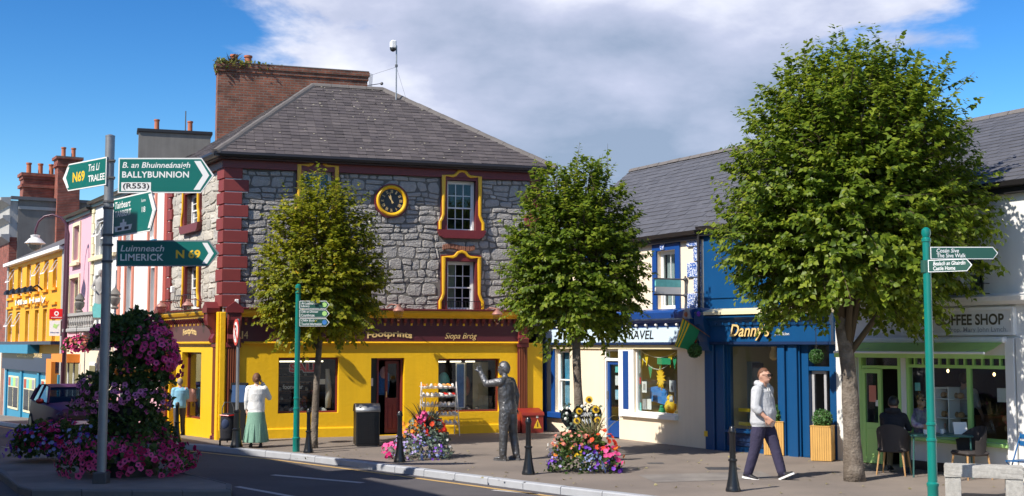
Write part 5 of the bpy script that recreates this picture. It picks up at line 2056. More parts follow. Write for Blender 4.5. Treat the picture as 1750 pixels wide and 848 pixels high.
# number plate
# roof mast with camera, stay wires
mp_ = F.px(677, 163, -2.9)
mb = MB()
b0 = F.pt(mp_[0], -2.9, mp_[1] - .2); t0 = F.pt(mp_[0], -2.9, F.z(677, 78, -2.9))
mb.tube([b0, t0], .022, 8)
mast = empty('roof_mast', b0, 'thin steel mast with boxy camera on the slate roof ridge', 'mast')
mb.build('pole', M['galv'], mast)
hd = MB()
hd.box(-.10, .06, -.12, .12, -.10, .14, Loc(t0 + Vector((-.08, 0, 0)), F.d, F.n, Vector((0, 0, 1))), bev=.03)
hd.build('camera_head', M['lamp_white'], mast)
MB().lathe([(.03, -.16), (.075, -.13), (.09, -.08), (.09, -.04)], t0 + Vector((-.10, -.02, -.02)), 12).build('dome', M['black_plastic'], mast, smooth=True)
MB().lathe([(.04, 0), (.04, .07)], b0.lerp(t0, .62), 10).build('collar', M['galv_dark'], mast)
w_ = MB()
w_.tube([b0.lerp(t0, .62), F.pt(mp_[0] + .55, -3.3, mp_[1] - .5)], .004, 4)
w_.tube([b0.lerp(t0, .62), F.pt(ca1, -CB, czt - .1)], .004, 4)
w_.build('stay_wire', M['galv_dark'], mast)
# small grid aerial at the end of the chimney wall
a0_ = F.pt(ca1 + .1, -CB - .2, czt - .25)
ae = MB()
ae.tube([a0_ + Vector((-.15, 0, -.1)), a0_ + F.d * .35], .012, 6)
ae.ell(a0_ + F.d * .38, (.05, .05, .05), 8, 6)
aer = empty('grid_aerial', a0_, 'small grid aerial at the end of the long brick chimney', 'aerial')
ae.build('boom', M['galv_dark'], aer)
g = MB()
for i in range(7):
 g.tube([a0_ + Vector((-.02 + .012 * i, .03 * i - .09, -.28)), a0_ + Vector((.02 + .012 * i, .03 * i - .09, .28))], .004, 4)
g.build('reflector', M['galv'], aer)
# ------------------------------------------------------------------ terraces
rnd = random.Random(5)
def gable_roof(bld, fr, a0, a1, zE, b, zR, m, e=0.22, slates=None, back=7.0, verge=0.06, course=.20, width=.25, n_eave=None):
 "front slope, ridge, rear slope; slates on the front slope"
 n0 = e if n_eave is None else n_eave
 p = fr.pt(a0 - verge, n0, zE); q = fr.pt(a1 + verge, n0, zE)
 r = fr.pt(a0 - verge, -b, zR); s = fr.pt(a1 + verge, -b, zR)
 u = fr.pt(a0 - verge, -back, zE); v = fr.pt(a1 + verge, -back, zE)
 mb = MB()
 mb.quad([p, q, s, r]); mb.quad([r, s, v, u])
 roof = mb.build('roof', m, bld, recalc=False)
 if slates:
  f2, L, VH, _ = slope_frame(p, q, r)
  slate_courses(f2, lambda w: VH if w is None else (0, L), course, width, rnd, mb=None).build('slates', slates, roof, kind='stuff')
  ridge_run(r, s, M['ridge_tile'], roof, step=.45, r=.08)
 g = MB()
 g.quad([fr.pt(a0, 0, zE - .05), fr.pt(a0, -b, zR - .05), fr.pt(a0, -back, zE - .05)])
 g.quad([fr.pt(a1, 0, zE - .05), fr.pt(a1, -b, zR - .05), fr.pt(a1, -back, zE - .05)])
 g.build('gable', M['render_grey'], bld, recalc=False)
 return roof
def side_walls(fr, a0, a1, z0, z1, back, mb):
 for a in (a0, a1):
  mb.quad([fr.pt(a, 0, z0), fr.pt(a, -back, z0), fr.pt(a, -back, z1), fr.pt(a, 0, z1)])
def gutter_run(bld, fr, a0, a1, z, n=.20, m='gutter'):
 MB().profile([(n - .09, z - .10), (n + .02, z - .08), (n + .05, z), (n - .09, z)], a0, a1, fr).build('gutter', M[m], bld)
 MB().box(a0, a1, 0.0, n - .092, z - .20, z - .02, fr).build('fascia_board', M[m], bld)
def downpipe(bld, fr, a, z0, z1, n=.08, m='gutter', r=.035):
 MB().tube([fr.pt(a, n, z0), fr.pt(a, n, z1)], r, 8).build('downpipe', M[m], bld)
def pots(par, pts, m='terracotta', s=1.0):
 for p in pts:
  MB().lathe([(.10 * s, 0), (.115 * s, .03), (.105 * s, .06), (.10 * s, .42 * s), (.125 * s, .44 * s), (.125 * s, .5 * s), (.08 * s, .5 * s)], p, 10).build('chimney_pot', M[m], par, smooth=True)
def stack(bld, fr, a0, a1, n0, n1, z0, z1, m, npots=2, cap=True, ps=1.0):
 mb = MB()
 mb.box(a0, a1, n0, n1, z0, z1 - .22, fr)
 mb.box(a0 - .05, a1 + .05, n0 - .05, n1 + .05, z1 - .22, z1 - .12, fr)
 mb.box(a0 - .02, a1 + .02, n0 - .02, n1 + .02, z1 - .12, z1 - .06, fr)
 mb.box(a0 - .08, a1 + .08, n0 - .08, n1 + .08, z1 - .06, z1, fr)
 c = mb.build('chimney', m, bld)
 pots(c, [fr.pt((a0 + a1) / 2, n0 + (n1 - n0) * (i + .5) / npots, z1) if abs(n1 - n0) > abs(a1 - a0) else fr.pt(a0 + (a1 - a0) * (i + .5) / npots, (n0 + n1) / 2, z1) for i in range(npots)], s=ps)
 return c
def flat_window(bld, fr, r, rec=.14, fm='white_paint', mull=True, tilt=0.0, cur=None):
 "far window: frame, two panes, dark room behind"
 a0, a1, z0, z1 = r
 mb = MB(); rect_ring(mb, fr, a0, a1, z0, z1, .05, -rec - .06, -rec)
 if mull:
  mb.box(a0 + .05, a1 - .05, -rec - .055, -rec - .005, (z0 + z1) / 2 - .025, (z0 + z1) / 2 + .025, fr)
 w = mb.build('window', M[fm], bld)
 zz = [(z0 + .05, (z0 + z1) / 2), ((z0 + z1) / 2, z1 - .05)] if mull else [(z0 + .05, z1 - .05)]
 for i, (u, v) in enumerate(zz):
  if tilt and i == len(zz) - 1:
   t = MB()
   P = lambda a, s, dn: fr.pt(a, -rec + .02 + (v - s) * tilt + dn, v - (v - s) * .96)
   for dn0, dn1, b0, b1, s0, s1 in ((0, .03, a0 + .04, a0 + .09, u, v), (0, .03, a1 - .09, a1 - .04, u, v), (0, .03, a0 + .09, a1 - .09, u, u + .05), (0, .03, a0 + .09, a1 - .09, v - .05, v)):
    t.add([P(a, s, d) for s in (s0, s1) for d in (dn0, dn1) for a in (b0, b1)], [(0, 1, 3, 2), (4, 6, 7, 5), (0, 4, 5, 1), (2, 3, 7, 6), (0, 2, 6, 4), (1, 5, 7, 3)])
   t.build('open_sash', M[fm], w)
  else:
   MB().box(a0 + .05, a1 - .05, -rec - .04, -rec - .033, u, v, fr).build('pane', M['glass_up'], w)
 room(fr, a0 - .01, a1 + .01, z0 - .01, z1 + .01, -rec - .065, -rec - .5, M['dark_room'] if not cur else M['grey_room'], w, 'room_lining')
 return w
L_ = LEFTROW
LA_ = lambda t: L_.L - t

# ---- white house with salmon trim, next to the corner shop
t0, t1 = LW, 10.9
hA = empty('terraced_house', L_.pt(LA_(t0), 0, gz(*street(t0))), 'white terraced house with salmon window trim beside the stone corner shop', 'house', 'terraced houses down the left street')
a0, a1 = LA_(t1), LA_(t0)
H_A = 7.25
winA = [L_.rect(x0, x1, y0, y1) for (x0, x1, y0, y1) in ((216, 226, 455, 545), (257, 266, 458, 548), (216, 226, 352, 420), (257, 266, 340, 405))]
mb = wall_sheet(L_, a0, a1, -1.2, H_A, winA, t=.25)
side_walls(L_, a0, a1, -1.2, H_A, 7, mb)
mb.build('wall', M['white_paint'], hA, recalc=False)
for r in winA:
 flat_window(hA, L_, r)
 for b0, b1 in ((r[0] - .17, r[0] - .015), (r[1] + .015, r[1] + .17)):
  MB().box(b0, b1, 0, .05, r[2] - .1, r[3] + .15, L_).build('window_trim', M['salmon'], hA)
 MB().box(r[0] - .2, r[1] + .2, 0, .10, r[2] - .2, r[2] - .1, L_).build('sill', M['teal_shop'], hA)
 MB().box(r[0] - .17, r[1] + .17, 0, .06, r[3] + .15, r[3] + .3, L_).build('lintel', M['salmon'], hA)
for t in (5.25, 10.6):
 MB().box(LA_(t) - .15, LA_(t) + .15, 0, .045, -1, H_A, L_).build('pilaster', M['dull_red'] if t < 6 else M['salmon'], hA)
zf = L_.z(262, 552)
MB().box(a0 + .2, a1 - .4, 0, .14, zf - .42, zf, L_).build('shop_fascia', M['dull_red'], hA)
MB().box(a0 + .2, a1 - .4, .0, .20, zf - .50, zf - .42, L_).build('shop_cornice', M['white_paint'], hA)
MB().box(a0 + .2, a1 - .4, 0, .05, -1.0, zf - .5, L_).build('shop_panel', M['pink_wall'], hA)
for a in (a0 + 1.0, a0 + 2.9):
 MB().box(a, a + 1.2, .05, .07, .2, zf - .75, L_).build('shop_pane', M['glass_car'], hA)
gable_roof(hA, L_, a0, a1, H_A, 3.4, 9.2, M['slate_far'])
gutter_run(hA, L_, a0, a1, H_A)
# rendered grey chimney on the party wall
sA = Fr(L_.pt(LA_(t0) - .55, 0, 0).xy, (L_.pt(LA_(t0) - .55, 0, 0) - L_.n * 5).xy)
NB = -11.5
cA0 = F.px(237, 240, NB); cA1 = F.px(360, 240, NB)
mb = MB()
mb.box(cA0[0], cA1[0], NB - .6, NB, 6.0, F.z(290, 228, NB), F)
ch = mb.build('chimney', M['render_grey'], hA)
zt = F.z(290, 228, NB)
MB().box(cA0[0] - .06, cA1[0] + .06, NB - .66, NB + .06, zt, zt + .12, F, bev=.02).build('coping', M['gutter'], ch)
pots(ch, [F.pt(F.a(px_, 215, NB - .3), NB - .3, zt + .1) for px_ in (268, 325)], s=.8)
MB().tube([F.pt(F.a(317, 215, NB - .3), NB - .3, zt), F.pt(F.a(317, 215, NB - .3), NB - .3, zt + .85)], .02, 6).build('flue_rod', M['galv_dark'], ch)

# ---- cream-trimmed white house with a carved figure
t0, t1 = 10.95, 14.6
hB = empty('terraced_house', L_.pt(LA_(t0), 0, gz(*street(t0))), 'cream-trimmed white terraced house with a statue over its balustraded shopfront', 'house', 'terraced houses down the left street')
a0, a1 = LA_(t1), LA_(t0)
winB = [L_.rect(164, 176, 374, 437), L_.rect(162, 174, 470, 536), L_.rect(197, 203, 462, 545)]
mb = wall_sheet(L_, a0, a1, -1.4, 7.3, winB, t=.25)
side_walls(L_, a0, a1, -1.4, 7.3, 7, mb)
mb.build('wall', M['off_white'], hB, recalc=False)
for i, r in enumerate(winB):
 flat_window(hB, L_, r, tilt=.45 if i == 0 else 0)
 MB().box(r[0] - .12, r[1] + .12, 0, .10, r[2] - .12, r[2], L_).build('sill', M['cream_trim'], hB)
for i in range(13):
 z = 2.6 + i * .36
 MB().box(a0, a0 + (.26 if i % 2 else .38), 0, .05, z, z + .34, L_).build('quoin', M['cream_trim'], hB)
zb = L_.z(165, 440)
MB().box(a0, a1, 0, .14, zb - .12, zb, L_).build('string_course', M['cream_trim'], hB)
gable_roof(hB, L_, a0, a1, 7.3, 3.4, 9.3, M['slate_far'])
gutter_run(hB, L_, a0, a1, 7.3)
# balustrade over the shop, urn lamps
zl = L_.z(150, 562)
MB().box(a0 - 1.0, a1 - .2, .0, .75, zl - .14, zl, L_, bev=.03).build('balcony_ledge', M['stone_grey'], hB)
for i in range(12):
 a = a0 - .9 + i * .36
 MB().lathe([(.05, 0), (.06, .04), (.035, .1), (.075, .22), (.04, .36), (.06, .42)], L_.pt(a, .62, zl), 8).build('baluster', M['stone_grey'], hB)
MB().box(a0 - 1.0, a1 - .2, .54, .70, zl + .42, zl + .52, L_).build('balustrade_rail', M['stone_grey'], hB)
for px_ in (136, 196):
 a = L_.a(px_, 530, .62)
 MB().lathe([(.1, 0), (.12, .05), (.07, .1), (.15, .22), (.17, .34), (.12, .40), (.17, .45), (.15, .5), (.06, .62), (.03, .66)], L_.pt(a, .62, zl + .52), 12).build('urn_lamp', M['render_grey'], hB, smooth=True)
MB().box(a0, a1 - .2, 0, .06, -1.2, zl - .14, L_).build('shopfront', M['cream'], hB)
for a in (a0 + .4, a0 + 1.9):
 MB().box(a, a + 1.1, .06, .10, .3, 1.7, L_).build('shop_window', M['white_paint'], hB)
 MB().box(a + .1, a + 1.0, .10, .11, .4, 1.6, L_).build('shop_pane', M['glass_car'], hB)
# figure standing over the shop on its painted shield
fg = L_.pt(L_.a(171, 500, .5), .5, 0)
zfig = L_.z(168, 541, .5)
sf = empty('carved_figure', (fg.x, fg.y, zfig), 'weathered carved figure on a teal shield above the balustraded shopfront', 'statue')
body = [(loft([(0, 0, .0, .17, .14), (.02, 0, .5, .20, .16), (-.02, 0, .95, .15, .13), (0, 0, 1.3, .21, .13), (0, 0, 1.48, .09, .08)]), 0), (MB().ell((0, -.02, 1.66), (.1, .11, .14), 12, 10), 0),
  (limb([(-.2, 0, 1.38), (-.3, -.1, 1.1), (-.12, -.22, .95)], [.06, .05, .04]), 0), (limb([(.2, 0, 1.38), (.27, -.05, 1.05), (.1, -.2, .9)], [.06, .05, .04]), 0)]
sf.scale = (.8, .8, .85)
remesh_body('figure', body, [M['stone_grey']], sf, voxel=.03)
MB().prism([(-.15, -.05), (.3, -.05), (.36, .3), (.28, .5), (.08, .45), (-.12, .5), (-.2, .3)], -.30, -.22).build('shield', M['print_teal'], sf, local=True)

# ---- pink house
t0, t1 = 14.65, 18.75
hP = empty('terraced_house', L_.pt(LA_(t0), 0, gz(*street(t0))), 'pink terraced house with cream window surrounds and small orange awning', 'house', 'terraced houses down the left street')
a0, a1 = LA_(t1), LA_(t0)
winP = [L_.rect(127, 137, 387, 446), L_.rect(120, 135, 476, 556)]
winP.append((winP[0][0] - 1.9, winP[0][1] - 1.9, winP[0][2], winP[0][3]))
mb = wall_sheet(L_, a0, a1, -1.5, 7.15, winP[:2], t=.25)
side_walls(L_, a0, a1, -1.5, 7.15, 7, mb)
mb.build('wall', M['pink_wall'], hP, recalc=False)
for r in winP[:2]:
 flat_window(hP, L_, r, fm='cream_trim')
 mb = MB(); rect_ring(mb, L_, r[0] - .14, r[1] + .14, r[2] - .10, r[3] + .14, .13, 0, .05); mb.build('window_surround', M['cream_trim'], hP)
 MB().box(r[0] - .2, r[1] + .2, .05, .16, r[2] - .18, r[2] - .08, L_).build('sill', M['cream_trim'], hP)
zg = L_.z(125, 588)
MB().box(a0, a1, 0, .05, -1.5, zg, L_).build('ground_storey', M['cream'], hP)
zw = L_.z(118, 607)
MB().prism([(a0 + .1, zw - .25), (a0 + 2.9, zw - .25), (a0 + 2.9, zw + .05), (a0 + .1, zw + .05)], .05, .5, L_).build('awning', M['orange_paint'], hP)
for i in range(3):
 MB().box(a0 + .2 + i * .95, a0 + 1.05 + i * .95, .05, .075, -.55, zw - .3, L_).build('shop_pane', M['glass_car'], hP)
 MB().box(a0 + 1.06 + i * .95, a0 + 1.14 + i * .95, .05, .10, -.6, zw - .28, L_).build('shop_post', M['white_paint'], hP)
gable_roof(hP, L_, a0, a1, 7.15, 3.4, 9.0, M['slate_far'])
gutter_run(hP, L_, a0, a1, 7.15)
downpipe(hP, L_, a0 + .06, -.8, 7.0, r=.06, m='lamp_purple')
stack(hP, L_, a1 - .9, a1 - .1, -5.4, -3.2, 6.5, L_.z(150, 352, -3.2), M['brick_red'], 3)

# ---- long orange building with a blue shop below
t0, t1 = 19.1, 32.0
hO = empty('terraced_house', L_.pt(LA_(t0), 0, gz(*street(t0))), 'long bright orange building with tilted open sashes over a blue shopfront', 'house', 'terraced houses down the left street')
a0, a1 = LA_(t1), LA_(t0)
HO = 6.1
cols = [20, 34, 49, 64, 79, 94]
winO = []
for i, x in enumerate(cols):
 yt = 459 - (x - 20) * .245
 winO.append(L_.rect(x - 3.6, x + 3.6, yt, yt + 50))
for i, x in enumerate([17, 30, 46, 62, 76, 92]):
 winO.append(L_.rect(x - 3.2, x + 3.2, 534 - i * 1.4, 585))
mb = wall_sheet(L_, a0, a1, -2.2, HO, winO, t=.25)
side_walls(L_, a0, a1, -2.2, HO, 7, mb)
mb.build('wall', M['orange_wall'], hO, recalc=False)
for i, r in enumerate(winO):
 flat_window(hO, L_, r, tilt=.5 if i in (0, 3, 4, 5, 6, 7) else 0, cur=True)
 if i >= 6:
  MB().box(r[0] - .15, r[1] + .15, 0, .09, r[3] + .14, r[3] + .24, L_).build('hood_mould', M['orange_wall'], hO)
 else:
  MB().box(r[0] - .12, r[1] + .12, 0, .10, r[2] - .12, r[2] - .02, L_).build('sill', M['orange_wall'], hO)
gable_roof(hO, L_, a0, a1, HO, 4.2, 8.3, M['slate_far'])
MB().box(a0, a1, 0, .25, HO - .14, HO, L_).build('fascia_board', M['white_paint'], hO)
MB().box(a0, a0 + .35, 0, .06, -2, HO - .1, L_).build('edge_strip', M['stone_grey'], hO)
MB().box(a1 - .35, a1, 0, .06, -1, HO - .1, L_).build('edge_strip', M['stone_grey'], hO)
r = L_.rect(28, 80, 509, 521, .1)
lettering('Mike Healy', L_, r[0], r[1], r[2], r[3], .1, M['sign_white'], hO, bold=.03, depth=.05)
# dark bracket lamps in a row
for i, x in enumerate((18, 28, 38, 48, 58)):
 q = L_.px(x, 500 - i * 1.5, .4)
 b = MB()
 b.tube([L_.pt(q[0], 0, q[1] - .1), L_.pt(q[0] + .1, .3, q[1] + .15), L_.pt(q[0] + .15, .55, q[1])], .04, 6)
 b.lathe([(.05, .1), (.16, 0), (.18, -.12), (.1, -.12)], L_.pt(q[0] + .15, .55, q[1]), 8)
 b.build('bracket_lamp', M['black_iron'], hO)
zs = L_.z(55, 587)
MB().box(a0 + .3, a1 - .3, 0, .40, zs - .05, zs + .08, L_).build('shop_cornice', M['navy'], hO)
MB().box(a0 + .3, a0 + 8.2, 0, .46, zs - .42, zs - .05, L_).build('shop_blind_box', M['teal_shop'], hO)
MB().box(a0 + .3, a1 - .3, 0, .2, zs - 1.15, zs - .42, L_).build('shop_fascia', M['navy'], hO)
r = L_.rect(29, 72, 603, 611, .2)
lettering("CARROLL'S HARDWARE", L_, r[0], r[1], r[2], r[3], .203, M['gilt'], hO, bold=.03)
MB().box(a0 + .3, a1 - .3, 0, .05, -2.2, zs - 1.15, L_).build('shopfront', M['teal_shop'], hO)
for i in range(3):
 a = a0 + 1.5 + i * 3.9
 MB().box(a, a + 2.6, .05, .09, -.55, zs - 1.45, L_).build('shop_window', M['cream_trim'], hO)
 for j in range(2):
  MB().box(a + .12 + j * 1.26, a + 1.24 + j * 1.26, .09, .10, -.45, zs - 1.95, L_).build('shop_pane', M['glass_car'], hO)
 for j in range(4):
  MB().box(a + .1 + j * .62, a + .62 + j * .62, .09, .10, zs - 1.9, zs - 1.52, L_).build('toplight', M[('dull_red', 'print_teal', 'cafe_green', 'print_grey')[j]], hO)
for i in range(4):
 MB().box(a0 + .7 + i * 3.9, a0 + 1.1 + i * 3.9, .05, .12, -2, zs - 1.2, L_).build('pilaster', M['teal_shop'], hO)
MB().box(a1 - 1.3, a1 - .3, .05, .35, -1.5, zs - .6, L_).build('orange_post', M['orange_paint'], hO)

# ---- tall grey-gabled building beyond, with brick front
t0, t1 = 32.1, 46
hG = empty('tall_building', L_.pt(LA_(t0), 0, gz(*street(t0))), 'tall grey-gabled building with red brick front at the end of the left street', 'building')
a0, a1 = LA_(t1), LA_(t0)
HG = L_.z(25, 333)
mb = MB()
mb.box(a0, a1, -9, 0, -3, HG - 1.9, L_)
mb.build('brick_front', M['brick_red'], hG)
MB().box(a0, a1 - .5, 0, .10, -3, 2.0, L_).build('shopfront', M['cream'], hG)
MB().box(a0, a1 + .02, -9.02, .02, HG - 1.9, HG - .15, L_).build('attic', M['stone_grey'], hG)
mb = MB()
mb.box(a1 + .02, a1 + .08, -9, -.35, -1, HG - .1, L_)
mb.build('gable_wall', M['render_grey'], hG)
for dz, w in ((-.15, .35), (-1.0, .25), (-1.9, .3)):
 MB().profile([(0, HG + dz - .25), (w, HG + dz - .05), (w + .08, HG + dz), (w + .08, HG + dz + .12), (0, HG + dz + .15)], a0, a1 + .12, L_).build('cornice', M['stone_grey'], hG)
MB().box(a1 + .08, a1 + .13, -9, -.35, HG - .55, HG - .40, L_).build('string_course', M['stone_grey'], hG)
MB().box(a1 + .08, a1 + .13, -9, -.35, HG - 3.35, HG - 3.22, L_).build('string_course', M['stone_grey'], hG)
MB().box(a1 + .0, a1 + .2, -9.1, .0, HG - .1, HG + .05, L_).build('coping', M['slate_far'], hG)
for px0, px1, top, nn, m in ((40, 97, 297, -3.0, 'brick_red'),):
 aa = a1 - 1.2
 n0_ = -1.2
 mb = MB()
 gx = Fr(L_.pt(a1 - .4, 0, 0).xy, (L_.pt(a1 - .4, 0, 0) - L_.n * 6).xy)
 A0, A1 = gx.a(px0, 310), gx.a(px1, 310)
 zt = gx.z(70, top)
 mb.box(A0, A1, -.9, 0, HG - .1, zt - .3, gx)
 mb.box(A0 - .1, A1 + .1, -1.0, .1, zt - .7, zt - .55, gx)
 mb.box(A0 - .12, A1 + .12, -1.02, .12, zt - .15, zt, gx)
 mb.box(A0 - .05, A1 + .05, -.95, .05, zt - .3, zt - .15, gx)
 c = mb.build('chimney', M[m], hG)
 pots(c, [gx.pt(A0 + (A1 - A0) * u, -.45, zt) for u in (.2, .55, .88)], s=1.1)
# tall brick stack nearer, over the orange roof
gx = Fr(L_.pt(LA_(31.7), 0, 0).xy, (L_.pt(LA_(31.7), 0, 0) - L_.n * 6).xy)
A0, A1 = gx.a(99, 300), gx.a(137, 300)
zt = gx.z(118, 268)
mb = MB()
mb.box(A0, A1, -.85, 0, 5.5, zt - .5, gx)
mb.box(A0 - .08, A1 + .08, -.93, .08, zt - .5, zt - .38, gx)
mb.box(A0 - .04, A1 + .04, -.89, .04, zt - .38, zt - .14, gx)
mb.box(A0 - .12, A1 + .12, -.97, .12, zt - .14, zt, gx)
c = mb.build('chimney', M['brick_red'], hO)
pots(c, [gx.pt(A0 + (A1 - A0) * u, -.4, zt) for u in (.3, .75)], s=1.0)

# ------------------------------------------------------------------ right-hand row
# ---- travel shop
T = TRAVEL
TE = 4.88
tr = empty('travel_shop', T.pt(0, 0, 0), 'cream travel agency with royal blue trim, pale blue fascia and slate roof', 'building', 'shops of the right-hand row')
tL = T.rect(949, 974, 597, 702)
tD = T.rect(1033, 1059, 640, 745); tD = (tD[0], tD[1], 0.0, T.z(1045, 617))
tDt = (tD[0], tD[1], tD[3] + .07, T.z(1045, 597))
tW = T.rect(1085, 1158, 595, 710)
tW = (tW[0], tW[1], T.z(1122, 708), T.z(1122, 595))
tU = T.rect(1124, 1156, 428, 528)
tU2 = (tU[0] - 2.9, tU[1] - 2.9, tU[2], tU[3])
mb = wall_sheet(T, 0, T.L, -.2, TE, [tL, (tD[0], tD[1], -.2, tDt[3]), tW, tU, tU2], t=.22)
side_walls(T, 0, T.L, -.2, TE, 6.2, mb)
mb.build('wall', M['cream'], tr, recalc=False)
gable_roof(tr, T, 0, T.L, TE, 3.0, 7.33, M['slate_blue'], slates=M['slate_blue'], back=6.2, e=.18)
gutter_run(tr, T, -.1, T.L, TE, n=.22)
# left window with sea posters
sw_ = sash_window(tr, T, tL, rec=.10, cols=1, rows=(1, 1), back='dim_room')
MB().box(tL[0] + .09, tL[1] - .09, -.26, -.25, tL[2] + .08, tL[3] - .08, T).build('poster', M['poster_sea'], sw_)
MB().box(tL[0] - .17, tL[0] - .002, 0, .03, tL[2] - .05, tL[3] + .1, T).build('window_trim', M['royal_blue'], tr)
MB().box(tL[0] - .28, tL[1] + .15, 0, .16, tL[2] - .20, tL[2] - .04, T, bev=.02).build('sill', M['royal_blue'], tr)
MB().box(0.0, .14, 0, .05, -.1, T.z(940, 560), T).build('edge_strip', M['royal_blue'], tr)
# fascia and cornice
zf0, zf1 = T.z(1110, 585), T.z(1110, 560)
zc0, zc1 = T.z(1150, 552), T.z(1150, 531)
MB().box(.25, T.L - .12, 0, .10, zf0, zf1, T).build('fascia', M['pale_blue'], tr)
MB().box(.25, T.L - .12, 0, .13, zf0 - .06, zf0 - .002, T).build('fascia_bead', M['navy'], tr)
MB().box(.25, T.L - .12, 0, .11, zf1 + .002, zc0, T).build('frieze', M['royal_blue'], tr)
MB().profile([(0, zc0), (.16, zc0), (.20, zc0 + .06), (.30, zc0 + .10), (.32, zc1 - .05), (.28, zc1), (0, zc1 + .05)], .15, T.L - .05, T).build('cornice', M['royal_blue'], tr)
for i in range(16):
 a = .5 + i * .4
 if a < T.L - .3:
  MB().box(a, a + .07, .11, .19, zf1 + .02, zc0 - .01, T, bev=.02).build('bracket', M['white_paint'], tr)
r = T.rect(1066, 1117, 565, 580, .1)
lettering('TRAVEL', T, r[0], r[1], r[2], r[3], .103, M['print_black'], tr, shear=.18, bold=.012)
MB().box(.25, T.L - .2, 0, .05, zf0 - .16, zf0 - .07, T).build('header', M['cream_trim'], tr)
# door
mb = MB(); rect_ring(mb, T, tD[0], tD[1], -.05, tDt[3], .05, -.14, -.02)
mb.box(tD[0] + .05, tD[1] - .05, -.13, -.03, tD[3], tD[3] + .07, T)
df = mb.build('door_frame', M['white_paint'], tr)
MB().box(tD[0] + .05, tD[1] - .05, -.09, -.083, tDt[2], tDt[3] - .05, T).build('pane', M['glass'], df)
mb = MB(); rect_ring(mb, T, tD[0] + .05, tD[1] - .05, .02, tD[3], .09, -.12, -.07)
mb.box(tD[0] + .14, tD[1] - .14, -.115, -.075, .11, .42, T)
dr = mb.build('door', M['royal_blue'], tr)
MB().box(tD[0] + .14, tD[1] - .14, -.10, -.093, .42, tD[3] - .09, T).build('pane', M['glass'], dr)
MB().box(tD[0] + .07, tD[0] + .10, -.07, -.03, .95, 1.15, T).build('handle', M['galv'], dr)
room(T, tD[0], tD[1], -.01, tDt[3], -.15, -1.5, M['warm_room'], tr, 'porch')
for i, z in enumerate((.95, 1.3, 1.62)):
 MB().box(tD[0] + .3, tD[1] - .2, -.13, -.125, z, z + .24, T).build('notice', M[('poster_sea', 'print_white', 'print_teal')[i]], dr)
# white pilaster between door and window with a blue panel
MB().box(tD[1] + .003, tW[0] - .003, 0, .035, tW[2] - .12, zf0 - .17, T).build('pilaster', M['white_paint'], tr)
q0, q1 = T.a(1067, 650), T.a(1076, 650)
MB().box(q0, q1, .035, .045, T.z(1071, 699), T.z(1071, 600), T).build('blue_panel', M['royal_blue'], tr)
MB().box(tW[0] - .5, tW[1] + .02, 0, .10, tW[2] - .10, tW[2] - .003, T).build('sill', M['white_paint'], tr)
sw2 = shop_window(tr, T, tW, -.04, 'white_paint', fw=.04, rm='warm_room', depth=1.6)
# bunting, posters and sunburst behind the glass
def win_poster(x0, x1, y0, y1, m, n=-.12, name='poster'):
 r = T.rect(x0, x1, y0, y1, n)
 MB().box(r[0], r[1], n - .006, n, r[2], r[3], T).build(name, M[m], sw2)
for p in ((1086, 1094, 600, 614, 'print_teal'), (1086, 1094, 615, 638, 'print_white'), (1087, 1095, 645, 656, 'sign_red'), (1087, 1094, 658, 665, 'flag_green'), (1086, 1093, 672, 684, 'print_white'), (1087, 1096, 688, 703, 'print_teal'),
   (1097, 1105, 652, 671, 'print_white'), (1098, 1105, 682, 700, 'print_grey'), (1106, 1113, 682, 700, 'print_white'), (1144, 1152, 650, 670, 'print_white'), (1144, 1150, 676, 687, 'print_white'), (1152, 1156, 650, 690, 'print_grey'), (1123, 1146, 612, 623, 'flag_green')):
 win_poster(*p)
win_poster(1099, 1103, 656, 667, 'print_grey', n=-.118)
win_poster(1146, 1150, 654, 667, 'print_grey', n=-.118)
r = T.rect(1106, 1142, 660, 692, -.5)
MB().prism([(r[0], r[2] + .1), (r[1], r[2]), (r[1], r[3] - .1), ((r[0] + r[1]) / 2, r[3]), (r[0], r[3] - .05)], -.5, -.49, T).build('poster', M['print_blue'], sw2)
def bunting(x0, y0, x1, y1, sag, n, flags):
 mb = MB()
 pts = []
 for i in range(13):
  u = i / 12
  x, y = x0 + (x1 - x0) * u, y0 + (y1 - y0) * u + sag * 4 * u * (1 - u)
  a, z = T.px(x, y, n)
  pts.append(T.pt(a, n, z))
 mb.tube(pts, .008, 5)
 b = mb.build('bunting', M['rope'], sw2)
 for u, m in flags:
  x, y = x0 + (x1 - x0) * u, y0 + (y1 - y0) * u + sag * 4 * u * (1 - u)
  a, z = T.px(x, y, n)
  MB().prism([(a - .09, z), (a + .09, z), (a, z - .30)], n - .004, n, T).build('pennant', M[m], b)
bunting(1096, 600, 1154, 602, 10, -.16, ((.15, 'flag_gold'), (.55, 'flag_green'), (.85, 'flag_gold')))
bunting(1095, 608, 1156, 605, 25, -.20, ((.03, 'flag_gold'), (.27, 'flag_green'), (.95, 'flag_green')))
c = T.px(1129, 646, -.22)
P = []
for i in range(32):
 th = 2 * math.pi * i / 32
 rr = (.21 if i % 2 else .12) * (1 + .15 * math.sin(i * 2.1))
 P.append((c[0] + rr * .8 * math.cos(th), c[1] + rr * 1.3 * math.sin(th)))
MB().prism(P, -.24, -.21, T).build('paper_sun', M['petal_yellow'], sw2)
for x, y, s, m in ((1146, 695, .18, 'petal_yellow'), (1131, 703, .10, 'flag_green')):
 c = T.px(x, y, -.3)
 MB().ell(T.pt(c[0], -.3, c[1]), (s * .8, s * .8, s), 12, 8).build('soft_toy', M[m], sw2, smooth='all')
 MB().ell(T.pt(c[0], -.3, c[1] + s * 1.1), (s * .5, s * .5, s * .45), 10, 8).build('soft_toy_head', M[m], sw2, smooth='all')
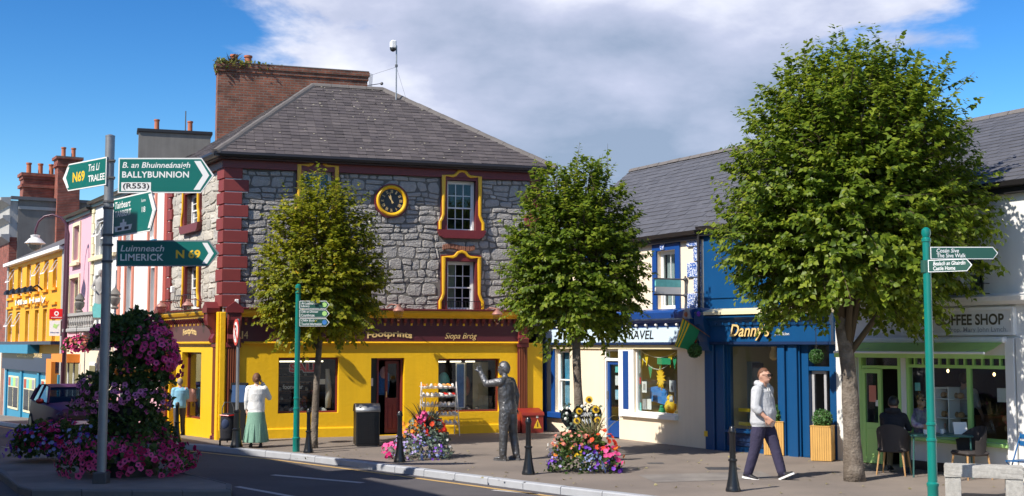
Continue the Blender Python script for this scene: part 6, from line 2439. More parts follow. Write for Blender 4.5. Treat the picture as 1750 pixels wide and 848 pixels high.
# upper window with blue surround
for wU in (tU, tU2):
 su = sash_window(tr, T, wU, rec=.10, cols=2, rows=(1, 1), curtain=('both', .42), panes=False)
 mb = MB()
 for b0, b1, c0, c1 in ((wU[0] - .17, wU[0], wU[2], wU[3] + .17), (wU[1], wU[1] + .17, wU[2], wU[3] + .17), (wU[0], wU[1], wU[3], wU[3] + .17)):
  mb.box(b0, b1, 0, .04, c0, c1, T)
 mb.build('window_surround', M['royal_blue'], tr)
 MB().prism([(wU[0] + .2, wU[3] + .02), (wU[0] + .34, wU[3] + .02), (wU[0] + .38, wU[3] + .26), (wU[0] + .16, wU[3] + .26)], 0, .075, T).build('keystone', M['quoin_blue'], tr)
# vermiculated blue and white quoins
mm = M['quoin_blue']
nt_ = mm.node_tree
vt = nt_.nodes.new('ShaderNodeTexNoise'); vt.inputs['Scale'].default_value = 34; vt.inputs['Detail'].default_value = 1
gg = nt_.nodes.new('ShaderNodeNewGeometry'); nt_.links.new(gg.outputs['Position'], vt.inputs['Vector'])
rp_ = nt_.nodes.new('ShaderNodeValToRGB'); rp_.color_ramp.interpolation = 'CONSTANT'
rp_.color_ramp.elements[0].color = (.02, .09, .36, 1); rp_.color_ramp.elements[1].position = .52; rp_.color_ramp.elements[1].color = (.62, .66, .72, 1)
nt_.links.new(vt.outputs['Fac'], rp_.inputs[0]); nt_.links.new(rp_.outputs[0], nt_.nodes['Principled BSDF'].inputs['Base Color'])
qz = [T.z(1200, y) for y in (402, 421, 447, 474, 500, 528)]
for i, (z1, z0, w) in enumerate(((qz[0], qz[1], .48), (qz[1], qz[2], .24), (qz[2], qz[3], .48), (qz[3], qz[4], .24), (qz[4], qz[5], .48))):
 MB().box(T.L - w - .06, T.L - .06, 0, .06, z0 + .01, z1 - .01, T, bev=.015).build('quoin', mm, tr)
downpipe(tr, T, T.L - .02, zc1, TE - .05, n=.12)
# hanging sign on its iron bracket
q = T.px(1175, 496)
sg = empty('projecting_sign', T.pt(q[0], 0, q[1]), 'small teal and grey hanging sign on iron bracket over travel shop', 'sign')
b = MB()
y0_ = T.pt(q[0], 0, 0).y
P1 = T.pt(q[0], .06, T.z(1175, 478)); P2 = T.pt(q[0], .95, T.z(1175, 478))
P3 = T.pt(q[0], .06, T.z(1175, 505)); P4 = T.pt(q[0], .95, T.z(1175, 505))
b.tube([P1, P2], .018, 8); b.tube([P3, P4], .018, 8); b.tube([P1 + Vector((0, 0, .08)), P3 - Vector((0, 0, .18))], .02, 8)
b.build('bracket', M['galv_dark'], sg)
for p in (P1, P3):
 MB().ell(p, (.05, .05, .05), 10, 8).build('boss', M['galv_dark'], sg)
SF = Fr(P2.xy, P1.xy)
z0s, z1s = P3.z + .02, P1.z - .02
MB().box(.04, .74, -.02, .02, z0s + .16, z1s, SF).build('teal_panel', M['print_teal'], sg)
MB().box(.04, .74, -.02, .02, z0s, z0s + .158, SF).build('grey_panel', M['print_white'], sg)

# ---- Danny's
D = DANNY
dn = empty('hair_salon', D.pt(0, 0, 0), 'deep blue hair salon with gold script sign and tall shop window', 'building', 'shops of the right-hand row')
DE = 4.95
dzf0, dzf1 = D.z(1290, 584), D.z(1290, 547)
dW = D.rect(1243, 1329, 588, 738)
dW = (dW[0], dW[1], D.z(1286, 737), D.z(1286, 590))
dR = (D.a(1366), D.a(1424), 0, D.z(1390, 590))
dUw = (D.a(1290) - .4, D.a(1290) + .5, 3.15, 4.55)
mb = wall_sheet(D, 0, D.L, -.2, DE, [dW, dR], t=.2)
side_walls(D, 0, D.L, -.2, DE, 6.2, mb)
mb.build('wall', M['danny_blue'], dn, recalc=False)
gable_roof(dn, D, 0, D.L, DE, 3.0, 7.35, M['slate_blue'], slates=M['slate_blue'], back=6.2, e=.18, verge=.02)
gutter_run(dn, D, 0, D.L, DE, n=.22)
for i in range(3):
 a = .18 + i * .95
 MB().box(a, a + .8, 0, .03, dzf1 + .5, DE - .3, D).build('wall_panel', M['danny_blue'], dn)
MB().box(0.02, D.L - .02, 0, .12, dzf0, dzf1 - .12, D).build('fascia', M['danny_blue'], dn)
MB().box(.0, D.L, 0, .15, dzf0 - .06, dzf0 - .002, D).build('fascia_bead', M['navy'], dn)
MB().profile([(0, dzf1 - .12), (.14, dzf1 - .12), (.20, dzf1), (.30, dzf1 + .06), (.30, dzf1 + .10), (0, dzf1 + .12)], .05, D.L - .02, D).build('cornice', M['danny_blue'], dn)
MB().profile([(0, dzf1 + .122), (.34, dzf1 + .122), (.34, dzf1 + .19), (.05, dzf1 + .26), (0, dzf1 + .26)], .03, D.L - .01, D).build('cornice_lead', M['cream_trim'], dn)
for i in range(14):
 a = .25 + i * .2
 if a < D.L - .2:
  MB().box(a, a + .07, .125, .185, dzf1 - .10, dzf1 - .02, D).build('dentil', M['danny_blue'], dn)
r = D.rect(1250, 1319, 553, 582, .12)
lettering("Danny's", D, r[0], r[1], r[2], r[3], .125, M['gilt'], dn, shear=.32, bold=.012, depth=.06)
lettering("Danny's", D, r[0] + .015, r[1] + .015, r[2] - .012, r[3] - .012, .124, M['print_black'], dn, shear=.32, bold=.03, depth=.03, name='lettering_shadow')
r = D.rect(1325, 1349, 568, 573, .12)
lettering('Hair Salon', D, r[0], r[1], r[2], r[3], .125, M['print_white'], dn, bold=.01)
# rounded party consoles with painted tops
for k, (a, m) in enumerate(((-.30, 'print_white'), (.02, 'petal_violet'))):
 fr_ = T if k == 0 else D
 aa = T.L - .34 if k == 0 else .02
 MB().profile([(0, dzf0 - .2), (.16, dzf0 - .2), (.2, dzf0), (.34, dzf1 - .1), (.36, dzf1 + .05), (0, dzf1 + .05)], aa, aa + .27, fr_).build('console', M['danny_blue'], dn)
 P = [(aa + .135 + .14 * math.cos(math.pi * i / 10), dzf1 + .05 + .24 * math.sin(math.pi * i / 10)) for i in range(11)]
 MB().prism(P, .0, .34, fr_).build('console_top', M['stone_grey'] if k == 0 else M['danny_blue'], dn)
 MB().ell(fr_.pt(aa + .135, .345, dzf1 + .15), (.05, .05, .06), 8, 6).build('rosette', M['terracotta'] if k == 0 else M['petal_violet'], dn)
# pilasters, panels and stall riser
for x0, x1 in ((1208, 1222), (1226, 1240), (1331, 1343), (1349, 1364)):
 MB().box(D.a(x0), D.a(x1), 0, .07, -.2, dzf0 - .061, D, bev=.01).build('pilaster', M['danny_blue'], dn)
MB().box(dW[0], dW[1], 0, .035, .12, dW[2] - .05, D, bev=.01).build('stall_riser', M['navy'], dn)
MB().box(dW[0] + .08, dW[1] - .08, .035, .055, .22, dW[2] - .16, D, bev=.01).build('riser_panel', M['navy'], dn)
MB().box(dW[0] - .03, dW[1] + .03, 0, .10, dW[2] - .05, dW[2] - .003, D).build('sill', M['danny_blue'], dn)
sw3 = shop_window(dn, D, dW, -.06, 'danny_blue', fw=.03, rm='warm_room', depth=1.8)
r = D.rect(1247, 1275, 618, 730, -.5)
MB().box(r[0], r[1] + .2, -.75, -.72, r[2], r[3], D).build('screen', M['grey_room'], sw3)
MB().box(D.a(1258), D.a(1268), -.60, -.58, D.z(1262, 700), D.z(1262, 622), D).build('banner', M['print_white'], sw3)
for y in (703, 727):
 MB().box(dW[0] + .05, dW[1] - .08, -.35, -.3, D.z(1280, y + 3), D.z(1280, y - 3), D).build('shelf', M['flag_gold'], sw3)
r = D.rect(1286, 1304, 620, 668, -.4)
MB().box(r[0], r[1], -.42, -.40, r[2], r[3], D).build('poster', M['print_black'], sw3)
MB().ell(D.pt(D.a(1318), -.45, D.z(1318, 650)), (.17, .1, .2), 12, 8).build('hair_wig', M['hair_ginger'], sw3, smooth='all')
MB().lathe([(.02, .35), (.07, .25), (.05, .2), (.1, .1), (.1, 0), (.04, -.05)], D.pt(D.a(1297), -.5, D.z(1297, 612)), 10).build('hanging_lamp', M['gilt'], sw3, smooth=True)
# recessed door
room(D, dR[0], dR[1], -.01, dR[3] + .01, -.19, -1.6, M['grey_room'], dn, 'porch')
mb = MB()
mb.box(dR[0] + .01, dR[0] + .18, -.25, -.05, 0, dR[3], D)
mb.box(dR[1] - .14, dR[1] - .01, -.25, -.05, 0, dR[3], D)
mb.box(dR[0] + .18, dR[1] - .14, -.24, -.06, dR[3] - .52, dR[3] - .44, D)
df = mb.build('door_frame', M['danny_blue'], dn)
MB().box(dR[0] + .18, dR[1] - .14, -.16, -.152, dR[3] - .44, dR[3], D).build('pane', M['glass'], df)
mb = MB(); rect_ring(mb, D, dR[0] + .19, dR[0] + .55, .02, dR[3] - .53, .06, -.20, -.15)
mb.build('door', M['grey_cloth'], dn)
g = loft([(0, 0, 0, .10, .05), (0, 0, .35, .13, .06), (.01, 0, .6, .12, .05), (0, 0, .7, .03, .03)])
c = D.pt(dR[0] + .70, -.5, .95)
g.v = [(x + c.x, y + c.y, z + c.z) for x, y, z in g.v]
g.build('hung_garment', M['pink_garment'], dn, smooth='all')
MB().box(.03, .13, .075, .08, .28, .40, D).build('yellow_tag', M['sign_yellow'], dn)

# ---- coffee shop
Cf = CAFE
cf = empty('coffee_shop', Cf.pt(0, 0, 0), 'white coffee shop with lime green door, awning and lettered fascia', 'building', 'shops of the right-hand row')
CE = 5.12
CL = 8.6
cW = (Cf.a(1546), Cf.a(1721), Cf.z(1640, 752), Cf.z(1640, 607))
cD = (Cf.a(1468), Cf.a(1538), -.02, cW[3])
cU = (Cf.a(1645), Cf.a(1684), Cf.z(1664, 505), Cf.z(1664, 430))
mb = wall_sheet(Cf, 0, CL, -.2, CE, [cW, cD, cU], t=.2)
side_walls(Cf, 0, CL, -.2, CE, 6.2, mb)
mb.build('wall', M['off_white'], cf, recalc=False)
gable_roof(cf, Cf, 0, CL, CE, 3.9, 7.2, M['slate_blue'], slates=M['slate_blue'], back=7.5, e=.2, course=.22, width=.27)
gutter_run(cf, Cf, 0, CL, CE, n=.24)
sash_window(cf, Cf, cU, rec=.08, cols=1, rows=(1, 1), curtain=('both', .45), panes=False)
window_guard(cf, Cf, cU[0] - .1, cU[1] + .12, cU[2] + .02, cU[2] + .2, n=.2, bars=7)
zs0, zs1 = Cf.z(1670, 573), Cf.z(1670, 526)
zk = Cf.z(1670, 507)
s0a, s1a = Cf.a(1545), Cf.a(1738)
MB().profile([(0, zs1 + .04), (.12, zs1 + .04), (.22, zs1 + .10), (.24, zk - .02), (0, zk + .04)], .2, CL, Cf).build('cornice', M['off_white'], cf)
mb = MB(); rect_ring(mb, Cf, s0a, s1a, zs0, zs1, .05, 0, .08); mb.build('fascia_frame', M['white_paint'], cf)
MB().box(s0a + .05, s1a - .05, 0, .05, zs0 + .05, zs1 - .05, Cf).build('fascia', M['off_white'], cf)
r = Cf.rect(1598, 1716, 537, 556, .05)
lettering('COFFEE SHOP', Cf, r[0], r[1], r[2], r[3], .053, M['print_brown'], cf, bold=.028)
r = Cf.rect(1621, 1722, 559, 570, .05)
lettering('Prop. Mary John Lynch.', Cf, r[0], r[1], r[2], r[3], .053, M['print_grey'], cf, bold=.004)
for x0, x1 in ((1722, 1738), (1741, 1760), (1452, 1465)):
 MB().box(Cf.a(x0), Cf.a(x1), 0, .09, -.2, zs0 - .05, Cf, bev=.01).build('pilaster', M['off_white'], cf)
# awning with its cassette
w0, w1 = Cf.a(1462, 590), Cf.a(1726, 590)
za = Cf.z(1600, 585)
aw = MB().box(w0, w1, .02, .16, za - .02, za + .09, Cf, bev=.03).build('awning', M['white_paint'], cf)
mb = MB()
n1_ = .62
zb_ = Cf.z(1600, 603, n1_)
k = 24
vs = []
for i in range(k + 1):
 a = w0 + .04 + (w1 - w0 - .08) * i / k
 w = .006 * math.sin(i * 2.1)
 vs += [Cf.pt(a, .14, za - .01), Cf.pt(a, n1_ * .6, za - .01 + (zb_ - za) * .52 - .01 + w), Cf.pt(a, n1_, zb_), Cf.pt(a, n1_ + .004 + w, zb_ - .10)]
fs = []
for i in range(k):
 for j in range(3):
  fs.append((i * 4 + j, i * 4 + j + 1, (i + 1) * 4 + j + 1, (i + 1) * 4 + j))
mb.add(vs, fs)
mb.build('awning_cloth', M['awning_green'], aw, smooth=True, recalc=False)
MB().tube([Cf.pt(w0 + .04, n1_, zb_), Cf.pt(w1 - .04, n1_, zb_)], .022, 8).build('front_bar', M['white_paint'], aw)
for a in (w0 + .5, w1 - .5):
 MB().tube([Cf.pt(a, .1, za - .06), Cf.pt(a + .2, .35, za - .12), Cf.pt(a, n1_ - .03, zb_)], .014, 6).build('folding_arm', M['galv'], aw)
# window: frame, toplights, panes, sill
mb = MB(); rect_ring(mb, Cf, cW[0], cW[1], cW[2], cW[3], .06, -.12, -.02)
ztr = Cf.z(1640, 627)
mb.box(cW[0] + .06, cW[1] - .06, -.11, -.03, ztr - .03, ztr + .03, Cf)
for u in (.62,):
 a = cW[0] + (cW[1] - cW[0]) * u
 mb.box(a - .035, a + .035, -.11, -.03, cW[2] + .06, ztr - .03, Cf)
sw4 = mb.build('shop_window', M['cafe_green'], cf)
for i in range(1, 12):
 a = cW[0] + (cW[1] - cW[0]) * i / 12
 MB().box(a - .018, a + .018, -.10, -.04, ztr + .03, cW[3] - .06, Cf).build('toplight_bar', M['cafe_green'], sw4)
am = cW[0] + (cW[1] - cW[0]) * .62
MB().box(cW[0] + .05, am - .03, -.07, -.062, cW[2] + .05, ztr - .025, Cf).build('pane', M['glass'], sw4)
MB().box(am + .03, cW[1] - .05, -.07, -.062, cW[2] + .05, ztr - .025, Cf).build('pane', M['glass'], sw4)
MB().box(cW[0] + .05, cW[1] - .05, -.07, -.062, ztr + .025, cW[3] - .05, Cf).build('pane', M['glass'], sw4)
room(Cf, cD[0] - .0, cW[1] + .3, -.02, cW[3] + .02, -.2, -3.2, M['dark_room'], sw4, 'room_lining')
MB().box(cW[0] - .04, cW[1] + .04, 0, .14, cW[2] - .07, cW[2] - .002, Cf, bev=.015).build('sill', M['cafe_green'], cf)
MB().box(cW[0], cW[1], .002, .04, -.1, .16, Cf).build('plinth', M['gutter'], cf)
# door: one leaf shut, the other open on the dark interior
dzt = Cf.z(1490, 630)
mb = MB(); rect_ring(mb, Cf, cD[0], cD[1], -.08, cD[3], .06, -.12, .02)
mb.box(cD[0] + .06, cD[1] - .06, -.1, .0, dzt, dzt + .06, Cf)
df = mb.build('door_frame', M['cafe_green'], cf)
MB().box(cD[0] + .06, cD[1] - .06, -.05, -.043, dzt + .06, cD[3] - .06, Cf).build('pane', M['glass'], df)
l1 = cD[0] + (cD[1] - cD[0]) * .54
mb = MB(); rect_ring(mb, Cf, cD[0] + .065, l1, .02, dzt - .005, .085, -.03, .02)
mb.box(cD[0] + .15, l1 - .085, -.02, .01, .105, .80, Cf)
leaf_ = mb.build('door_leaf', M['cafe_green'], cf)
MB().box(cD[0] + .19, l1 - .125, .01, .022, .17, .68, Cf, bev=.01).build('panel', M['cafe_green'], leaf_)
MB().box(cD[0] + .15, l1 - .085, -.008, -.001, .80, dzt - .09, Cf).build('pane', M['glass'], leaf_)
MB().box(cD[0] + .24, cD[0] + .42, .0, .004, 1.20, 1.52, Cf).build('poster', M['petal_coral'], leaf_)
MB().box(cD[0] + .40, cD[0] + .5, .0, .004, 1.12, 1.24, Cf).build('notice', M['print_white'], leaf_)
# inside: counter, cake cabinet, picture, lamps, person behind the glass
inn = MB()
inn.box(cW[0] + .2, cW[1] - .1, -2.2, -1.6, 0, .95, Cf, bev=.02)
inn.build('counter', M['timber'], sw4)
shelves(Cf, cW[0] + 1.2, cW[1] + .1, 1.1, 2.1, -2.7, 3, sw4, rnd)
mb = MB(); rect_ring(mb, Cf, Cf.a(1582), Cf.a(1606), cW[2] + .05, Cf.z(1590, 662), .025, -.5, -.2); cab = mb.build('cake_cabinet', M['white_paint'], sw4)
for z in (.35, .7):
 zz = cW[2] + z
 MB().box(Cf.a(1582), Cf.a(1614), -.6, -.2, zz, zz + .015, Cf).build('shelf', M['white_paint'], cab)
 for j in range(4):
  MB().ell(Cf.pt(Cf.a(1585) + j * .13, -.4, zz + .07), (.07, .06, .06), 10, 6).build('cake', M['oak'], cab, smooth='all')
MB().box(Cf.a(1686), Cf.a(1709), -.25, -.24, Cf.z(1697, 688), Cf.z(1697, 664), Cf).build('notice', M['print_white'], sw4)
MB().box(Cf.a(1557), Cf.a(1566), -.08, -.075, Cf.z(1561, 668), Cf.z(1561, 654), Cf).build('notice', M['print_teal'], sw4)
for x, y in ((1620, 634), (1655, 658), (1699, 640)):
 c = Cf.px(x, y, -.9)
 MB().ell(Cf.pt(c[0], -.9, c[1]), (.025, .025, .035), 8, 6).build('bulb', M['warm_bulb'], sw4)
 MB().tube([Cf.pt(c[0], -.9, c[1] + .03), Cf.pt(c[0], -.9, cW[3])], .004, 4).build('flex', M['black_plastic'], sw4)
for x, z, s in ((1700, .28, .14), (1712, .5, .1), (1692, .45, .09)):
 MB().box(Cf.a(x) - s, Cf.a(x) + s, -.6, -.35, cW[2] + z - .1, cW[2] + z, Cf, bev=.02).build('basket', M['oak'], sw4)
# a tall block on the near-left side of the street, out of frame, whose parapet throws the street into shade
q0 = Vector((-8.7, 13.7)); dd = Vector((-.535, .845))
OP = Fr((q0 - dd * 9.0).xy, (q0 + dd * 34).xy)
op = empty('near_terrace', OP.pt(0, 0, -.1), 'rendered terrace with parapet on the near side of the street', 'building')
hol = [(a, a + 1.0, z, z + 1.7) for a in np.arange(1.5, 40, 2.6) for z in (3.6, 6.2)]
mb = wall_sheet(OP, 0, OP.L, -1, 9.0, hol, t=.2)
mb.box(0, OP.L, -8, -.21, -1, 8.7, OP)
mb.build('wall', M['off_white'], op, recalc=False)
MB().box(0, OP.L, -.35, .0, 9.0, 9.12, OP).build('coping', M['stone_grey'], op)
MB().box(12.2, 13.7, -.7, -.02, 9.12, 9.65, OP).build('chimney', M['brick_red'], op)
# ------------------------------------------------------------------ trees
def crown_at(px0, px1, py0, py1, Y, wide_y):
 c = at((px0 + px1) / 2, wide_y, Y)
 rx = (px1 - px0) / 2 * mpp(Y)
 ru = (wide_y - py0) * mpp(Y)
 rd = (py1 - wide_y) * mpp(Y)
 return ((c.x, c.y + .25, c.z), (rx * .93, rx * .80, ru * .95, rd * .98))
b = gnd(536, 766)
tree('slender young lime tree with yellowish crown before the shoe shop sale window', (b.x, b.y, 0), .085, 2.6, crown_at(432, 664, 285, 605, b.y, 475), 1450, 16, .13, M['leaf_yellowish'], 3, tw=(.22, .48), sink=.4)
b = gnd(992, 784)
tree('medium lime tree rising behind the memorial plaque and flower bed', (b.x, b.y, 0), .105, 2.55, crown_at(852, 1116, 250, 606, b.y, 450), 1750, 16, .13, M['leaf_lime'], 8, tw=(.22, .48), sink=.4)
b = gnd(1461, 822)
tree('largest lime tree with broad crown in front of the hair salon and coffee shop', (b.x, b.y, 0), .165, 2.5, crown_at(1213, 1718, 26, 596, b.y, 345), 3700, 18, .135, M['leaf_lime'], 12, tw=(.26, .56), sink=.35, lean=(-.22, 0))

# ------------------------------------------------------------------ flower displays
def flower_bed(label, loc, mounds, blooms, spikes=(), group=None, name='flower_bed', leaf='leaf_petunia', seed=1, nleaf=900, lsize=.09, base=None):
 rs = np.random.RandomState(seed)
 root = empty(name, loc, label, 'flowers', group)
 L = Vector(loc)
 C, Nn = [], []
 for (c, r) in mounds:
  p, n = dome_pts(rs, nleaf, L + Vector(c), r, zmin=-.35, inner=.45)
  C.append(p); Nn.append(n)
 C = np.concatenate(C); Nn = np.concatenate(Nn)
 T = _norm(Nn * .6 + rs.normal(scale=.6, size=C.shape) + np.array([0, 0, .15]))
 o = leaf_cloud('foliage', C, T, Nn + rs.normal(scale=.5, size=C.shape), rs.uniform(.6, 1.15, len(C)) * lsize, M[leaf], root)
 o['kind'] = 'stuff'
 for (m, cnt, c, r, rad, eye) in blooms:
  p, n = dome_pts(rs, cnt, L + Vector(c), r, zmin=-.45, jitter=.10, inner=.86)
  n = _norm(n + rs.normal(scale=.35, size=n.shape) + np.array([-.1, -.25, .1]))
  o = bloom_cloud('blooms', p + n * .015, n, rs.uniform(.7, 1.15, len(p)) * rad, M[m], root, eye=M[eye] if eye else None)
  o['kind'] = 'stuff'
 for (m, c, cnt, ln, spread, wd) in spikes:
  base_ = np.tile(np.array(L + Vector(c)), (cnt, 1)) + rs.normal(scale=.04, size=(cnt, 3)) * np.array([1, 1, 0])
  # arching strap leaves, each of several segments
  mb = MB()
  for i in range(cnt):
   az = rs.uniform(0, 2 * math.pi); s = spread * rs.uniform(.25, 1.0); l = ln * rs.uniform(.65, 1.1)
   d = Vector((math.cos(az), math.sin(az), 0)); sd = Vector((-d.y, d.x, 0))
   vs = []
   for k in range(6):
    u = k / 5
    p = Vector(base_[i]) + d * (l * s * u) + Vector((0, 0, l * (u - .55 * s * u * u * u)))
    w = wd * (1 - u) ** .6 * (0.5 + min(1, u * 4) * .5)
    vs += [p - sd * w, p + sd * w + Vector((0, 0, w * .3))]
   mb.add(vs, [(2 * k, 2 * k + 2, 2 * k + 3, 2 * k + 1) for k in range(5)])
  o = mb.build('strap_leaves', M[m], root, recalc=False)
  o['kind'] = 'stuff'
 return root
# bed in front of the shoe shop
g = gnd(722, 783); k = mpp(g.y)
flower_bed('mixed flower bed with spiky bronze leaves left of the statue', (g.x, g.y, 0),
 [((0, 0, .15), (.62, .5, .45)), ((.1, .1, .45), (.42, .4, .42))],
 [('petal_magenta', 40, (-.58, -.1, .1), (.25, .22, .25), 0.051, None), ('petal_blue', 99, (-.05, -.15, .12), (.50, .45, .38), 0.033, None), ('petal_violet', 40, (.1, -.2, .12), (.45, .38, .33), 0.029, None),
  ('petal_lilac', 79, (-.1, -.12, .22), (.52, .45, .36), 0.031, None), ('petal_orange', 33, (-.2, -.05, .58), (.22, .2, .24), 0.051, None), ('petal_red', 40, (.22, -.05, .6), (.25, .22, .25), 0.055, None), ('petal_magenta', 17, (.0, -.1, .78), (.12, .12, .16), 0.055, None), ('petal_pink', 20, (-.3, -.1, .42), (.2, .2, .2), 0.041, None), ('petal_white', 11, (.5, -.15, .25), (.2, .2, .2), 0.032, None)],
 spikes=[('leaf_bronze', (.05, .05, .45), 44, .95, .75, .022)], group='flower beds on the pavement', seed=5, leaf='leaf_silver', lsize=.075)
g = gnd(1000, 806)
flower_bed('mixed flower bed with red and coral blooms under the memorial plaque', (g.x, g.y, 0),
 [((0, 0, .15), (.64, .5, .42)), ((-.05, .1, .42), (.5, .4, .34))],
 [('petal_coral', 59, (-.22, -.05, .52), (.36, .28, .24), 0.037, None), ('petal_red', 30, (.3, -.05, .48), (.28, .25, .26), 0.046, None), ('petal_magenta', 40, (.42, -.12, .25), (.24, .25, .25), 0.046, None), ('petal_violet', 53, (.38, -.15, .06), (.28, .26, .22), 0.041, None),
  ('petal_violet', 26, (.02, -.2, .35), (.2, .2, .18), 0.037, None), ('petal_blue', 86, (.12, -.28, .10), (.22, .2, .3), 0.026, None), ('petal_lilac', 40, (-.55, -.1, .15), (.16, .2, .25), 0.029, None), ('petal_violet', 20, (-.55, -.15, .08), (.16, .2, .18), 0.032, None), ('petal_orange', 26, (-.4, -.15, .36), (.2, .2, .2), 0.032, None), ('petal_orange', 13, (.58, -.05, .25), (.14, .2, .2), 0.046, None), ('petal_yellow', 17, (-.15, -.22, .36), (.16, .15, .15), 0.037, None), ('petal_white', 7, (-.6, -.1, .45), (.08, .1, .1), 0.046, None)],
 spikes=[('leaf_straw', (.15, .15, .5), 30, .8, .95, .02)], group='flower beds on the pavement', seed=9, lsize=.08)
# tall tiered petunia tower on the traffic island
g = gnd(205, 815)
tower = flower_bed('tall tiered tower of pink petunias on the traffic island', (g.x, g.y + .35, 0),
 [((0, 0, .35), (1.12, .85, .70)), ((0, 0, .85), (.75, .6, .5)), ((-.10, 0, 1.35), (.82, .70, .60)), ((.15, 0, 1.75), (.6, .55, .5)), ((.30, 0, 2.2), (.52, .52, .66)), ((.02, .1, 2.5), (.42, .42, .42)), ((-.28, 0, 2.38), (.40, .4, .34))],
 [('petal_magenta', 380, (.0, -.02, .28), (1.10, .88, .58), .066, 'flower_eye'), ('petal_crimson', 110, (.15, -.02, .35), (1.12, .88, .52), .06, 'flower_eye'), ('petal_violet', 70, (-.6, -.05, .5), (.5, .8, .4), .045, None), ('petal_blue', 60, (-.5, -.1, .7), (.5, .7, .35), .04, None),
  ('petal_pink', 230, (-.12, -.02, 1.35), (.84, .70, .52), .052, 'flower_eye'), ('petal_orange', 50, (.1, -.1, 1.80), (.5, .5, .2), .035, None), ('petal_magenta', 230, (.36, -.02, 2.15), (.50, .52, .62), .072, 'flower_eye'), ('petal_magenta', 50, (-.35, -.02, 2.4), (.34, .4, .34), .062, 'flower_eye'), ('petal_crimson', 70, (.62, 0, 1.95), (.30, .45, .55), .055, 'flower_eye')],
 name='flower_tower', seed=14, nleaf=1500, lsize=.095)
MB().lathe([(.55, 0), (.55, .25), (.16, .32), (.10, .9), (.36, 1.0), (.38, 1.2), (.10, 1.25), (.08, 1.9), (.26, 2.0), (.27, 2.2), (.05, 2.25)], (g.x, g.y + .35, 0), 16).build('planter_column', M['black_plastic'], tower, smooth=True)
g = gnd(62, 792)
flower_bed('low dark bush of crimson and violet flowers left of the petunia tower', (g.x, g.y + .5, 0),
 [((0, 0, .25), (.62, .7, .40)), ((-.2, 0, .40), (.40, .5, .36)), ((.25, 0, .4), (.4, .5, .36))],
 [('petal_crimson', 110, (.05, 0, .40), (.58, .7, .40), .05, 'flower_eye'), ('petal_violet', 90, (-.1, -.05, .3), (.65, .72, .45), .045, None), ('petal_blue', 60, (.1, -.1, .3), (.62, .7, .4), .04, None), ('petal_magenta', 60, (.3, 0, .4), (.5, .7, .4), .055, 'flower_eye')],
 name='flower_bush', seed=17, nleaf=1100, lsize=.09)
# hanging baskets over the left pavement
for (px_, py_, Yd, r, lab) in ((130, 592, 41.0, .42, 'pink hanging basket in front of the pink house'), (250, 585, 36.0, .22, 'small pink hanging basket beside the petunia tower')):
 c = at(px_, py_, Yd)
 hb = flower_bed(lab, (c.x, c.y, c.z), [((0, 0, 0), (r, r, r * .8))], [('petal_magenta', 120, (0, 0, -.02), (r, r, r * .85), .07, None), ('petal_coral', 40, (.1, 0, .05), (r, r, r * .8), .06, None)], name='hanging_basket', group='hanging flower baskets', seed=22, nleaf=350, lsize=.12)
 MB().tube([(c.x, c.y, c.z), (c.x, c.y, c.z + r * 1.6), (c.x + .7, c.y + .42, c.z + r * 1.7)], .012, 5).build('bracket', M['black_iron'], hb)
# ------------------------------------------------------------------ street furniture
rnd = random.Random(31)
# bollards
def bollard(loc, label):
 root = empty('bollard', loc, label, 'bollard', 'black cast iron bollards along the kerb')
 MB().lathe([(.115, 0), (.118, .03), (.105, .06), (.098, .10), (.075, .22), (.062, .34), (.055, .42), (.055, .46)], (0, 0, 0), 20).build('base', M['black_iron'], root, smooth=True, local=True)
 MB().lathe([(.068, .46), (.072, .475), (.068, .49), (.048, .50), (.044, .86), (.050, .87), (.050, .90)], (0, 0, 0), 20).build('shaft', M['black_iron'], root, smooth=True, local=True)
 MB().lathe([(.058, .90), (.060, .915), (.052, .93), (.050, .96), (.036, .985), (.012, .995)], (0, 0, 0), 20).build('cap', M['black_iron'], root, smooth=True, local=True)
 return root
bp = [((683, 790), 'black bollard in front of the flower bed left of the statue', 1.01), ((903, 811), 'black bollard on the kerb just right of the statue', 1.02), ((1253, 840), 'nearest black bollard, in front of the walking man', 1.03), ((527, 774), 'black bollard at the foot of the slender tree', .95), ((302, 754), 'black bollard behind the petunias, by the man in blue', .95)]
proto = None
for (p, lab, s) in bp:
 g = gnd(*p)
 if proto is None:
  o = bollard(g, lab); proto = o
 else:
  o = copy_tree(proto)
  o.location = g
  o['label'] = lab
 o.scale = (s, s, s)

# arrow-ended sign plates
def arrow_plate(par, fr, L, H, tip, m, edge='sign_white', t=.02, name='sign_plate', bw=.022):
 "plate from a=0 to a=L (point at L), centred on z=0; fr.n is its face"
 P = [(0, -H / 2), (L - tip, -H / 2), (L, 0), (L - tip, H / 2), (0, H / 2)]
 p = MB().prism(P, -t, 0, fr).build(name, M['galv'], par)
 k = H / 2 - bw
 Q = [(bw, -k), (L - tip - bw * .2, -k), (L - bw * 1.5, 0), (L - tip - bw * .2, k), (bw, k)]
 MB().prism(P, 0, .003, fr).build('border', M[edge], p)
 MB().prism(Q, .003, .006, fr).build('face', M[m], p)
 return p
def chevron(par, fr, a, H, w, m='sign_white'):
 k = H / 2
 d = k * .62
 MB().prism([(a - d, -k), (a - d + w, -k), (a + w, 0), (a - d + w, k), (a - d, k), (a, 0)], .006, .009, fr).build('chevron', M[m], par)
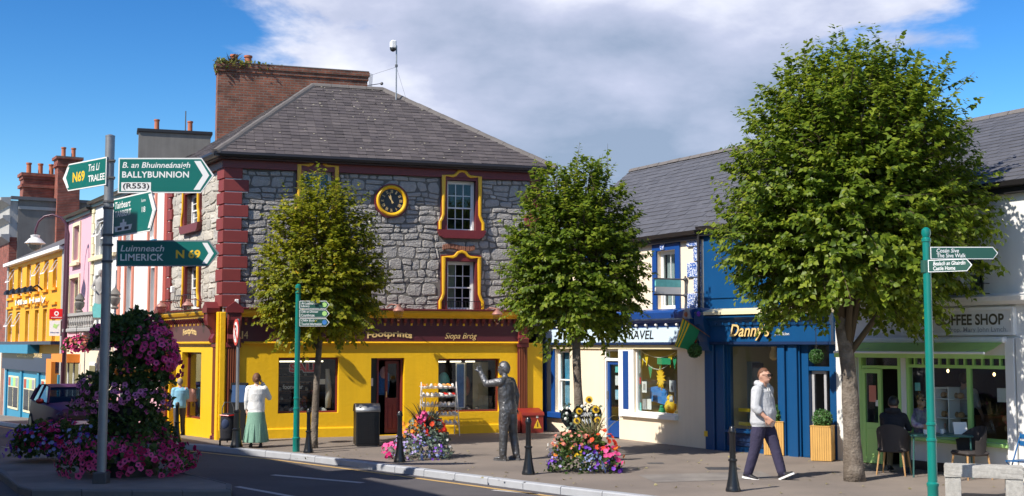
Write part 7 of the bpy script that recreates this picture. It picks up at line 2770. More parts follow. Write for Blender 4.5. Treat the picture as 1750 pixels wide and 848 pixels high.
# ---- main direction sign
g = gnd(173, 826)
sp = empty('direction_sign', (g.x, g.y, 0), 'grey pole with four green road direction arrows on the traffic island', 'road sign')
top = at(190, 234, g.y).z
MB().tube([(g.x, g.y, 0), (g.x, g.y, top)], .078, 20).build('pole', M['galv'], sp, smooth=True)
MB().box(g.x - .115, g.x + .115, g.y - .115, g.y + .115, -.02, .19, bev=.015).build('base_sleeve', M['galv_dark'], sp)
MB().lathe([(.08, 0), (.08, .02), (.03, .04)], (g.x, g.y, top), 20).build('cap', M['galv'], sp)
for y in (276, 305, 345, 356, 402, 419, 447):
 z = at(185, y, g.y).z
 MB().lathe([(.086, -.018), (.09, -.018), (.09, .018), (.086, .018)], (g.x, g.y, z), 20).build('clamp', M['galv_dark'], sp)
 MB().box(g.x + .03, g.x + .13, g.y - .13, g.y - .08, z - .015, z + .015).build('clamp_bolt', M['galv_dark'], sp)
Ys = g.y - .13
mm_ = mpp(Ys)
UP = Vector((0, 0, 1))
def sign_fr(px_, py_, ang, flip=1, Y=Ys):
 "frame at a photo point; ang turns the plate away from the picture plane"
 d = Vector((math.cos(ang) * flip, math.sin(ang), 0))
 n = Vector((d.y, -d.x, 0)) * flip
 return Loc(at(px_, py_, Y), d, n, UP)
fr = sign_fr(202, 300, 0)
p = arrow_plate(sp, fr, 165 * mm_, 61 * mm_, 22 * mm_, 'sign_green')
chevron(p, fr, 146 * mm_, 50 * mm_, 11 * mm_)
def stext(par, fr, s, x0, x1, y0, y1, cx, cy, m='sign_white', **kw):
 lettering(s, fr, (x0 - cx) * mm_, (x1 - cx) * mm_, (cy - y1) * mm_, (cy - y0) * mm_, .0065, M[m], par, depth=.001, **kw)
stext(p, fr, 'B. an Bhuinneánaigh', 209, 326, 277, 290, 202, 300, shear=.2, bold=.012)
stext(p, fr, 'BALLYBUNNION', 209, 324, 293, 304, 202, 300, bold=.022, spacing=1.05)
MB().box(6 * mm_, 57 * mm_, .006, .008, (300 - 327) * mm_, (300 - 312) * mm_, fr).build('number_patch', M['sign_white'], p)
lettering('(R553)', fr, 9 * mm_, 54 * mm_, (300 - 325.5) * mm_, (300 - 313.5) * mm_, .0085, M['print_black'], p, bold=.015)
fr = sign_fr(199, 433, 0)
p = arrow_plate(sp, fr, 176 * mm_, 45 * mm_, 18 * mm_, 'sign_green', edge='galv')
chevron(p, fr, 158 * mm_, 36 * mm_, 9 * mm_)
stext(p, fr, 'Luimneach', 206, 281, 419, 430, 199, 433, shear=.2, bold=.012)
stext(p, fr, 'LIMERICK', 206, 280, 434, 446, 199, 433, bold=.022, spacing=1.05)
stext(p, fr, 'N 69', 301, 343, 427, 442, 199, 433, m='sign_yellow', bold=.03)
# Tarbert: swung towards us
fr = sign_fr(194, 373, -R(50), Y=g.y - .10)
L = 1.70
p = arrow_plate(sp, fr, L, 66 * mm_, .20, 'sign_green')
chevron(p, fr, L - .11, 56 * mm_, .09)
def wtext(par, fr, s, u0, u1, v0, v1, L, H, m='sign_white', **kw):
 lettering(s, fr, u0 * L, u1 * L, (v0 - .5) * H, (v1 - .5) * H, .0065, M[m], par, depth=.001, **kw)
H = 66 * mm_
wtext(p, fr, 'Tairbeart', .04, .42, .72, .90, L, H, shear=.15, bold=.015)
wtext(p, fr, 'TARBERT', .04, .44, .50, .66, L, H, bold=.022)
wtext(p, fr, 'km', .68, .77, .76, .84, L, H)
wtext(p, fr, '18', .69, .77, .50, .64, L, H, bold=.01)
# ferry pictogram
MB().prism([(.06 * L, .12 * H - .5 * H), (.44 * L, .12 * H - .5 * H), (.47 * L, .26 * H - .5 * H), (.33 * L, .26 * H - .5 * H), (.33 * L, .34 * H - .5 * H), (.28 * L, .34 * H - .5 * H), (.28 * L, .42 * H - .5 * H), (.24 * L, .42 * H - .5 * H), (.24 * L, .34 * H - .5 * H), (.18 * L, .34 * H - .5 * H), (.18 * L, .26 * H - .5 * H), (.04 * L, .26 * H - .5 * H)], .0062, .008, fr).build('ferry_symbol', M['sign_white'], p)
for u in (.17, .34):
 MB().box((u - .05) * L, (u + .05) * L, .008, .009, -.35 * H, -.28 * H, fr).build('car_symbol', M['print_black'], p)
# Tralee: pointing left, turned away
fr = sign_fr(182, 292, R(42), flip=-1, Y=g.y - .10)
L, H = 1.48, 49 * mm_
p = arrow_plate(sp, fr, L, H, .20, 'sign_green')
chevron(p, fr, L - .12, H * .76, .08)
class Mirror:
 def __init__(s, f, L):
  s.f, s.L = f, L
 def pt(s, a, n, z):
  return s.f.pt(s.L - a, n, z)
mf = Mirror(fr, L)
lettering('N69', mf, .24 * L, .52 * L, -.22 * H, .16 * H, .0065, M['sign_yellow'], p, bold=.03, depth=.001)
lettering('Trá Lí', mf, .60 * L, .86 * L, .08 * H, .34 * H, .0065, M['sign_white'], p, shear=.2, bold=.01, depth=.001)
lettering('TRALEE', mf, .60 * L, .97 * L, -.30 * H, -.06 * H, .0065, M['sign_white'], p, bold=.02, depth=.001)

# ---- green fingerposts
def fingerpost(loc, h, r, label):
 root = empty('fingerpost', loc, label, 'signpost', 'green pedestrian fingerposts')
 x, y, z = loc
 MB().lathe([(r * 1.25, 0), (r * 1.25, .25), (r * 1.4, .27), (r * 1.4, .30), (r * 1.1, .32), (r * 1.08, .9), (r * 1.22, .91), (r * 1.22, .94), (r, .95), (r, 1.13), (r * 1.18, 1.14), (r * 1.18, 1.17), (r * .98, 1.18), (r * .92, h - .22), (r * 1.1, h - .21), (r * 1.1, h - .17), (r * .8, h - .15), (r * 1.12, h - .09), (r * 1.0, h - .03), (r * .4, h)], loc, 20).build('post', M['post_green'], root, smooth=True)
 return root
def finger(par, px_, py_, L, H, ang, Y, lines, sym=None, r=.05):
 fr = sign_fr(px_, py_, ang, Y=Y)
 p = MB()
 p.lathe([(r, -H / 2), (r * 1.05, -H / 2), (r * 1.05, H / 2), (r, H / 2)], (at(px_, py_, Y).x - .01, Y + r + .015, at(px_, py_, Y).z), 16)
 col = p.build('collar', M['finger_green'], par)
 pl = arrow_plate(par, fr, L, H, H * .42, 'finger_green', bw=.012, name='finger')
 for i, (s, u0, u1, sh) in enumerate(lines):
  v1 = .86 - i * .40
  lettering(s, fr, u0 * L, u1 * L, (v1 - .33 - .5) * H, (v1 - .5) * H, .0065, M['sign_white'], pl, bold=.012, shear=sh, depth=.001)
 if sym:
  c = (L - H * .62, 0)
  MB().prism([(c[0] + .30 * H * math.cos(t), c[1] + .30 * H * math.sin(t)) for t in np.linspace(0, 2 * math.pi, 16, endpoint=False)], .006, .008, fr).build('symbol', M[sym], pl)
g = gnd(506, 772)
fp = fingerpost(g, (772 - 488) * mpp(g.y), .062, 'slim green fingerpost with three stacked arrows before the sale window')
Yf = g.y - .08
kf = mpp(Yf)
finger(fp, 512, 521, 51 * kf, 13.5 * kf, 0, Yf, [('An Leabharlann', .06, .62, .2), ('Library', .06, .34, 0)], 'cafe_green', r=.068)
finger(fp, 512, 536, 51 * kf, 13.5 * kf, 0, Yf, [('Oifig an Chontae', .06, .62, .2), ('Courthouse', .06, .50, 0)], 'cafe_green', r=.068)
finger(fp, 512, 551, 51 * kf, 13.5 * kf, 0, Yf, [('Oifig Eolais', .06, .58, .2), ('Tourist Information', .06, .74, 0)], 'print_blue', r=.068)
g = gnd(1595, 862)
fp2 = fingerpost(g, (862 - 393) * mpp(g.y), .062, 'tall green fingerpost with two arrows by the granite bench')
Yf = g.y - .07
kf = mpp(Yf)
finger(fp2, 1590, 432.5, 116 * kf, 21 * kf, 0, Yf, [('Cosán Sive', .09, .42, .2), ('The Sive Walk', .09, .52, 0)], r=.066)
finger(fp2, 1586, 455, .62, 21 * kf, -R(32), Yf, [('Bealach an Ghairdín', .12, .85, .2), ('Castle Home', .12, .62, 0)], r=.066)

# ---- no-parking sign on a sleeved pole
g = gnd(404, 765)
ns = empty('parking_sign', (g.x, g.y, 0), 'round red no parking sign on a grey pole beside the woman in white', 'road sign')
zt = at(400, 545, g.y).z
MB().tube([(g.x, g.y, .6), (g.x, g.y, zt)], .038, 14).build('pole', M['galv'], ns, smooth=True)
MB().lathe([(.14, 0), (.145, .04), (.125, .08), (.10, .2), (.085, .38), (.095, .39), (.095, .42), (.07, .44), (.066, .78), (.08, .79), (.08, .83), (.05, .85)], (g.x, g.y, 0), 20).build('base_sleeve', M['black_iron'], ns, smooth=True)
zc = at(400, 568, g.y).z
ang = R(-66)
d = Vector((math.cos(ang), math.sin(ang), 0)); n = Vector((d.y, -d.x, 0))
fr = Loc((g.x - .02, g.y, zc), d, n, UP)
fr = Loc(Vector((g.x, g.y, zc)) + n * .06, d, n, UP)
def disc(r, k=36):
 return [(r * math.cos(2 * math.pi * i / k), r * math.sin(2 * math.pi * i / k)) for i in range(k)]
p = MB().prism(disc(.30), -.015, 0, fr).build('disc', M['sign_red'], ns)
MB().prism(disc(.235), 0, .004, fr).build('disc_face', M['sign_white'], p)
lettering('P', fr, -.09, .10, -.15, .16, .0045, M['print_black'], p, bold=.02, depth=.001)
MB().prism([(-.20, .145), (-.145, .20), (.20, -.145), (.145, -.20)], .0065, .009, fr).build('slash', M['sign_red'], p)

# ---- litter bin
g = gnd(626, 762)
bn = empty('litter_bin', (g.x, g.y, 0), 'black litter bin with perforated front and curved steel hood', 'bin', rz=R(14))
w, dp, h = .27, .26, .78
MB().box(-w, w, -dp, dp, .03, h, bev=.015).build('body', M['black_plastic'], bn, local=True)
MB().box(-w + .03, w - .03, -dp + .03, dp - .03, 0, .03).build('foot', M['galv_dark'], bn, local=True)
hood = MB()
k = 10
vs = []
for i in range(k + 1):
 th = math.pi * i / k
 for x in (-w - .012, w + .012):
  vs.append((x, -math.cos(th) * (dp + .015), h + .19 * math.sin(th)))
hood.add(vs, [(2 * i, 2 * i + 1, 2 * i + 3, 2 * i + 2) for i in range(k)])
o = hood.build('hood', M['galv'], bn, local=True, smooth=True, recalc=False)
md = o.modifiers.new('t', 'SOLIDIFY'); md.thickness = .012
for x in (-w, w):
 P = [(-math.cos(math.pi * i / k) * dp, h + .18 * math.sin(math.pi * i / k)) for i in range(k + 1)]
 mb = MB()
 mb.add([(x + s, y, z) for s in (-.008, .008) for y, z in P], [tuple(range(k + 1)), tuple(range(2 * k + 1, k, -1))] + [(i, i + 1, k + 2 + i, k + 1 + i) for i in range(k)])
 mb.build('hood_side', M['black_plastic'], bn, local=True)
gr = MB()
for i in range(13):
 x = -w + .03 + i * (2 * w - .06) / 12
 gr.box(x - .006, x + .006, -dp - .012, -dp - .001, .08, h - .04)
for i in range(16):
 z = .09 + i * (h - .14) / 15
 gr.box(-w + .03, w - .03, -dp - .011, -dp - .002, z - .006, z + .006)
gr.build('front_mesh', M['black_plastic'], bn, local=True)

# ---- shoe rack outside the shop
ra = F.a(752, 742, .75)
rk = empty('shoe_rack', F.pt(ra, .75, 0), 'white wire rack of shoes outside the right-hand shop window', 'rack')
w = 31 * mpp(31.3)
zr = [.28, .47, .66, .90, 1.12, 1.30]
for a in (ra - w, ra + w):
 m = MB()
 m.tube([F.pt(a, .95, 0), F.pt(a, .62, 1.36), F.pt(a, .60, 1.36), F.pt(a, .45, 0)], .011, 6)
 m.build('side_frame', M['lamp_white'], rk)
for i, z in enumerate((.28, .50, .74, .98, 1.20)):
 s = MB()
 nn = .90 - z * .22
 for q in range(5):
  s.tube([F.pt(ra - w, nn - .06 * q, z + .012 * q), F.pt(ra + w, nn - .06 * q, z + .012 * q)], .006, 5)
 s.build('shelf', M['lamp_white'], rk)
 cols_ = {0: ('white',), 1: ('white',), 2: ('white', 'white', 'tan'), 3: ('white', 'white', 'red'), 4: ('white', 'tan', 'orange')}[i]
 for j in range(8):
  c = rnd.choice(cols_)
  mname = {'white': 'rubber_white', 'tan': 'oak', 'red': 'sign_red', 'orange': 'orange_paint'}[c]
  lab = c + ' shoe, ' + ('first', 'second', 'third', 'fourth', 'fifth', 'sixth', 'seventh', 'last')[j] + ' from the left on the ' + ('lowest', 'second lowest', 'middle', 'second highest', 'top')[i] + ' rack shelf'
  shoe_on(None, F, ra - w + .07 + j * (2 * w - .14) / 7, nn - .14, z + .028, mname, .86, rz=rnd.uniform(-.35, .35), tags={'label': lab, 'category': 'shoe', 'group': c + ' shoes on the wire rack'})
# ---- red salt bin with warning triangle
a = F.a(906, 737, .3)
rb = empty('red_grit_bin', F.pt(a, .3, 0), 'red grit bin with yellow warning triangle at the end of the yellow wall', 'bin')
w = 19 * mpp(32.3)
MB().profile([(.08, 0), (.52, 0), (.52, .42), (.50, .50), (.12, .60), (.08, .58)], a - w, a + w, F).build('body', M['red_plastic'], rb)
MB().profile([(.06, .585), (.12, .605), (.51, .505), (.54, .45), (.54, .48), (.52, .53), (.12, .635), (.05, .61)], a - w - .02, a + w + .02, F).build('lid', M['red_plastic'], rb)
MB().box(a - w - .12, a - w - .005, .1, .45, 0, .34, F, bev=.03).build('side_pocket', M['red_plastic'], rb)
MB().prism([(a + .02, .12), (a + .24, .12), (a + .13, .36)], .52, .526, F).build('warning_triangle', M['sign_yellow'], rb)
MB().prism([(a + .115, .16), (a + .145, .16), (a + .135, .29), (a + .125, .29)], .526, .529, F).build('warning_mark', M['print_black'], rb)
MB().box(a + .09, a + .15, .52, .524, .39, .45, F).build('label_patch', M['sign_white'], rb)
# ---- A-board and shopping trolley by the corner
g = gnd(402, 757)
ab = empty('notice_board', (g.x, g.y, 0), 'dark pavement board with blue poster leaning by the shop corner', 'board', rz=R(-8))
fr = Loc((0, 0, 0), Vector((1, 0, 0)), Vector((0, -1, .16)).normalized(), Vector((0, .16, 1)).normalized())
bd = MB().box(-.22, .22, -.02, .02, .05, 1.42, fr, bev=.01).build('panel', M['board_black'], ab, local=True)
MB().box(-.17, .17, .02, .024, .95, 1.36, fr).build('poster', M['board_blue'], bd, local=True)
for x in (-.2, .2):
 MB().tube([(x, .14, 1.25), (x, .45, 0.0)], .015, 6).build('rear_leg', M['board_black'], ab, local=True)
 MB().tube([fr.pt(x, 0, .1), (x, 0.0, 0)], .015, 6).build('front_leg', M['board_black'], ab, local=True)
g = gnd(389, 762)
tl = empty('shopping_trolley', (g.x, g.y, 0), 'dark wheeled shopping trolley with red strap behind the parking sign', 'trolley', rz=R(15))
bg = loft([(0, 0, .12, .17, .13), (0, 0, .4, .18, .14), (0, .0, .66, .17, .13), (0, 0, .74, .13, .09)], 14)
bg.build('bag', M['coat_dark'], tl, smooth='all', local=True)
MB().ell((-.05, -.10, .5), (.10, .05, .13), 10, 8).build('pocket', M['denim'], tl, smooth='all', local=True)
MB().tube([(-.14, .12, .1), (-.13, .16, .85), (-.08, .18, .98), (.08, .18, .98), (.13, .16, .85), (.14, .12, .1)], .012, 6).build('handle', M['galv_dark'], tl, local=True)
MB().tube([(-.19, -.05, .70), (0, -.15, .69), (.2, -.05, .71)], .014, 6).build('strap', M['sign_red'], tl, local=True)
for x in (-.17, .17):
 wf = Loc((x, .06, .085), Vector((0, 1, 0)), Vector((0, 0, 1)), Vector((1, 0, 0)))
 MB().lathe([(.02, -.02), (.085, -.02), (.085, .02), (.02, .02)], (0, 0, 0), 16, fr=wf).build('wheel', M['tyre'], tl, local=True)
# ---- memorial plaque with sunflowers by the middle tree
g = gnd(1000, 790)
me_ = empty('memorial_plaque', (g.x, g.y, 0), 'black heart plaques ringed with sunflowers and white roses at the tree', 'memorial')
fr = Loc((g.x, g.y, 0), Vector((1, 0, 0)), Vector((0, -1, 0)), UP)
k = mpp(g.y)
def pz(y):
 return (790 - y) * k
HT = []
for i in range(28):
 t = 2 * math.pi * i / 28
 HT.append((.30 * math.sin(t) ** 3 * 1.0, .025 * (13 * math.cos(t) - 5 * math.cos(2 * t) - 2 * math.cos(3 * t) - math.cos(4 * t))))
def heart(cx, cz, s, n0, n1, m, nm):
 return MB().prism([(cx + s * x, cz + s * z) for x, z in HT], n0, n1, fr).build(nm, m, me_)
heart(4 * k, pz(719), .98, -.02, .02, M['board_black'], 'plaque')
heart(-21 * k, pz(719), .8, -.06, -.03, M['board_black'], 'plaque')
lettering('DANNY', fr, -7 * k, 12 * k, pz(713), pz(706), .022, M['sign_white'], me_, bold=.02)
lettering('MAIR', fr, -5 * k, 11 * k, pz(725), pz(717), .022, M['sign_white'], me_, bold=.02)
MB().box(-.25, -.22, -.10, -.07, 0, pz(735), fr).build('stake', M['timber'], me_)
MB().box(.05, .08, -.06, -.03, 0, pz(735), fr).build('stake', M['timber'], me_)
for i, (x, y, s) in enumerate(((1007, 685, 1.15), (1018, 701, 1.15), (990, 704, .95), (986, 720, 1.0), (1021, 719, 1.0))):
 c = (x - 1000) * k
 z = pz(y)
 r = .075 * s
 P = []
 for j in range(36):
  t = 2 * math.pi * j / 36
  rr = r * (1.0 if j % 2 else .72)
  P.append((c + rr * math.cos(t), z + rr * math.sin(t)))
 f = MB().prism(P, .04, .05, fr).build('sunflower', M['petal_yellow'], me_)
 MB().prism([(c + r * .42 * math.cos(t), z + r * .42 * math.sin(t)) for t in np.linspace(0, 6.283, 16, endpoint=False)], .05, .062, fr).build('seed_head', M['seed_brown'], f)
for (x, y) in ((1001, 691), (995, 696), (969, 708), (985, 713), (1019, 711), (970, 699), (967, 717), (1000, 701)):
 MB().ell(fr.pt((x - 1000) * k, .04, pz(y)), (.032, .026, .032), 9, 7).build('white_rose', M['petal_white'], me_, smooth='all')
rs = np.random.RandomState(2)
n = 130
Cc = np.array([fr.pt((rs.choice([-33, -20, 20, 24, -10, 8]) + rs.normal(scale=4)) * k, .02, pz(rs.uniform(692, 735))) for _ in range(n)])
leaf_cloud('ivy', Cc, rs.normal(size=(n, 3)), rs.normal(size=(n, 3)) + np.array([0, -1, 0]), rs.uniform(.04, .08, n), M['leaf_silver'], me_)['kind'] = 'stuff'

# ---- planters with clipped balls, hanging balls
def planter(px_, py_, lab, wpx, hpx):
 g = gnd(px_, py_)
 k = mpp(g.y)
 w, h = wpx * k / 2 / 1.20, hpx * k
 root = empty('oak_planter', (g.x, g.y + w, 0), lab, 'planter', 'tall slatted planters', rz=R(-25))
 MB().box(-w + .012, w - .012, -w + .012, w - .012, .01, h - .02).build('box', M['timber'], root, local=True)
 nsl = 9
 for s in range(4):
  th = s * math.pi / 2
  fr = Loc((0, 0, 0), Vector((math.cos(th), math.sin(th), 0)), Vector((math.sin(th), -math.cos(th), 0)), UP)
  for i in range(nsl):
   a = -w + 2 * w * i / nsl
   MB().box(a + .003, a + 2 * w / nsl - .003, w - .012, w + .004, .012, h, fr).build('slat', M['planter_oak'], root, local=True)
 MB().box(-w - .012, w + .012, -w - .012, w + .012, h, h + .02, bev=.005).build('rim', M['planter_oak'], root, local=True)
 r = 17 * k
 topiary_ball(root, (0, 0, h + r * .72), r, 7, local=True)
 return root
planter(1411, 789, 'slatted oak planter with clipped ball standing clear of the salon door', 41, 58)
planter(1330, 779, 'slatted oak planter with clipped ball behind the walking man', 40, 56)
for (px_, py_, fr_, nn, lab, s) in ((1187, 599, D, .5, 'dark green leaf ball hanging at the travel shop corner', 3), (1395, 609, D, .55, 'green leaf ball hanging over the salon door', 4)):
 a, z = fr_.px(px_, py_, nn)
 c = fr_.pt(a, nn, z)
 root = empty('hanging_ball', c, lab, 'topiary', 'hanging leaf balls')
 topiary_ball(root, c, 12.5 * mpp(c.y), s)
 MB().tube([c + Vector((0, 0, .1)), c + Vector((0, 0, .55)), fr_.pt(a, .1, z + .62)], .008, 5).build('chain', M['black_iron'], root)
# ---- green and gold flag on a slanting staff
fl0 = at(1213, 576, D.pt(.12, .34, 0).y)
tip = at(1166, 543, fl0.y - .55)
fg = empty('flag', fl0, 'green and gold flag on a slanting staff at the salon corner', 'flag')
MB().tube([fl0, tip], .012, 8).build('staff', M['timber'], fg)
ax = (fl0 - tip)
nu, nv = 12, 16
vs, fs, mi = [], [], []
for i in range(nu + 1):
 u = i / nu
 for j in range(nv + 1):
  v = j / nv
  p = tip + ax * (.02 + .62 * u * (1 - .15 * v)) + Vector((-.20 * v, .02, -.60 * v * (1 - .2 * u * v)))
  p += Vector((0, .05 * math.sin(v * 5 + u * 4), 0)) * v + Vector((.03 * math.sin(u * 7 + v * 3), 0, 0)) * v
  vs.append(p)
for i in range(nu):
 for j in range(nv):
  fs.append((i * (nv + 1) + j, (i + 1) * (nv + 1) + j, (i + 1) * (nv + 1) + j + 1, i * (nv + 1) + j + 1))
  mi.append(1 if i < 5 and i % 2 == 0 else 0)
mb = MB(); mb.add(vs, fs); mb.m = mi
mb.build('cloth', [M['flag_green'], M['flag_gold']], fg, smooth='all', recalc=False)
# garland at the foot of the staff
rs = np.random.RandomState(6)
n = 160
tt = rs.uniform(0, 1, n)
Cc = np.array([D.pt(.02 + .12 * t + rs.normal(scale=.03), .40, D.z(1205, 560 + 42 * t, .4)) for t in tt])
leaf_cloud('garland', Cc, rs.normal(size=(n, 3)), rs.normal(size=(n, 3)), rs.uniform(.05, .09, n), M['leaf_silver'], fg)['kind'] = 'stuff'
bloom_cloud('garland_blooms', Cc[:26] + np.array([-.02, -.03, 0]), np.tile(np.array([[-.5, -1, .2]]), (26, 1)), np.full(26, .035), M['petal_red'], fg)['kind'] = 'stuff'

# ---- granite bench
g = gnd(1682, 852)
gb = empty('granite_bench', (g.x, g.y, 0), 'rough granite slab bench at the lower right corner', 'bench', rz=R(-20))
k = mpp(g.y)
def rough_box(a0, a1, n0, n1, z0, z1, name, seed):
 r = random.Random(seed)
 mb = MB()
 na, nn_, nz = 12, 4, 4
 bm = bmesh.new()
 bmesh.ops.create_cube(bm, size=1.0)
 bmesh.ops.subdivide_edges(bm, edges=bm.edges, cuts=5, use_grid_fill=True)
 for v in bm.verts:
  x, y, z = v.co
  e = sum(1 for q in (x, y, z) if abs(abs(q) - .5) < 1e-4)
  s = 1 - (.03 if e >= 2 else 0) * r.uniform(.3, 1.2)
  q = .0025
  v.co = Vector(((a0 + a1) / 2 + x * (a1 - a0) * s + r.uniform(-q, q), (n0 + n1) / 2 + y * (n1 - n0) * s + r.uniform(-q, q), (z0 + z1) / 2 + z * (z1 - z0) * s + r.uniform(-q, q)))
 me = bpy.data.meshes.new(name); bm.to_mesh(me); bm.free()
 me.materials.append(M['granite'])
 o = bpy.data.objects.new(name, me); COL.objects.link(o); o.parent = gb
 return o
rough_box(-.56, .56, -.19, .19, .32, .50, 'seat_slab', 1)
rough_box(-.55, -.32, -.17, .17, -.02, .33, 'leg_block', 2)
rough_box(.30, .55, -.17, .17, -.02, .33, 'leg_block', 3)

# ---- café furniture
def tub_chair(loc, rz, label):
 root = empty('cafe_chair', loc, label, 'chair', 'brown tub chairs outside the coffee shop', rz=rz)
 # seat faces -y
 MB().box(-.25, .25, -.25, .22, .40, .48, bev=.04).build('seat', M['chair_brown'], root, local=True)
 mb = MB()
 k = 14
 vs = []
 for i in range(k + 1):
  th = math.pi * (-.08 + 1.16 * i / k)
  x, y = .27 * math.cos(th), -.02 + .27 * math.sin(th)
  h = .66 + .24 * max(0, math.sin(th)) ** .7
  for (s, z) in ((1.0, .42), (1.04, .6), (1.10, h), (1.02, h + .005), (.96, .6), (.92, .42)):
   vs.append((x * s, y * s, z))
 fs = []
 for i in range(k):
  for j in range(5):
   fs.append((i * 6 + j, i * 6 + j + 1, (i + 1) * 6 + j + 1, (i + 1) * 6 + j))
 fs += [tuple(range(6)), tuple(range(k * 6, k * 6 + 6))]
 mb.add(vs, fs)
 mb.build('backrest', M['chair_brown'], root, smooth=True, local=True)
 for x in (-1, 1):
  for y in (-1, 1):
   MB().tube([(x * .2, y * .2, .41), (x * .25, y * .24, 0)], [.02, .013], 8).build('leg', M['oak'], root, local=True)
 return root
g1 = gnd(1528, 811)
ch1 = tub_chair((g1.x, g1.y, 0), R(150), 'brown tub chair under the man in the dark coat')
g2 = gnd(1660, 818)
ch2 = copy_tree(ch1); ch2.location = (g2.x, g2.y, 0); ch2.rotation_euler = (0, 0, R(-75)); ch2['label'] = 'empty brown tub chair right of the café table'
g3 = gnd(1572, 798)
ch3 = copy_tree(ch1); ch3.location = (g3.x, g3.y, 0); ch3.rotation_euler = (0, 0, R(10)); ch3['label'] = 'brown tub chair under the person in the patterned shirt'
g = gnd(1608, 814)
tb = empty('cafe_table', (g.x, g.y, 0), 'dark green café table between the seated people and empty chair', 'table', rz=R(-12))
MB().box(-.52, .52, -.33, .33, .70, .735, bev=.012).build('table_top', M['table_green'], tb, local=True)
for x in (-1, 1):
 for y in (-1, 1):
  MB().tube([(x * .47, y * .28, .70), (x * .49, y * .30, 0)], .016, 8).build('leg', M['table_green'], tb, local=True)
def on_table(x, y):
 c, s = math.cos(R(-12)), math.sin(R(-12))
 return (tb.location.x + c * x - s * y, tb.location.y + s * x + c * y, .737)
for i, (x, y) in enumerate(((-.25, -.1), (.05, .1))):
 p = on_table(x, y)
 cu = empty('coffee_cup', p, ('white cup before the seated pair on the café table', 'white cup in the middle of the café table')[i], 'cup', 'cups on the café table')
 MB().lathe([(.03, 0), (.042, .03), (.045, .08), (.041, .08), (.03, .01)], p, 14).build('cup', M['rubber_white'], cu, smooth=True)
 MB().tube([(p[0] + .043, p[1], p[2] + .06), (p[0] + .07, p[1], p[2] + .045), (p[0] + .043, p[1], p[2] + .02)], .006, 6).build('handle', M['rubber_white'], cu)
p = on_table(-.08, .12)
MB().box(p[0] - .07, p[0] + .07, p[1] - .05, p[1] + .05, p[2], p[2] + .16, bev=.03).build('napkin_holder', M['grey_cloth'], None, loc=p, label='grey napkin holder on the café table', category='holder')
p = on_table(.36, .0)
q = Loc(p, Vector((1, 0, 0)), Vector((0, -1, .35)).normalized(), Vector((0, .35, 1)).normalized())
mn = MB().box(-.12, .12, -.005, .005, .0, .22, q).build('menu_card', M['print_white'], None, loc=p, label='white menu card leaning at the right end of the café table', category='menu')
# blue folding chair at the right edge
g = gnd(1752, 838)
fc = empty('folding_chair', (g.x, g.y, 0), 'blue metal folding chair cut off at the right edge', 'chair', rz=R(-60))
fm = MB()
for x in (-.2, .2):
 fm.tube([(x, -.22, 0), (x, .2, .88)], .012, 6); fm.tube([(x * .9, .28, 0), (x * .9, -.2, .45)], .012, 6)
fm.tube([(-.2, -.12, .1), (.2, -.12, .1)], .01, 6)
fm.build('frame', M['chair_blue'], fc, local=True)
for i in range(5):
 MB().box(-.2, .2, -.2 + i * .085, -.135 + i * .085, .45, .465).build('seat_slat', M['chair_blue'], fc, local=True)
for i in range(2):
 MB().box(-.21, .21, .155 + i * .03, .17 + i * .03, .68 + i * .11, .76 + i * .11, bev=.005).build('back_slat', M['chair_blue'], fc, local=True)

# ---- street lamp far down the left street
Yl = 43.0
b0 = at(112, 700, Yl); b0.z = gz(b0.x, b0.y)
lp = empty('street_lamp', b0, 'swan-neck street lamp with white hood over the orange building', 'street lamp')
P0 = at(112, 500, Yl); P0.z = b0.z
cs = [(115, 480), (116, 430), (117, 400), (113, 383), (104, 372), (90, 367), (76, 370), (66, 379), (61, 392), (60, 402)]
pts = [P0] + [at(x, y, Yl) for x, y in cs]
MB().tube(pts, [.09, .06, .055, .05, .045, .045, .04, .04, .035, .035, .035], 10).build('post', M['lamp_purple'], lp, smooth='all')
hc = at(60, 412, Yl)
MB().lathe([(.08, .22), (.16, .2), (.14, .12), (.22, .06), (.27, .0), (.36, -.08), (.34, -.1)], hc, 20).build('hood', M['lamp_white'], lp, smooth=True)
MB().lathe([(.24, -.09), (.22, -.2), (.14, -.3), (.05, -.34)], hc, 16).build('globe', M['lamp_glass'], lp, smooth='all')
# ---- projecting shop signs on the orange building
q = L_.px(98, 537, .2)
Yv = L_.pt(q[0], .9, 0).y
vb = empty('shop_sign', at(98, 560, Yv), 'red projecting sign over a white plaque between orange and pink houses', 'sign')
fr = Loc(at(98, 537, Yv), Vector((1, 0, 0)), Vector((0, -1, 0)), UP)
kv = mpp(Yv)
MB().box(-13 * kv, 13 * kv, -.08, .08, -9 * kv, 9 * kv, fr, bev=.03).build('red_panel', M['sign_red'], vb)
MB().ring([(2.1 * kv * math.cos(t), kv + 2.1 * kv * math.sin(t)) for t in np.linspace(0, 6.283, 18, endpoint=False)], [(4 * kv * math.cos(t), kv + 4 * kv * math.sin(t)) for t in np.linspace(0, 6.283, 18, endpoint=False)], .08, .086, fr).build('ring_mark', M['sign_white'], vb)
lettering('vodafone', fr, -9 * kv, 9 * kv, -6.5 * kv, -4.2 * kv, .083, M['sign_white'], vb, bold=.02)
MB().box(-12 * kv, 7 * kv, -.06, .06, -37 * kv, -11 * kv, fr).build('white_panel', M['print_white'], vb)
MB().prism([(-6 * kv, -22 * kv), (0, -25 * kv), (2 * kv, -20 * kv), (5 * kv, -17 * kv), (0, -18 * kv), (-4 * kv, -16 * kv)], .06, .066, fr).build('leaf_mark', M['cafe_green'], vb)
lettering('National Lottery', fr, -10 * kv, 5 * kv, -33 * kv, -30 * kv, .063, M['royal_blue'], vb, bold=.02)
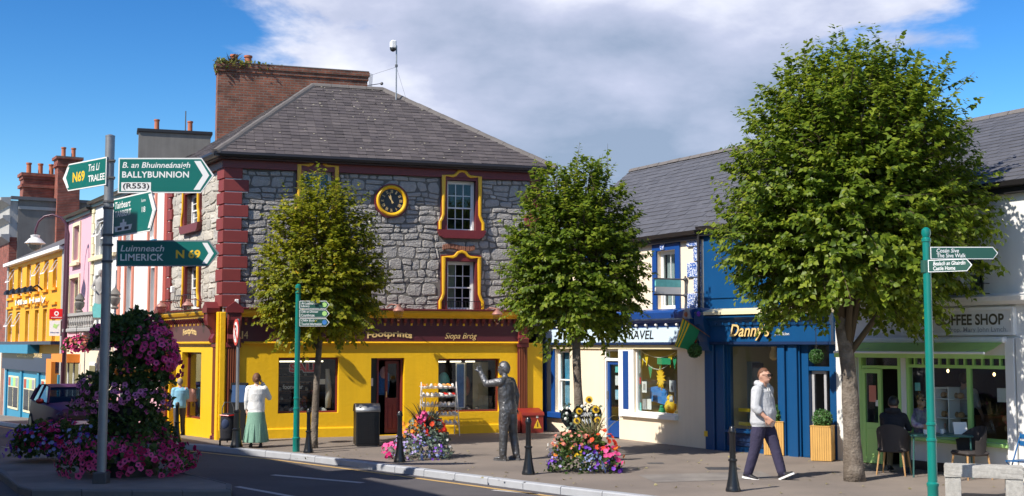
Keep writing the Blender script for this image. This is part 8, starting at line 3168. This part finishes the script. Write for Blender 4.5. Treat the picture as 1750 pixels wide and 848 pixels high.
MB().tube([L_.pt(q[0], 0, q[1] + .2), at(98, 535, Yv)], .03, 6).build('bracket', M['black_iron'], vb)
# ---- pavement café chairs far down the left street
def slim_chair(loc, rz, label):
 root = empty('pavement_chair', loc, label, 'chair', 'dark chairs outside the blue shop', rz=rz)
 MB().box(-.22, .22, -.22, .22, .43, .47, bev=.02).build('seat', M['black_plastic'], root, local=True)
 MB().box(-.22, .22, .18, .23, .55, .95, bev=.02).build('backrest', M['black_plastic'], root, local=True)
 for x in (-1, 1):
  MB().tube([(x * .2, .2, .95), (x * .21, .24, 0)], .018, 6).build('leg', M['black_plastic'], root, local=True)
  MB().tube([(x * .2, -.2, .44), (x * .21, -.23, 0)], .018, 6).build('leg', M['black_plastic'], root, local=True)
 return root
c0_ = None
for i, (px_, py_, rz, lab) in enumerate(((8, 703, 20, 'dark pavement chair at the left edge outside the blue shop'), (20, 702, 160, 'dark pavement chair second from the left edge outside the blue shop'), (29, 704, 90, 'dark pavement chair next to the woman carrying a white bag'))):
 g = gnd(px_, py_)
 if c0_ is None:
  c0_ = slim_chair(g, R(rz), lab)
 else:
  o = copy_tree(c0_); o.location = g; o.rotation_euler = (0, 0, R(rz)); o['label'] = lab
# ------------------------------------------------------------------ people (local frame: facing -y, own left = +x)
def skeleton(p, h):
 s = h / 1.80
 J = {}
 th, sh = .445 * s, .43 * s
 sit = p.get('sit', False)
 for side, sg in (('L', 1), ('R', -1)):
  hip = Vector((sg * .092 * s, 0, 0))
  a, k = R(p['hip' + side]), R(p['knee' + side])
  ab = R(p.get('abd' + side, 2)) * sg
  kd = hip + Vector((math.sin(ab), -math.sin(a), -math.cos(a))).normalized() * th
  b = a - k
  an = kd + Vector((math.sin(ab) * .5, -math.sin(b), -math.cos(b))).normalized() * sh
  J['hip' + side], J['knee' + side], J['ank' + side] = hip, kd, an
 low = min(J['ankL'].z, J['ankR'].z)
 up = Vector((0, 0, -low + .088 * s)) if 'pelvis_z' not in p else Vector((0, 0, p['pelvis_z']))
 for k in list(J):
  J[k] = J[k] + up
 J['pel'] = up.copy()
 ln = math.tan(R(p.get('lean', 0)))
 def tz(z):
  return Vector((0, -ln * z, z)) + up
 J['waist'], J['chest'], J['neck'] = tz(.16 * s), tz(.36 * s), tz(.56 * s)
 J['head'] = tz(.735 * s) + Vector((0, -.025 * s, 0))
 for side, sg in (('L', 1), ('R', -1)):
  sw, ab, el, tw = p['arm' + side]
  shd = tz(.50 * s) + Vector((sg * .185 * s, 0, 0))
  sw, ab, el, tw = R(sw), R(ab), R(el), R(tw)
  d = Vector((sg * math.sin(ab), -math.sin(sw) * math.cos(ab), -math.cos(sw) * math.cos(ab)))
  e = shd + d * .29 * s
  f = sw + el
  d2 = Vector((sg * math.sin(ab) * .6 - sg * math.sin(tw), -math.sin(f), -math.cos(f))).normalized()
  w = e + d2 * .25 * s
  if 'reach' + side in p:
   rv, ev = p['reach' + side]
   w = J['head'] + Vector(rv) * s
   e = shd + Vector(ev) * s
   d2 = (w - e).normalized()
  J['sh' + side], J['el' + side], J['wr' + side], J['fd' + side] = shd, e, w, d2
 J['s'] = s
 yaw = R(p.get('yaw', 0))
 J['look'] = Vector((math.sin(yaw), -math.cos(yaw), -.05))
 return J
def person_mesh(root, p, h, mats, top, leg, shoe_i, skin=0, hair_i=None, belly=1.0, sleeve='long', skirt=None, hood=False, jacket=1.0, baggy=1.0, voxel=.011, name='body', soles=True, hands=True):
 """mats: list of materials; indexes: skin, top, leg, shoe_i"""
 J = skeleton(p, h)
 s = J['s']
 B = []
 pe, wa, chs, nk = J['pel'], J['waist'], J['chest'], J['neck']
 # torso
 w = jacket
 B.append((loft([(pe.x, pe.y, pe.z - .09 * s, .150 * s * w, .105 * s * belly * w), (pe.x, pe.y, pe.z - .02 * s, .172 * s * w, .125 * s * belly * w), (wa.x, wa.y - .012 * belly, wa.z, .165 * s * w, .125 * s * belly * w), (chs.x, chs.y, chs.z, .185 * s * w, .125 * s * w), (chs.x, (chs.y + nk.y) / 2 + .01, chs.z + .12 * s, .175 * s * w, .105 * s * w), (nk.x, nk.y + .01, nk.z - .02 * s, .085 * s, .075 * s)]), top))
 for sd in 'LR':
  B.append((limb([J['sh' + sd] + Vector((0, 0, -.01)), J['sh' + sd].lerp(J['el' + sd], .5), J['el' + sd]], [.074 * s * w, .064 * s * w, .054 * s * w]), top))
  B.append((limb([nk.lerp(J['sh' + sd], .2) - Vector((0, 0, .015)), J['sh' + sd]], [.06 * s, .07 * s]), top))
  e, wr = J['el' + sd], J['wr' + sd]
  if sleeve == 'long':
   B.append((limb([e, e.lerp(wr, .92)], [.055 * s * w, .042 * s * w]), top))
  elif sleeve == 'pushed':
   B.append((limb([e, e.lerp(wr, .32)], [.056 * s * w, .054 * s * w]), top))
   B.append((limb([e, e.lerp(wr, .5), wr], [.042 * s, .040 * s, .028 * s]), skin))
  else:
   B.append((limb([e - (e - J['sh' + sd]) * .35, e, e.lerp(wr, .5), wr], [.044 * s, .040 * s, .038 * s, .027 * s]), skin))
  if hands:
   pn = Vector((-1 if sd == 'L' else 1, 0, 0)) if sd + 'palm' not in p else Vector(p[sd + 'palm'])
   for q in hand(wr - J['fd' + sd] * .01, J['fd' + sd] if sd + 'fing' not in p else Vector(p[sd + 'fing']), pn, p.get(sd + 'side', 1 if sd == 'L' else -1), s * 1.02, p.get(sd + 'curl', .5), p.get(sd + 'spread', .12)):
    B.append((q, skin))
  else:
   B.append((MB().ell(wr + J['fd' + sd] * .06, (.04, .04, .06), 10, 8), skin))
 # neck and head
 B.append((limb([nk - Vector((0, 0, .03)), J['head'] - Vector((0, 0, .06 * s))], [.060 * s, .054 * s]), skin))
 for q in face_parts(J['head'], J['look'], s * 1.06):
  B.append((q, skin))
 if hood:
  f = J['look']
  B.append((limb([nk + Vector((-.10, -.045, .035)) * s, nk + Vector((-.11, .05, .05)) * s, nk + Vector((0, .10, .045)) * s, nk + Vector((.11, .05, .05)) * s, nk + Vector((.10, -.045, .035)) * s], [.032 * s, .045 * s, .055 * s, .045 * s, .032 * s]), top))
  B.append((MB().ell(wa + Vector((0, -.118 * belly * s * w, -.02 * s)), (.115 * s, .028 * s, .085 * s), 14, 10), top))
 # legs
 for sd in 'LR':
  hp, kn, an = J['hip' + sd], J['knee' + sd], J['ank' + sd]
  if skirt is None:
   B.append((limb([hp + Vector((0, 0, -.01)), hp.lerp(kn, .5), kn, kn.lerp(an, .45), an + (kn - an).normalized() * .03], [.098 * s * (baggy * .5 + .5), .086 * s * baggy, .066 * s * baggy, .062 * s * baggy, .056 * s * baggy]), leg))
  else:
   B.append((limb([kn, an], [.05 * s, .036 * s]), skin))
  fw = Vector(p.get('foot' + sd, (0, -1, 0)))
  u, so_ = shoe(an, fw, R(p.get('pitch' + sd, 0)), s)
  B.append((u, shoe_i))
  if soles:
   sole_objs.append((root, so_))
 if skirt:
  z1 = wa.z - .02
  B.append((loft([(0, pe.y, skirt, .30 * s, .27 * s), (0, pe.y, skirt + .3, .262 * s, .225 * s), (0, pe.y, pe.z - .1, .21 * s, .172 * s), (0, wa.y, z1, .15 * s, .12 * s)], 28, 6), leg))
 remesh_body(name, B, mats, root, voxel=voxel, hem=(pe.z - .085 * s, .21 * s * w, top, leg) if not p.get('pelvis_z') else None)
 return J
sole_objs = []
def flush_soles(m):
 for root, mb in sole_objs:
  mb.build('shoe_sole', m, root, local=True)
 sole_objs.clear()
def eyes(root, J, s, m='print_black'):
 s = s * 1.06
 f = J['look'].normalized(); r = f.cross(Vector((0, 0, 1))).normalized()
 for g in (-1, 1):
  MB().ell(J['head'] + f * .093 * s + r * g * .033 * s + Vector((0, 0, .008 * s)), (.012 * s, .012 * s, .008 * s), 8, 6).build('eye', M[m], root, local=True)
def glasses(root, J, s, dark=False, name='spectacles'):
 s = s * 1.06
 f = Vector((J['look'].x, J['look'].y, 0)).normalized(); r = f.cross(Vector((0, 0, 1))).normalized()
 c = J['head'] + f * .108 * s + Vector((0, 0, .006 * s))
 fr = Loc(c, r, f, Vector((0, 0, 1)))
 mb = MB()
 for g in (-1, 1):
  P = [(g * .036 * s + .030 * s * math.cos(t), .019 * s * math.sin(t)) for t in np.linspace(0, 6.283, 14, endpoint=False)]
  Q = [(g * .036 * s + .024 * s * math.cos(t), .013 * s * math.sin(t)) for t in np.linspace(0, 6.283, 14, endpoint=False)]
  if dark:
   mb.prism(P, -.004, .004, fr)
  else:
   mb.ring(Q, P, -.004, .004, fr)
  mb.tube([fr.pt(g * .066 * s, 0, .01), fr.pt(g * .086 * s, -.09 * s, .008)], .004, 5)
 mb.box(-.008, .008, -.003, .003, -.002, .006, fr)
 mb.build(name, M['print_black'], root, local=True)
def beard(root, J, s, m):
 f = Vector((J['look'].x, J['look'].y, 0)).normalized(); r = f.cross(Vector((0, 0, 1))).normalized()
 rot = Matrix((r, f, Vector((0, 0, 1)))).transposed()
 MB().ell(J['head'] - Vector((0, 0, .078 * s)) + f * .038 * s, (.064 * s, .068 * s, .052 * s), 14, 10, rot=rot).build('beard', m, root, smooth='all', local=True)

# ---- walking man in the grey hoodie
g = gnd(1305, 819)
h = (819 - 631) * mpp(g.y) * 1.0
man = empty('person', (g.x, g.y, 0), 'man in grey hoodie, navy trousers and glasses striding past the salon', 'person', rz=R(50))
p = dict(hipL=20, kneeL=4, hipR=-11, kneeR=7, armL=(-22, 14, 18, 6), armR=(4, 22, 40, 30), lean=1, yaw=-4, pitchL=24, pitchR=-8, Rcurl=.7, Lcurl=.7)
J = person_mesh(man, p, h, [M['skin'], M['hoodie_grey'], M['trouser_navy'], M['shoe_black']], 1, 2, 3, belly=1.20, sleeve='pushed', hood=True, jacket=1.33, baggy=1.36, voxel=.010)
flush_soles(M['rubber_white'])
hair_cap(J['head'], J['look'], M['hair_ginger'], man, J['s'], low=.025, front=.078, thick=1.025, back=-.05)
glasses(man, J, J['s']); eyes(man, J, J['s'])
nk = J['neck']
for x in (-.03, .035):
 MB().tube([nk + Vector((x, -.10, -.02)), nk + Vector((x * 1.3, -.155, -.16)), nk + Vector((x * 1.2, -.16, -.24))], .006, 6).build('drawstring', M['rubber_white'], man, local=True)

# ---- bronze statue
g = gnd(868, 787)
h = (787 - 617) * mpp(g.y)
st = empty('bronze_statue', (g.x, g.y, 0), 'dark bronze statue of a man with one arm raised in greeting', 'statue', rz=R(-122))
p = dict(hipL=3, kneeL=2, hipR=-5, kneeR=4, abdL=3, abdR=3, armL=(80, 10, 72, 0), armR=(-14, 16, 20, 10), lean=5, yaw=12, Lcurl=-.1, Lspread=.42, Rcurl=.8, Lpalm=(-.3, -1, .2), Lfing=(.1, -.35, 1))
J = person_mesh(st, p, h * .965, [M['bronze']], 0, 0, 0, skin=0, sleeve='long', jacket=1.14, baggy=1.28, belly=1.1, voxel=.011, soles=True)
flush_soles(M['bronze'])
hair_cap(J['head'], J['look'], M['bronze'], st, J['s'], low=-.03, front=.07, thick=1.08, back=-.09)
MB().lathe([(.172 * J['s'], -.02), (.205 * J['s'], -.015), (.205 * J['s'], .02), (.172 * J['s'], .025)], J['pel'] + Vector((0, -.005, -.06)), 24, fr=Loc((0, 0, 0), Vector((1, 0, 0)), Vector((0, .72, 0)), Vector((0, 0, 1)))).build('jacket_hem', M['bronze'], st, smooth=True, local=True)

# ---- woman in the white jacket and long green skirt, seen from behind
g = gnd(437, 765)
h = (765 - 642) * mpp(g.y)
wm = empty('person', (g.x, g.y, 0), 'woman in white jacket and long green skirt, phone at her ear', 'person', rz=R(-165))
p = dict(hipL=6, kneeL=6, hipR=-6, kneeR=4, armL=(2, 10, 14, 6), armR=(12, 42, 150, 40), reachR=((-.135, -.01, -.10), (-.13, -.06, -.24)), lean=1, yaw=-14, Rcurl=.9)
J = person_mesh(wm, p, h, [M['skin_pale'], M['jacket_white'], M['skirt_green'], M['shoe_black']], 1, 2, 3, sleeve='long', skirt=.12, jacket=1.24, voxel=.011)
flush_soles(M['shoe_black'])
hair_cap(J['head'], J['look'], M['hair_ginger'], wm, J['s'], low=-.05, front=.05, thick=1.13, back=-.08)
MB().ell(J['head'] + Vector((0, .105, -.015)) * J['s'], (.045, .04, .045), 12, 8).build('hair_bun', M['hair_ginger'], wm, smooth='all', local=True)
MB().box(-.036, .036, -.008, .008, -.07, .07, Loc(J['wrR'] + J['fdR'] * .09, Vector((0, 1, 0)), Vector((1, 0, 0)), Vector((0, 0, 1))), bev=.006).build('phone', M['print_black'], wm, local=True)
# skirt folds
mb = MB()
for i in range(11):
 a = math.pi * 2 * i / 11 + .2
 c, s_ = math.cos(a), math.sin(a)
 mb.tube([(c * .185, s_ * .15, .68), (c * .222, s_ * .185, .5), (c * .278, s_ * .25, .13)], [.006, .016, .022], 6)
mb.build('skirt_folds', M['skirt_green'], wm, smooth='all', local=True)

# ---- man in the blue T-shirt by the side window
g = gnd(306, 744)
h = 95 * mpp(g.y)
bm_ = empty('person', (g.x, g.y, g.z), 'man in light blue T-shirt with peach shoulder bag, seen from behind', 'person', rz=R(-158))
p = dict(hipL=-6, kneeL=6, hipR=8, kneeR=5, armL=(4, 8, 12, 0), armR=(10, 14, 30, 6), lean=0, yaw=-10)
J = person_mesh(bm_, p, h, [M['skin'], M['tee_blue'], M['trouser_grey'], M['shoe_black']], 1, 2, 3, sleeve='short', jacket=1.2, baggy=1.2, belly=1.1, voxel=.012)
flush_soles(M['shoe_black'])
hair_cap(J['head'], J['look'], M['hair_grey'], bm_, J['s'], low=-.02, front=.075, thick=1.03, back=-.06)
bag = loft([(0, 0, 0, .14, .07), (0, 0, .12, .17, .08), (0, 0, .28, .13, .06), (0, 0, .34, .05, .03)], 16)
off = J['wrR'] + Vector((-.07, .10, .06))
bag.v = [(x + off.x, y + off.y, z + off.z) for x, y, z in bag.v]
bag.build('shoulder_bag', M['bag_peach'], bm_, smooth='all', local=True)
MB().tube([off + Vector((0, 0, .33)), J['shR'] + Vector((.02, .09, .02)), J['shR'] + Vector((.04, 0, .085)), J['shR'] + Vector((.0, -.09, 0)), off + Vector((0, -.03, .33))], .012, 6).build('bag_strap', M['bag_peach'], bm_, local=True)

# ---- seated pair outside the coffee shop
def seated(loc, rz, label, top, leg, hat=None, print_=False):
 root = empty('person', loc, label, 'person', rz=rz)
 p = dict(hipL=84, kneeL=82, hipR=80, kneeR=84, abdL=8, abdR=8, armL=(38, 10, 48, 12), armR=(34, 12, 52, 12), lean=6, yaw=0, pelvis_z=.56)
 J = person_mesh(root, p, 1.70, [M['skin'], M[top], M[leg], M['shoe_black']], 1, 2, 3, jacket=1.10, hood=(top == 'coat_dark'), voxel=.013)
 flush_soles(M['shoe_black'])
 return root, J
r1, J = seated((ch1.location.x, ch1.location.y, 0), R(150), 'seated man in dark coat and black cap with his back turned', 'coat_dark', 'khaki')
hair_cap(J['head'], J['look'], M['print_black'], r1, J['s'], low=-.015, front=.045, thick=1.13, back=-.05, name='cap')
r2, J = seated((ch3.location.x, ch3.location.y, 0), R(18), 'seated person in patterned shirt and sunglasses facing the street', 'shirt_print', 'denim')
hair_cap(J['head'], J['look'], M['hair_brown'], r2, J['s'], low=-.01, front=.055, thick=1.11, back=-.08)
glasses(r2, J, J['s'], dark=True, name='sunglasses')
# ---- person standing inside the coffee shop
c = Cf.pt(Cf.a(1648, 700, -.8), -.8, 0)
ip = empty('person', (c.x, c.y, .0), 'person in grey top and apron standing inside the coffee shop window', 'person', rz=R(140))
p = dict(hipL=2, kneeL=2, hipR=-3, kneeR=3, armL=(14, 10, 30, 6), armR=(12, 12, 34, 6), lean=1, yaw=15)
J = person_mesh(ip, p, 1.76, [M['skin'], M['grey_cloth'], M['trouser_grey'], M['shoe_black']], 1, 2, 3, jacket=1.08, voxel=.014, sleeve='short')
flush_soles(M['shoe_black'])
hair_cap(J['head'], J['look'], M['hair_brown'], ip, J['s'], low=-.03, front=.055, thick=1.09)
mb = loft([(0, 0, .55, .215, .17), (0, 0, .8, .20, .155), (0, 0, 1.0, .195, .15)], 20)
mb.build('apron', M['khaki'], ip, smooth='all', local=True)
# ---- figures far down the left street
g = gnd(38, 707)
fw_ = empty('person', g, 'distant woman in black carrying a white bag past the blue shop', 'person', rz=R(160))
p = dict(hipL=14, kneeL=4, hipR=-12, kneeR=8, armL=(8, 8, 12, 0), armR=(-8, 8, 14, 0), lean=2)
J = person_mesh(fw_, p, 1.70, [M['skin'], M['coat_dark'], M['trouser_grey'], M['shoe_black']], 1, 2, 3, voxel=.02, hands=False, sleeve='short')
flush_soles(M['shoe_black'])
hair_cap(J['head'], J['look'], M['hair_brown'], fw_, J['s'], low=-.05, thick=1.12)
b = loft([(0, 0, 0, .17, .06), (0, 0, .25, .2, .08), (0, 0, .42, .08, .03)], 12)
off = J['wrL'] + Vector((.03, 0, -.5)); b.v = [(x + off.x, y + off.y, z + off.z) for x, y, z in b.v]
b.build('carrier_bag', M['rubber_white'], fw_, smooth='all', local=True)
g = gnd(70, 702)
fy = empty('person', g, 'distant person in yellow top and green cap behind the purple car', 'person', rz=R(-120))
p = dict(hipL=-4, kneeL=4, hipR=6, kneeR=4, armL=(8, 8, 20, 0), armR=(6, 8, 24, 0), lean=2)
J = person_mesh(fy, p, 1.78, [M['skin'], M['flag_gold'], M['trouser_grey'], M['shoe_black']], 1, 2, 3, voxel=.02, hands=False)
flush_soles(M['shoe_black'])
hair_cap(J['head'], J['look'], M['flag_green'], fy, J['s'], low=0, front=.03, thick=1.16, name='cap')

# ------------------------------------------------------------------ purple car coming up the left street
Yc = 37.6
c = at(119, 700, Yc)
hd = Vector((-ST.x, -ST.y, 0)).normalized()
car = empty('purple_car', (c.x, c.y, gz(c.x, c.y) - .12), 'purple hatchback half hidden behind the petunia tower', 'car', rz=math.atan2(hd.x, -hd.y))
# local: nose towards -y, x across
half = [(-2.05, .60, .62, .80), (-1.95, .66, .80, .98), (-1.5, .78, .84, 1.0), (-.75, .86, .88, 1.02), (-.1, .88, .88, 1.0), (.8, .88, .88, 1.0), (1.6, .86, .86, 1.0), (1.95, .78, .82, .96), (2.08, .70, .7, .9)]
zb = [.48, .36, .30, .28, .28, .28, .30, .36, .5]
zs = [.72, .86, .93, .99, 1.0, 1.02, 1.05, 1.02, .85]
vs, fs = [], []
for i, (y, w, w2, _) in enumerate(half):
 prof = [(w * .86, zb[i]), (w, zb[i] + .12), (w * 1.01, (zb[i] + zs[i]) / 2), (w * .97, zs[i] - .06), (w * .88, zs[i]), (w * .4, zs[i] + .035)]
 ring = [(x, z) for x, z in prof] + [(-x, z) for x, z in reversed(prof)]
 vs += [(x, y, z) for x, z in ring]
k = 12
for i in range(len(half) - 1):
 for j in range(k):
  fs.append((i * k + j, i * k + (j + 1) % k, (i + 1) * k + (j + 1) % k, (i + 1) * k + j))
fs += [tuple(range(k)), tuple(range((len(half) - 1) * k, len(half) * k))]
body = MB().add(vs, fs).build('body', M['car_paint'], car, smooth=True, local=True)
# cabin: roof and pillars with glass between
rows_ = [(-.85, .80, .99), (-.28, .66, 1.44), (.25, .64, 1.52), (1.1, .64, 1.50), (1.72, .66, 1.34), (2.0, .76, 1.02)]
MB().add([(x * s_, y, z) for (y, x, z) in rows_[1:5] for s_ in (-1, -.5, .5, 1)] + [(x * s_, y, z - .05) for (y, x, z) in rows_[1:5] for s_ in (-1, -.5, .5, 1)],
 [(i * 4 + j, i * 4 + j + 1, (i + 1) * 4 + j + 1, (i + 1) * 4 + j) for i in range(3) for j in range(3)] + [(16 + i * 4 + j, 16 + i * 4 + j + 1, 16 + (i + 1) * 4 + j + 1, 16 + (i + 1) * 4 + j) for i in range(3) for j in range(3)]).build('roof', M['car_paint'], car, smooth=True, local=True)
for sg in (-1, 1):
 pil = MB()
 pil.tube([(sg * .80, -.85, .99), (sg * .66, -.28, 1.44)], .035, 6)
 pil.tube([(sg * .86, .35, 1.0), (sg * .65, .38, 1.5)], .035, 6)
 pil.tube([(sg * .84, 1.35, 1.02), (sg * .65, 1.2, 1.48)], .045, 6)
 pil.tube([(sg * .76, 1.98, 1.02), (sg * .66, 1.72, 1.34)], .05, 6)
 pil.build('pillar', M['car_paint'], car, local=True)
 for (a, b_) in ((0, 2), (2, 3), (3, 5)):
  P = {0: ((sg * .80, -.80, 1.0), (sg * .66, -.28, 1.43)), 2: ((sg * .86, .35, 1.01), (sg * .65, .38, 1.49)), 3: ((sg * .84, 1.35, 1.02), (sg * .65, 1.2, 1.47)), 5: ((sg * .77, 1.95, 1.03), (sg * .66, 1.7, 1.34))}
  MB().quad([P[a][0], P[b_][0], P[b_][1], P[a][1]]).build('side_window', M['glass_car'], car, local=True, recalc=False)
 mr_ = MB().ell((sg * .98, -.62, 1.05), (.12, .07, .085), 12, 8).build('door_mirror', M['car_red'], car, smooth='all', local=True)
 MB().tube([(sg * .82, -.6, 1.0), (sg * .95, -.62, 1.02)], .025, 6).build('mirror_arm', M['black_plastic'], mr_, local=True)
 MB().ell((sg * .60, -2.0, .70), (.16, .08, .085), 12, 8).build('headlight', M['lamp_glass'], car, smooth='all', local=True)
 for y in (-1.32, 1.3):
  wf = Loc((sg * .80, y, .31), Vector((0, 1, 0)), Vector((0, 0, 1)), Vector((sg, 0, 0)))
  t = MB().lathe([(.18, -.09), (.29, -.09), (.31, -.06), (.31, .07), (.29, .1), (.20, .1)], (0, 0, 0), 24, fr=wf).build('wheel', M['tyre'], car, smooth=True, local=True)
  MB().lathe([(.03, .1), (.19, .085), (.2, .101)], (0, 0, 0), 20, fr=wf).build('rim', M['galv'], t, local=True)
  MB().box(-.02, .02, -.02, .02, 0, .01)
MB().quad([(-.78, -.84, 1.0), (.78, -.84, 1.0), (.64, -.29, 1.43), (-.64, -.29, 1.43)]).build('windscreen', M['glass_car'], car, local=True, recalc=False)
MB().quad([(-.74, 1.98, 1.03), (.74, 1.98, 1.03), (.64, 1.73, 1.34), (-.64, 1.73, 1.34)]).build('rear_window', M['glass_car'], car, local=True, recalc=False)
MB().box(-.45, .45, -2.075, -2.04, .56, .68, bev=.01).build('grille', M['black_plastic'], car, local=True)
MB().box(-.25, .25, -2.095, -2.076, .42, .52).build('number_plate', M['sign_white'], car, local=True)
MB().box(-.55, .55, -.3, 1.6, .45, .95, bev=.1).build('seats', M['black_plastic'], car, local=True)
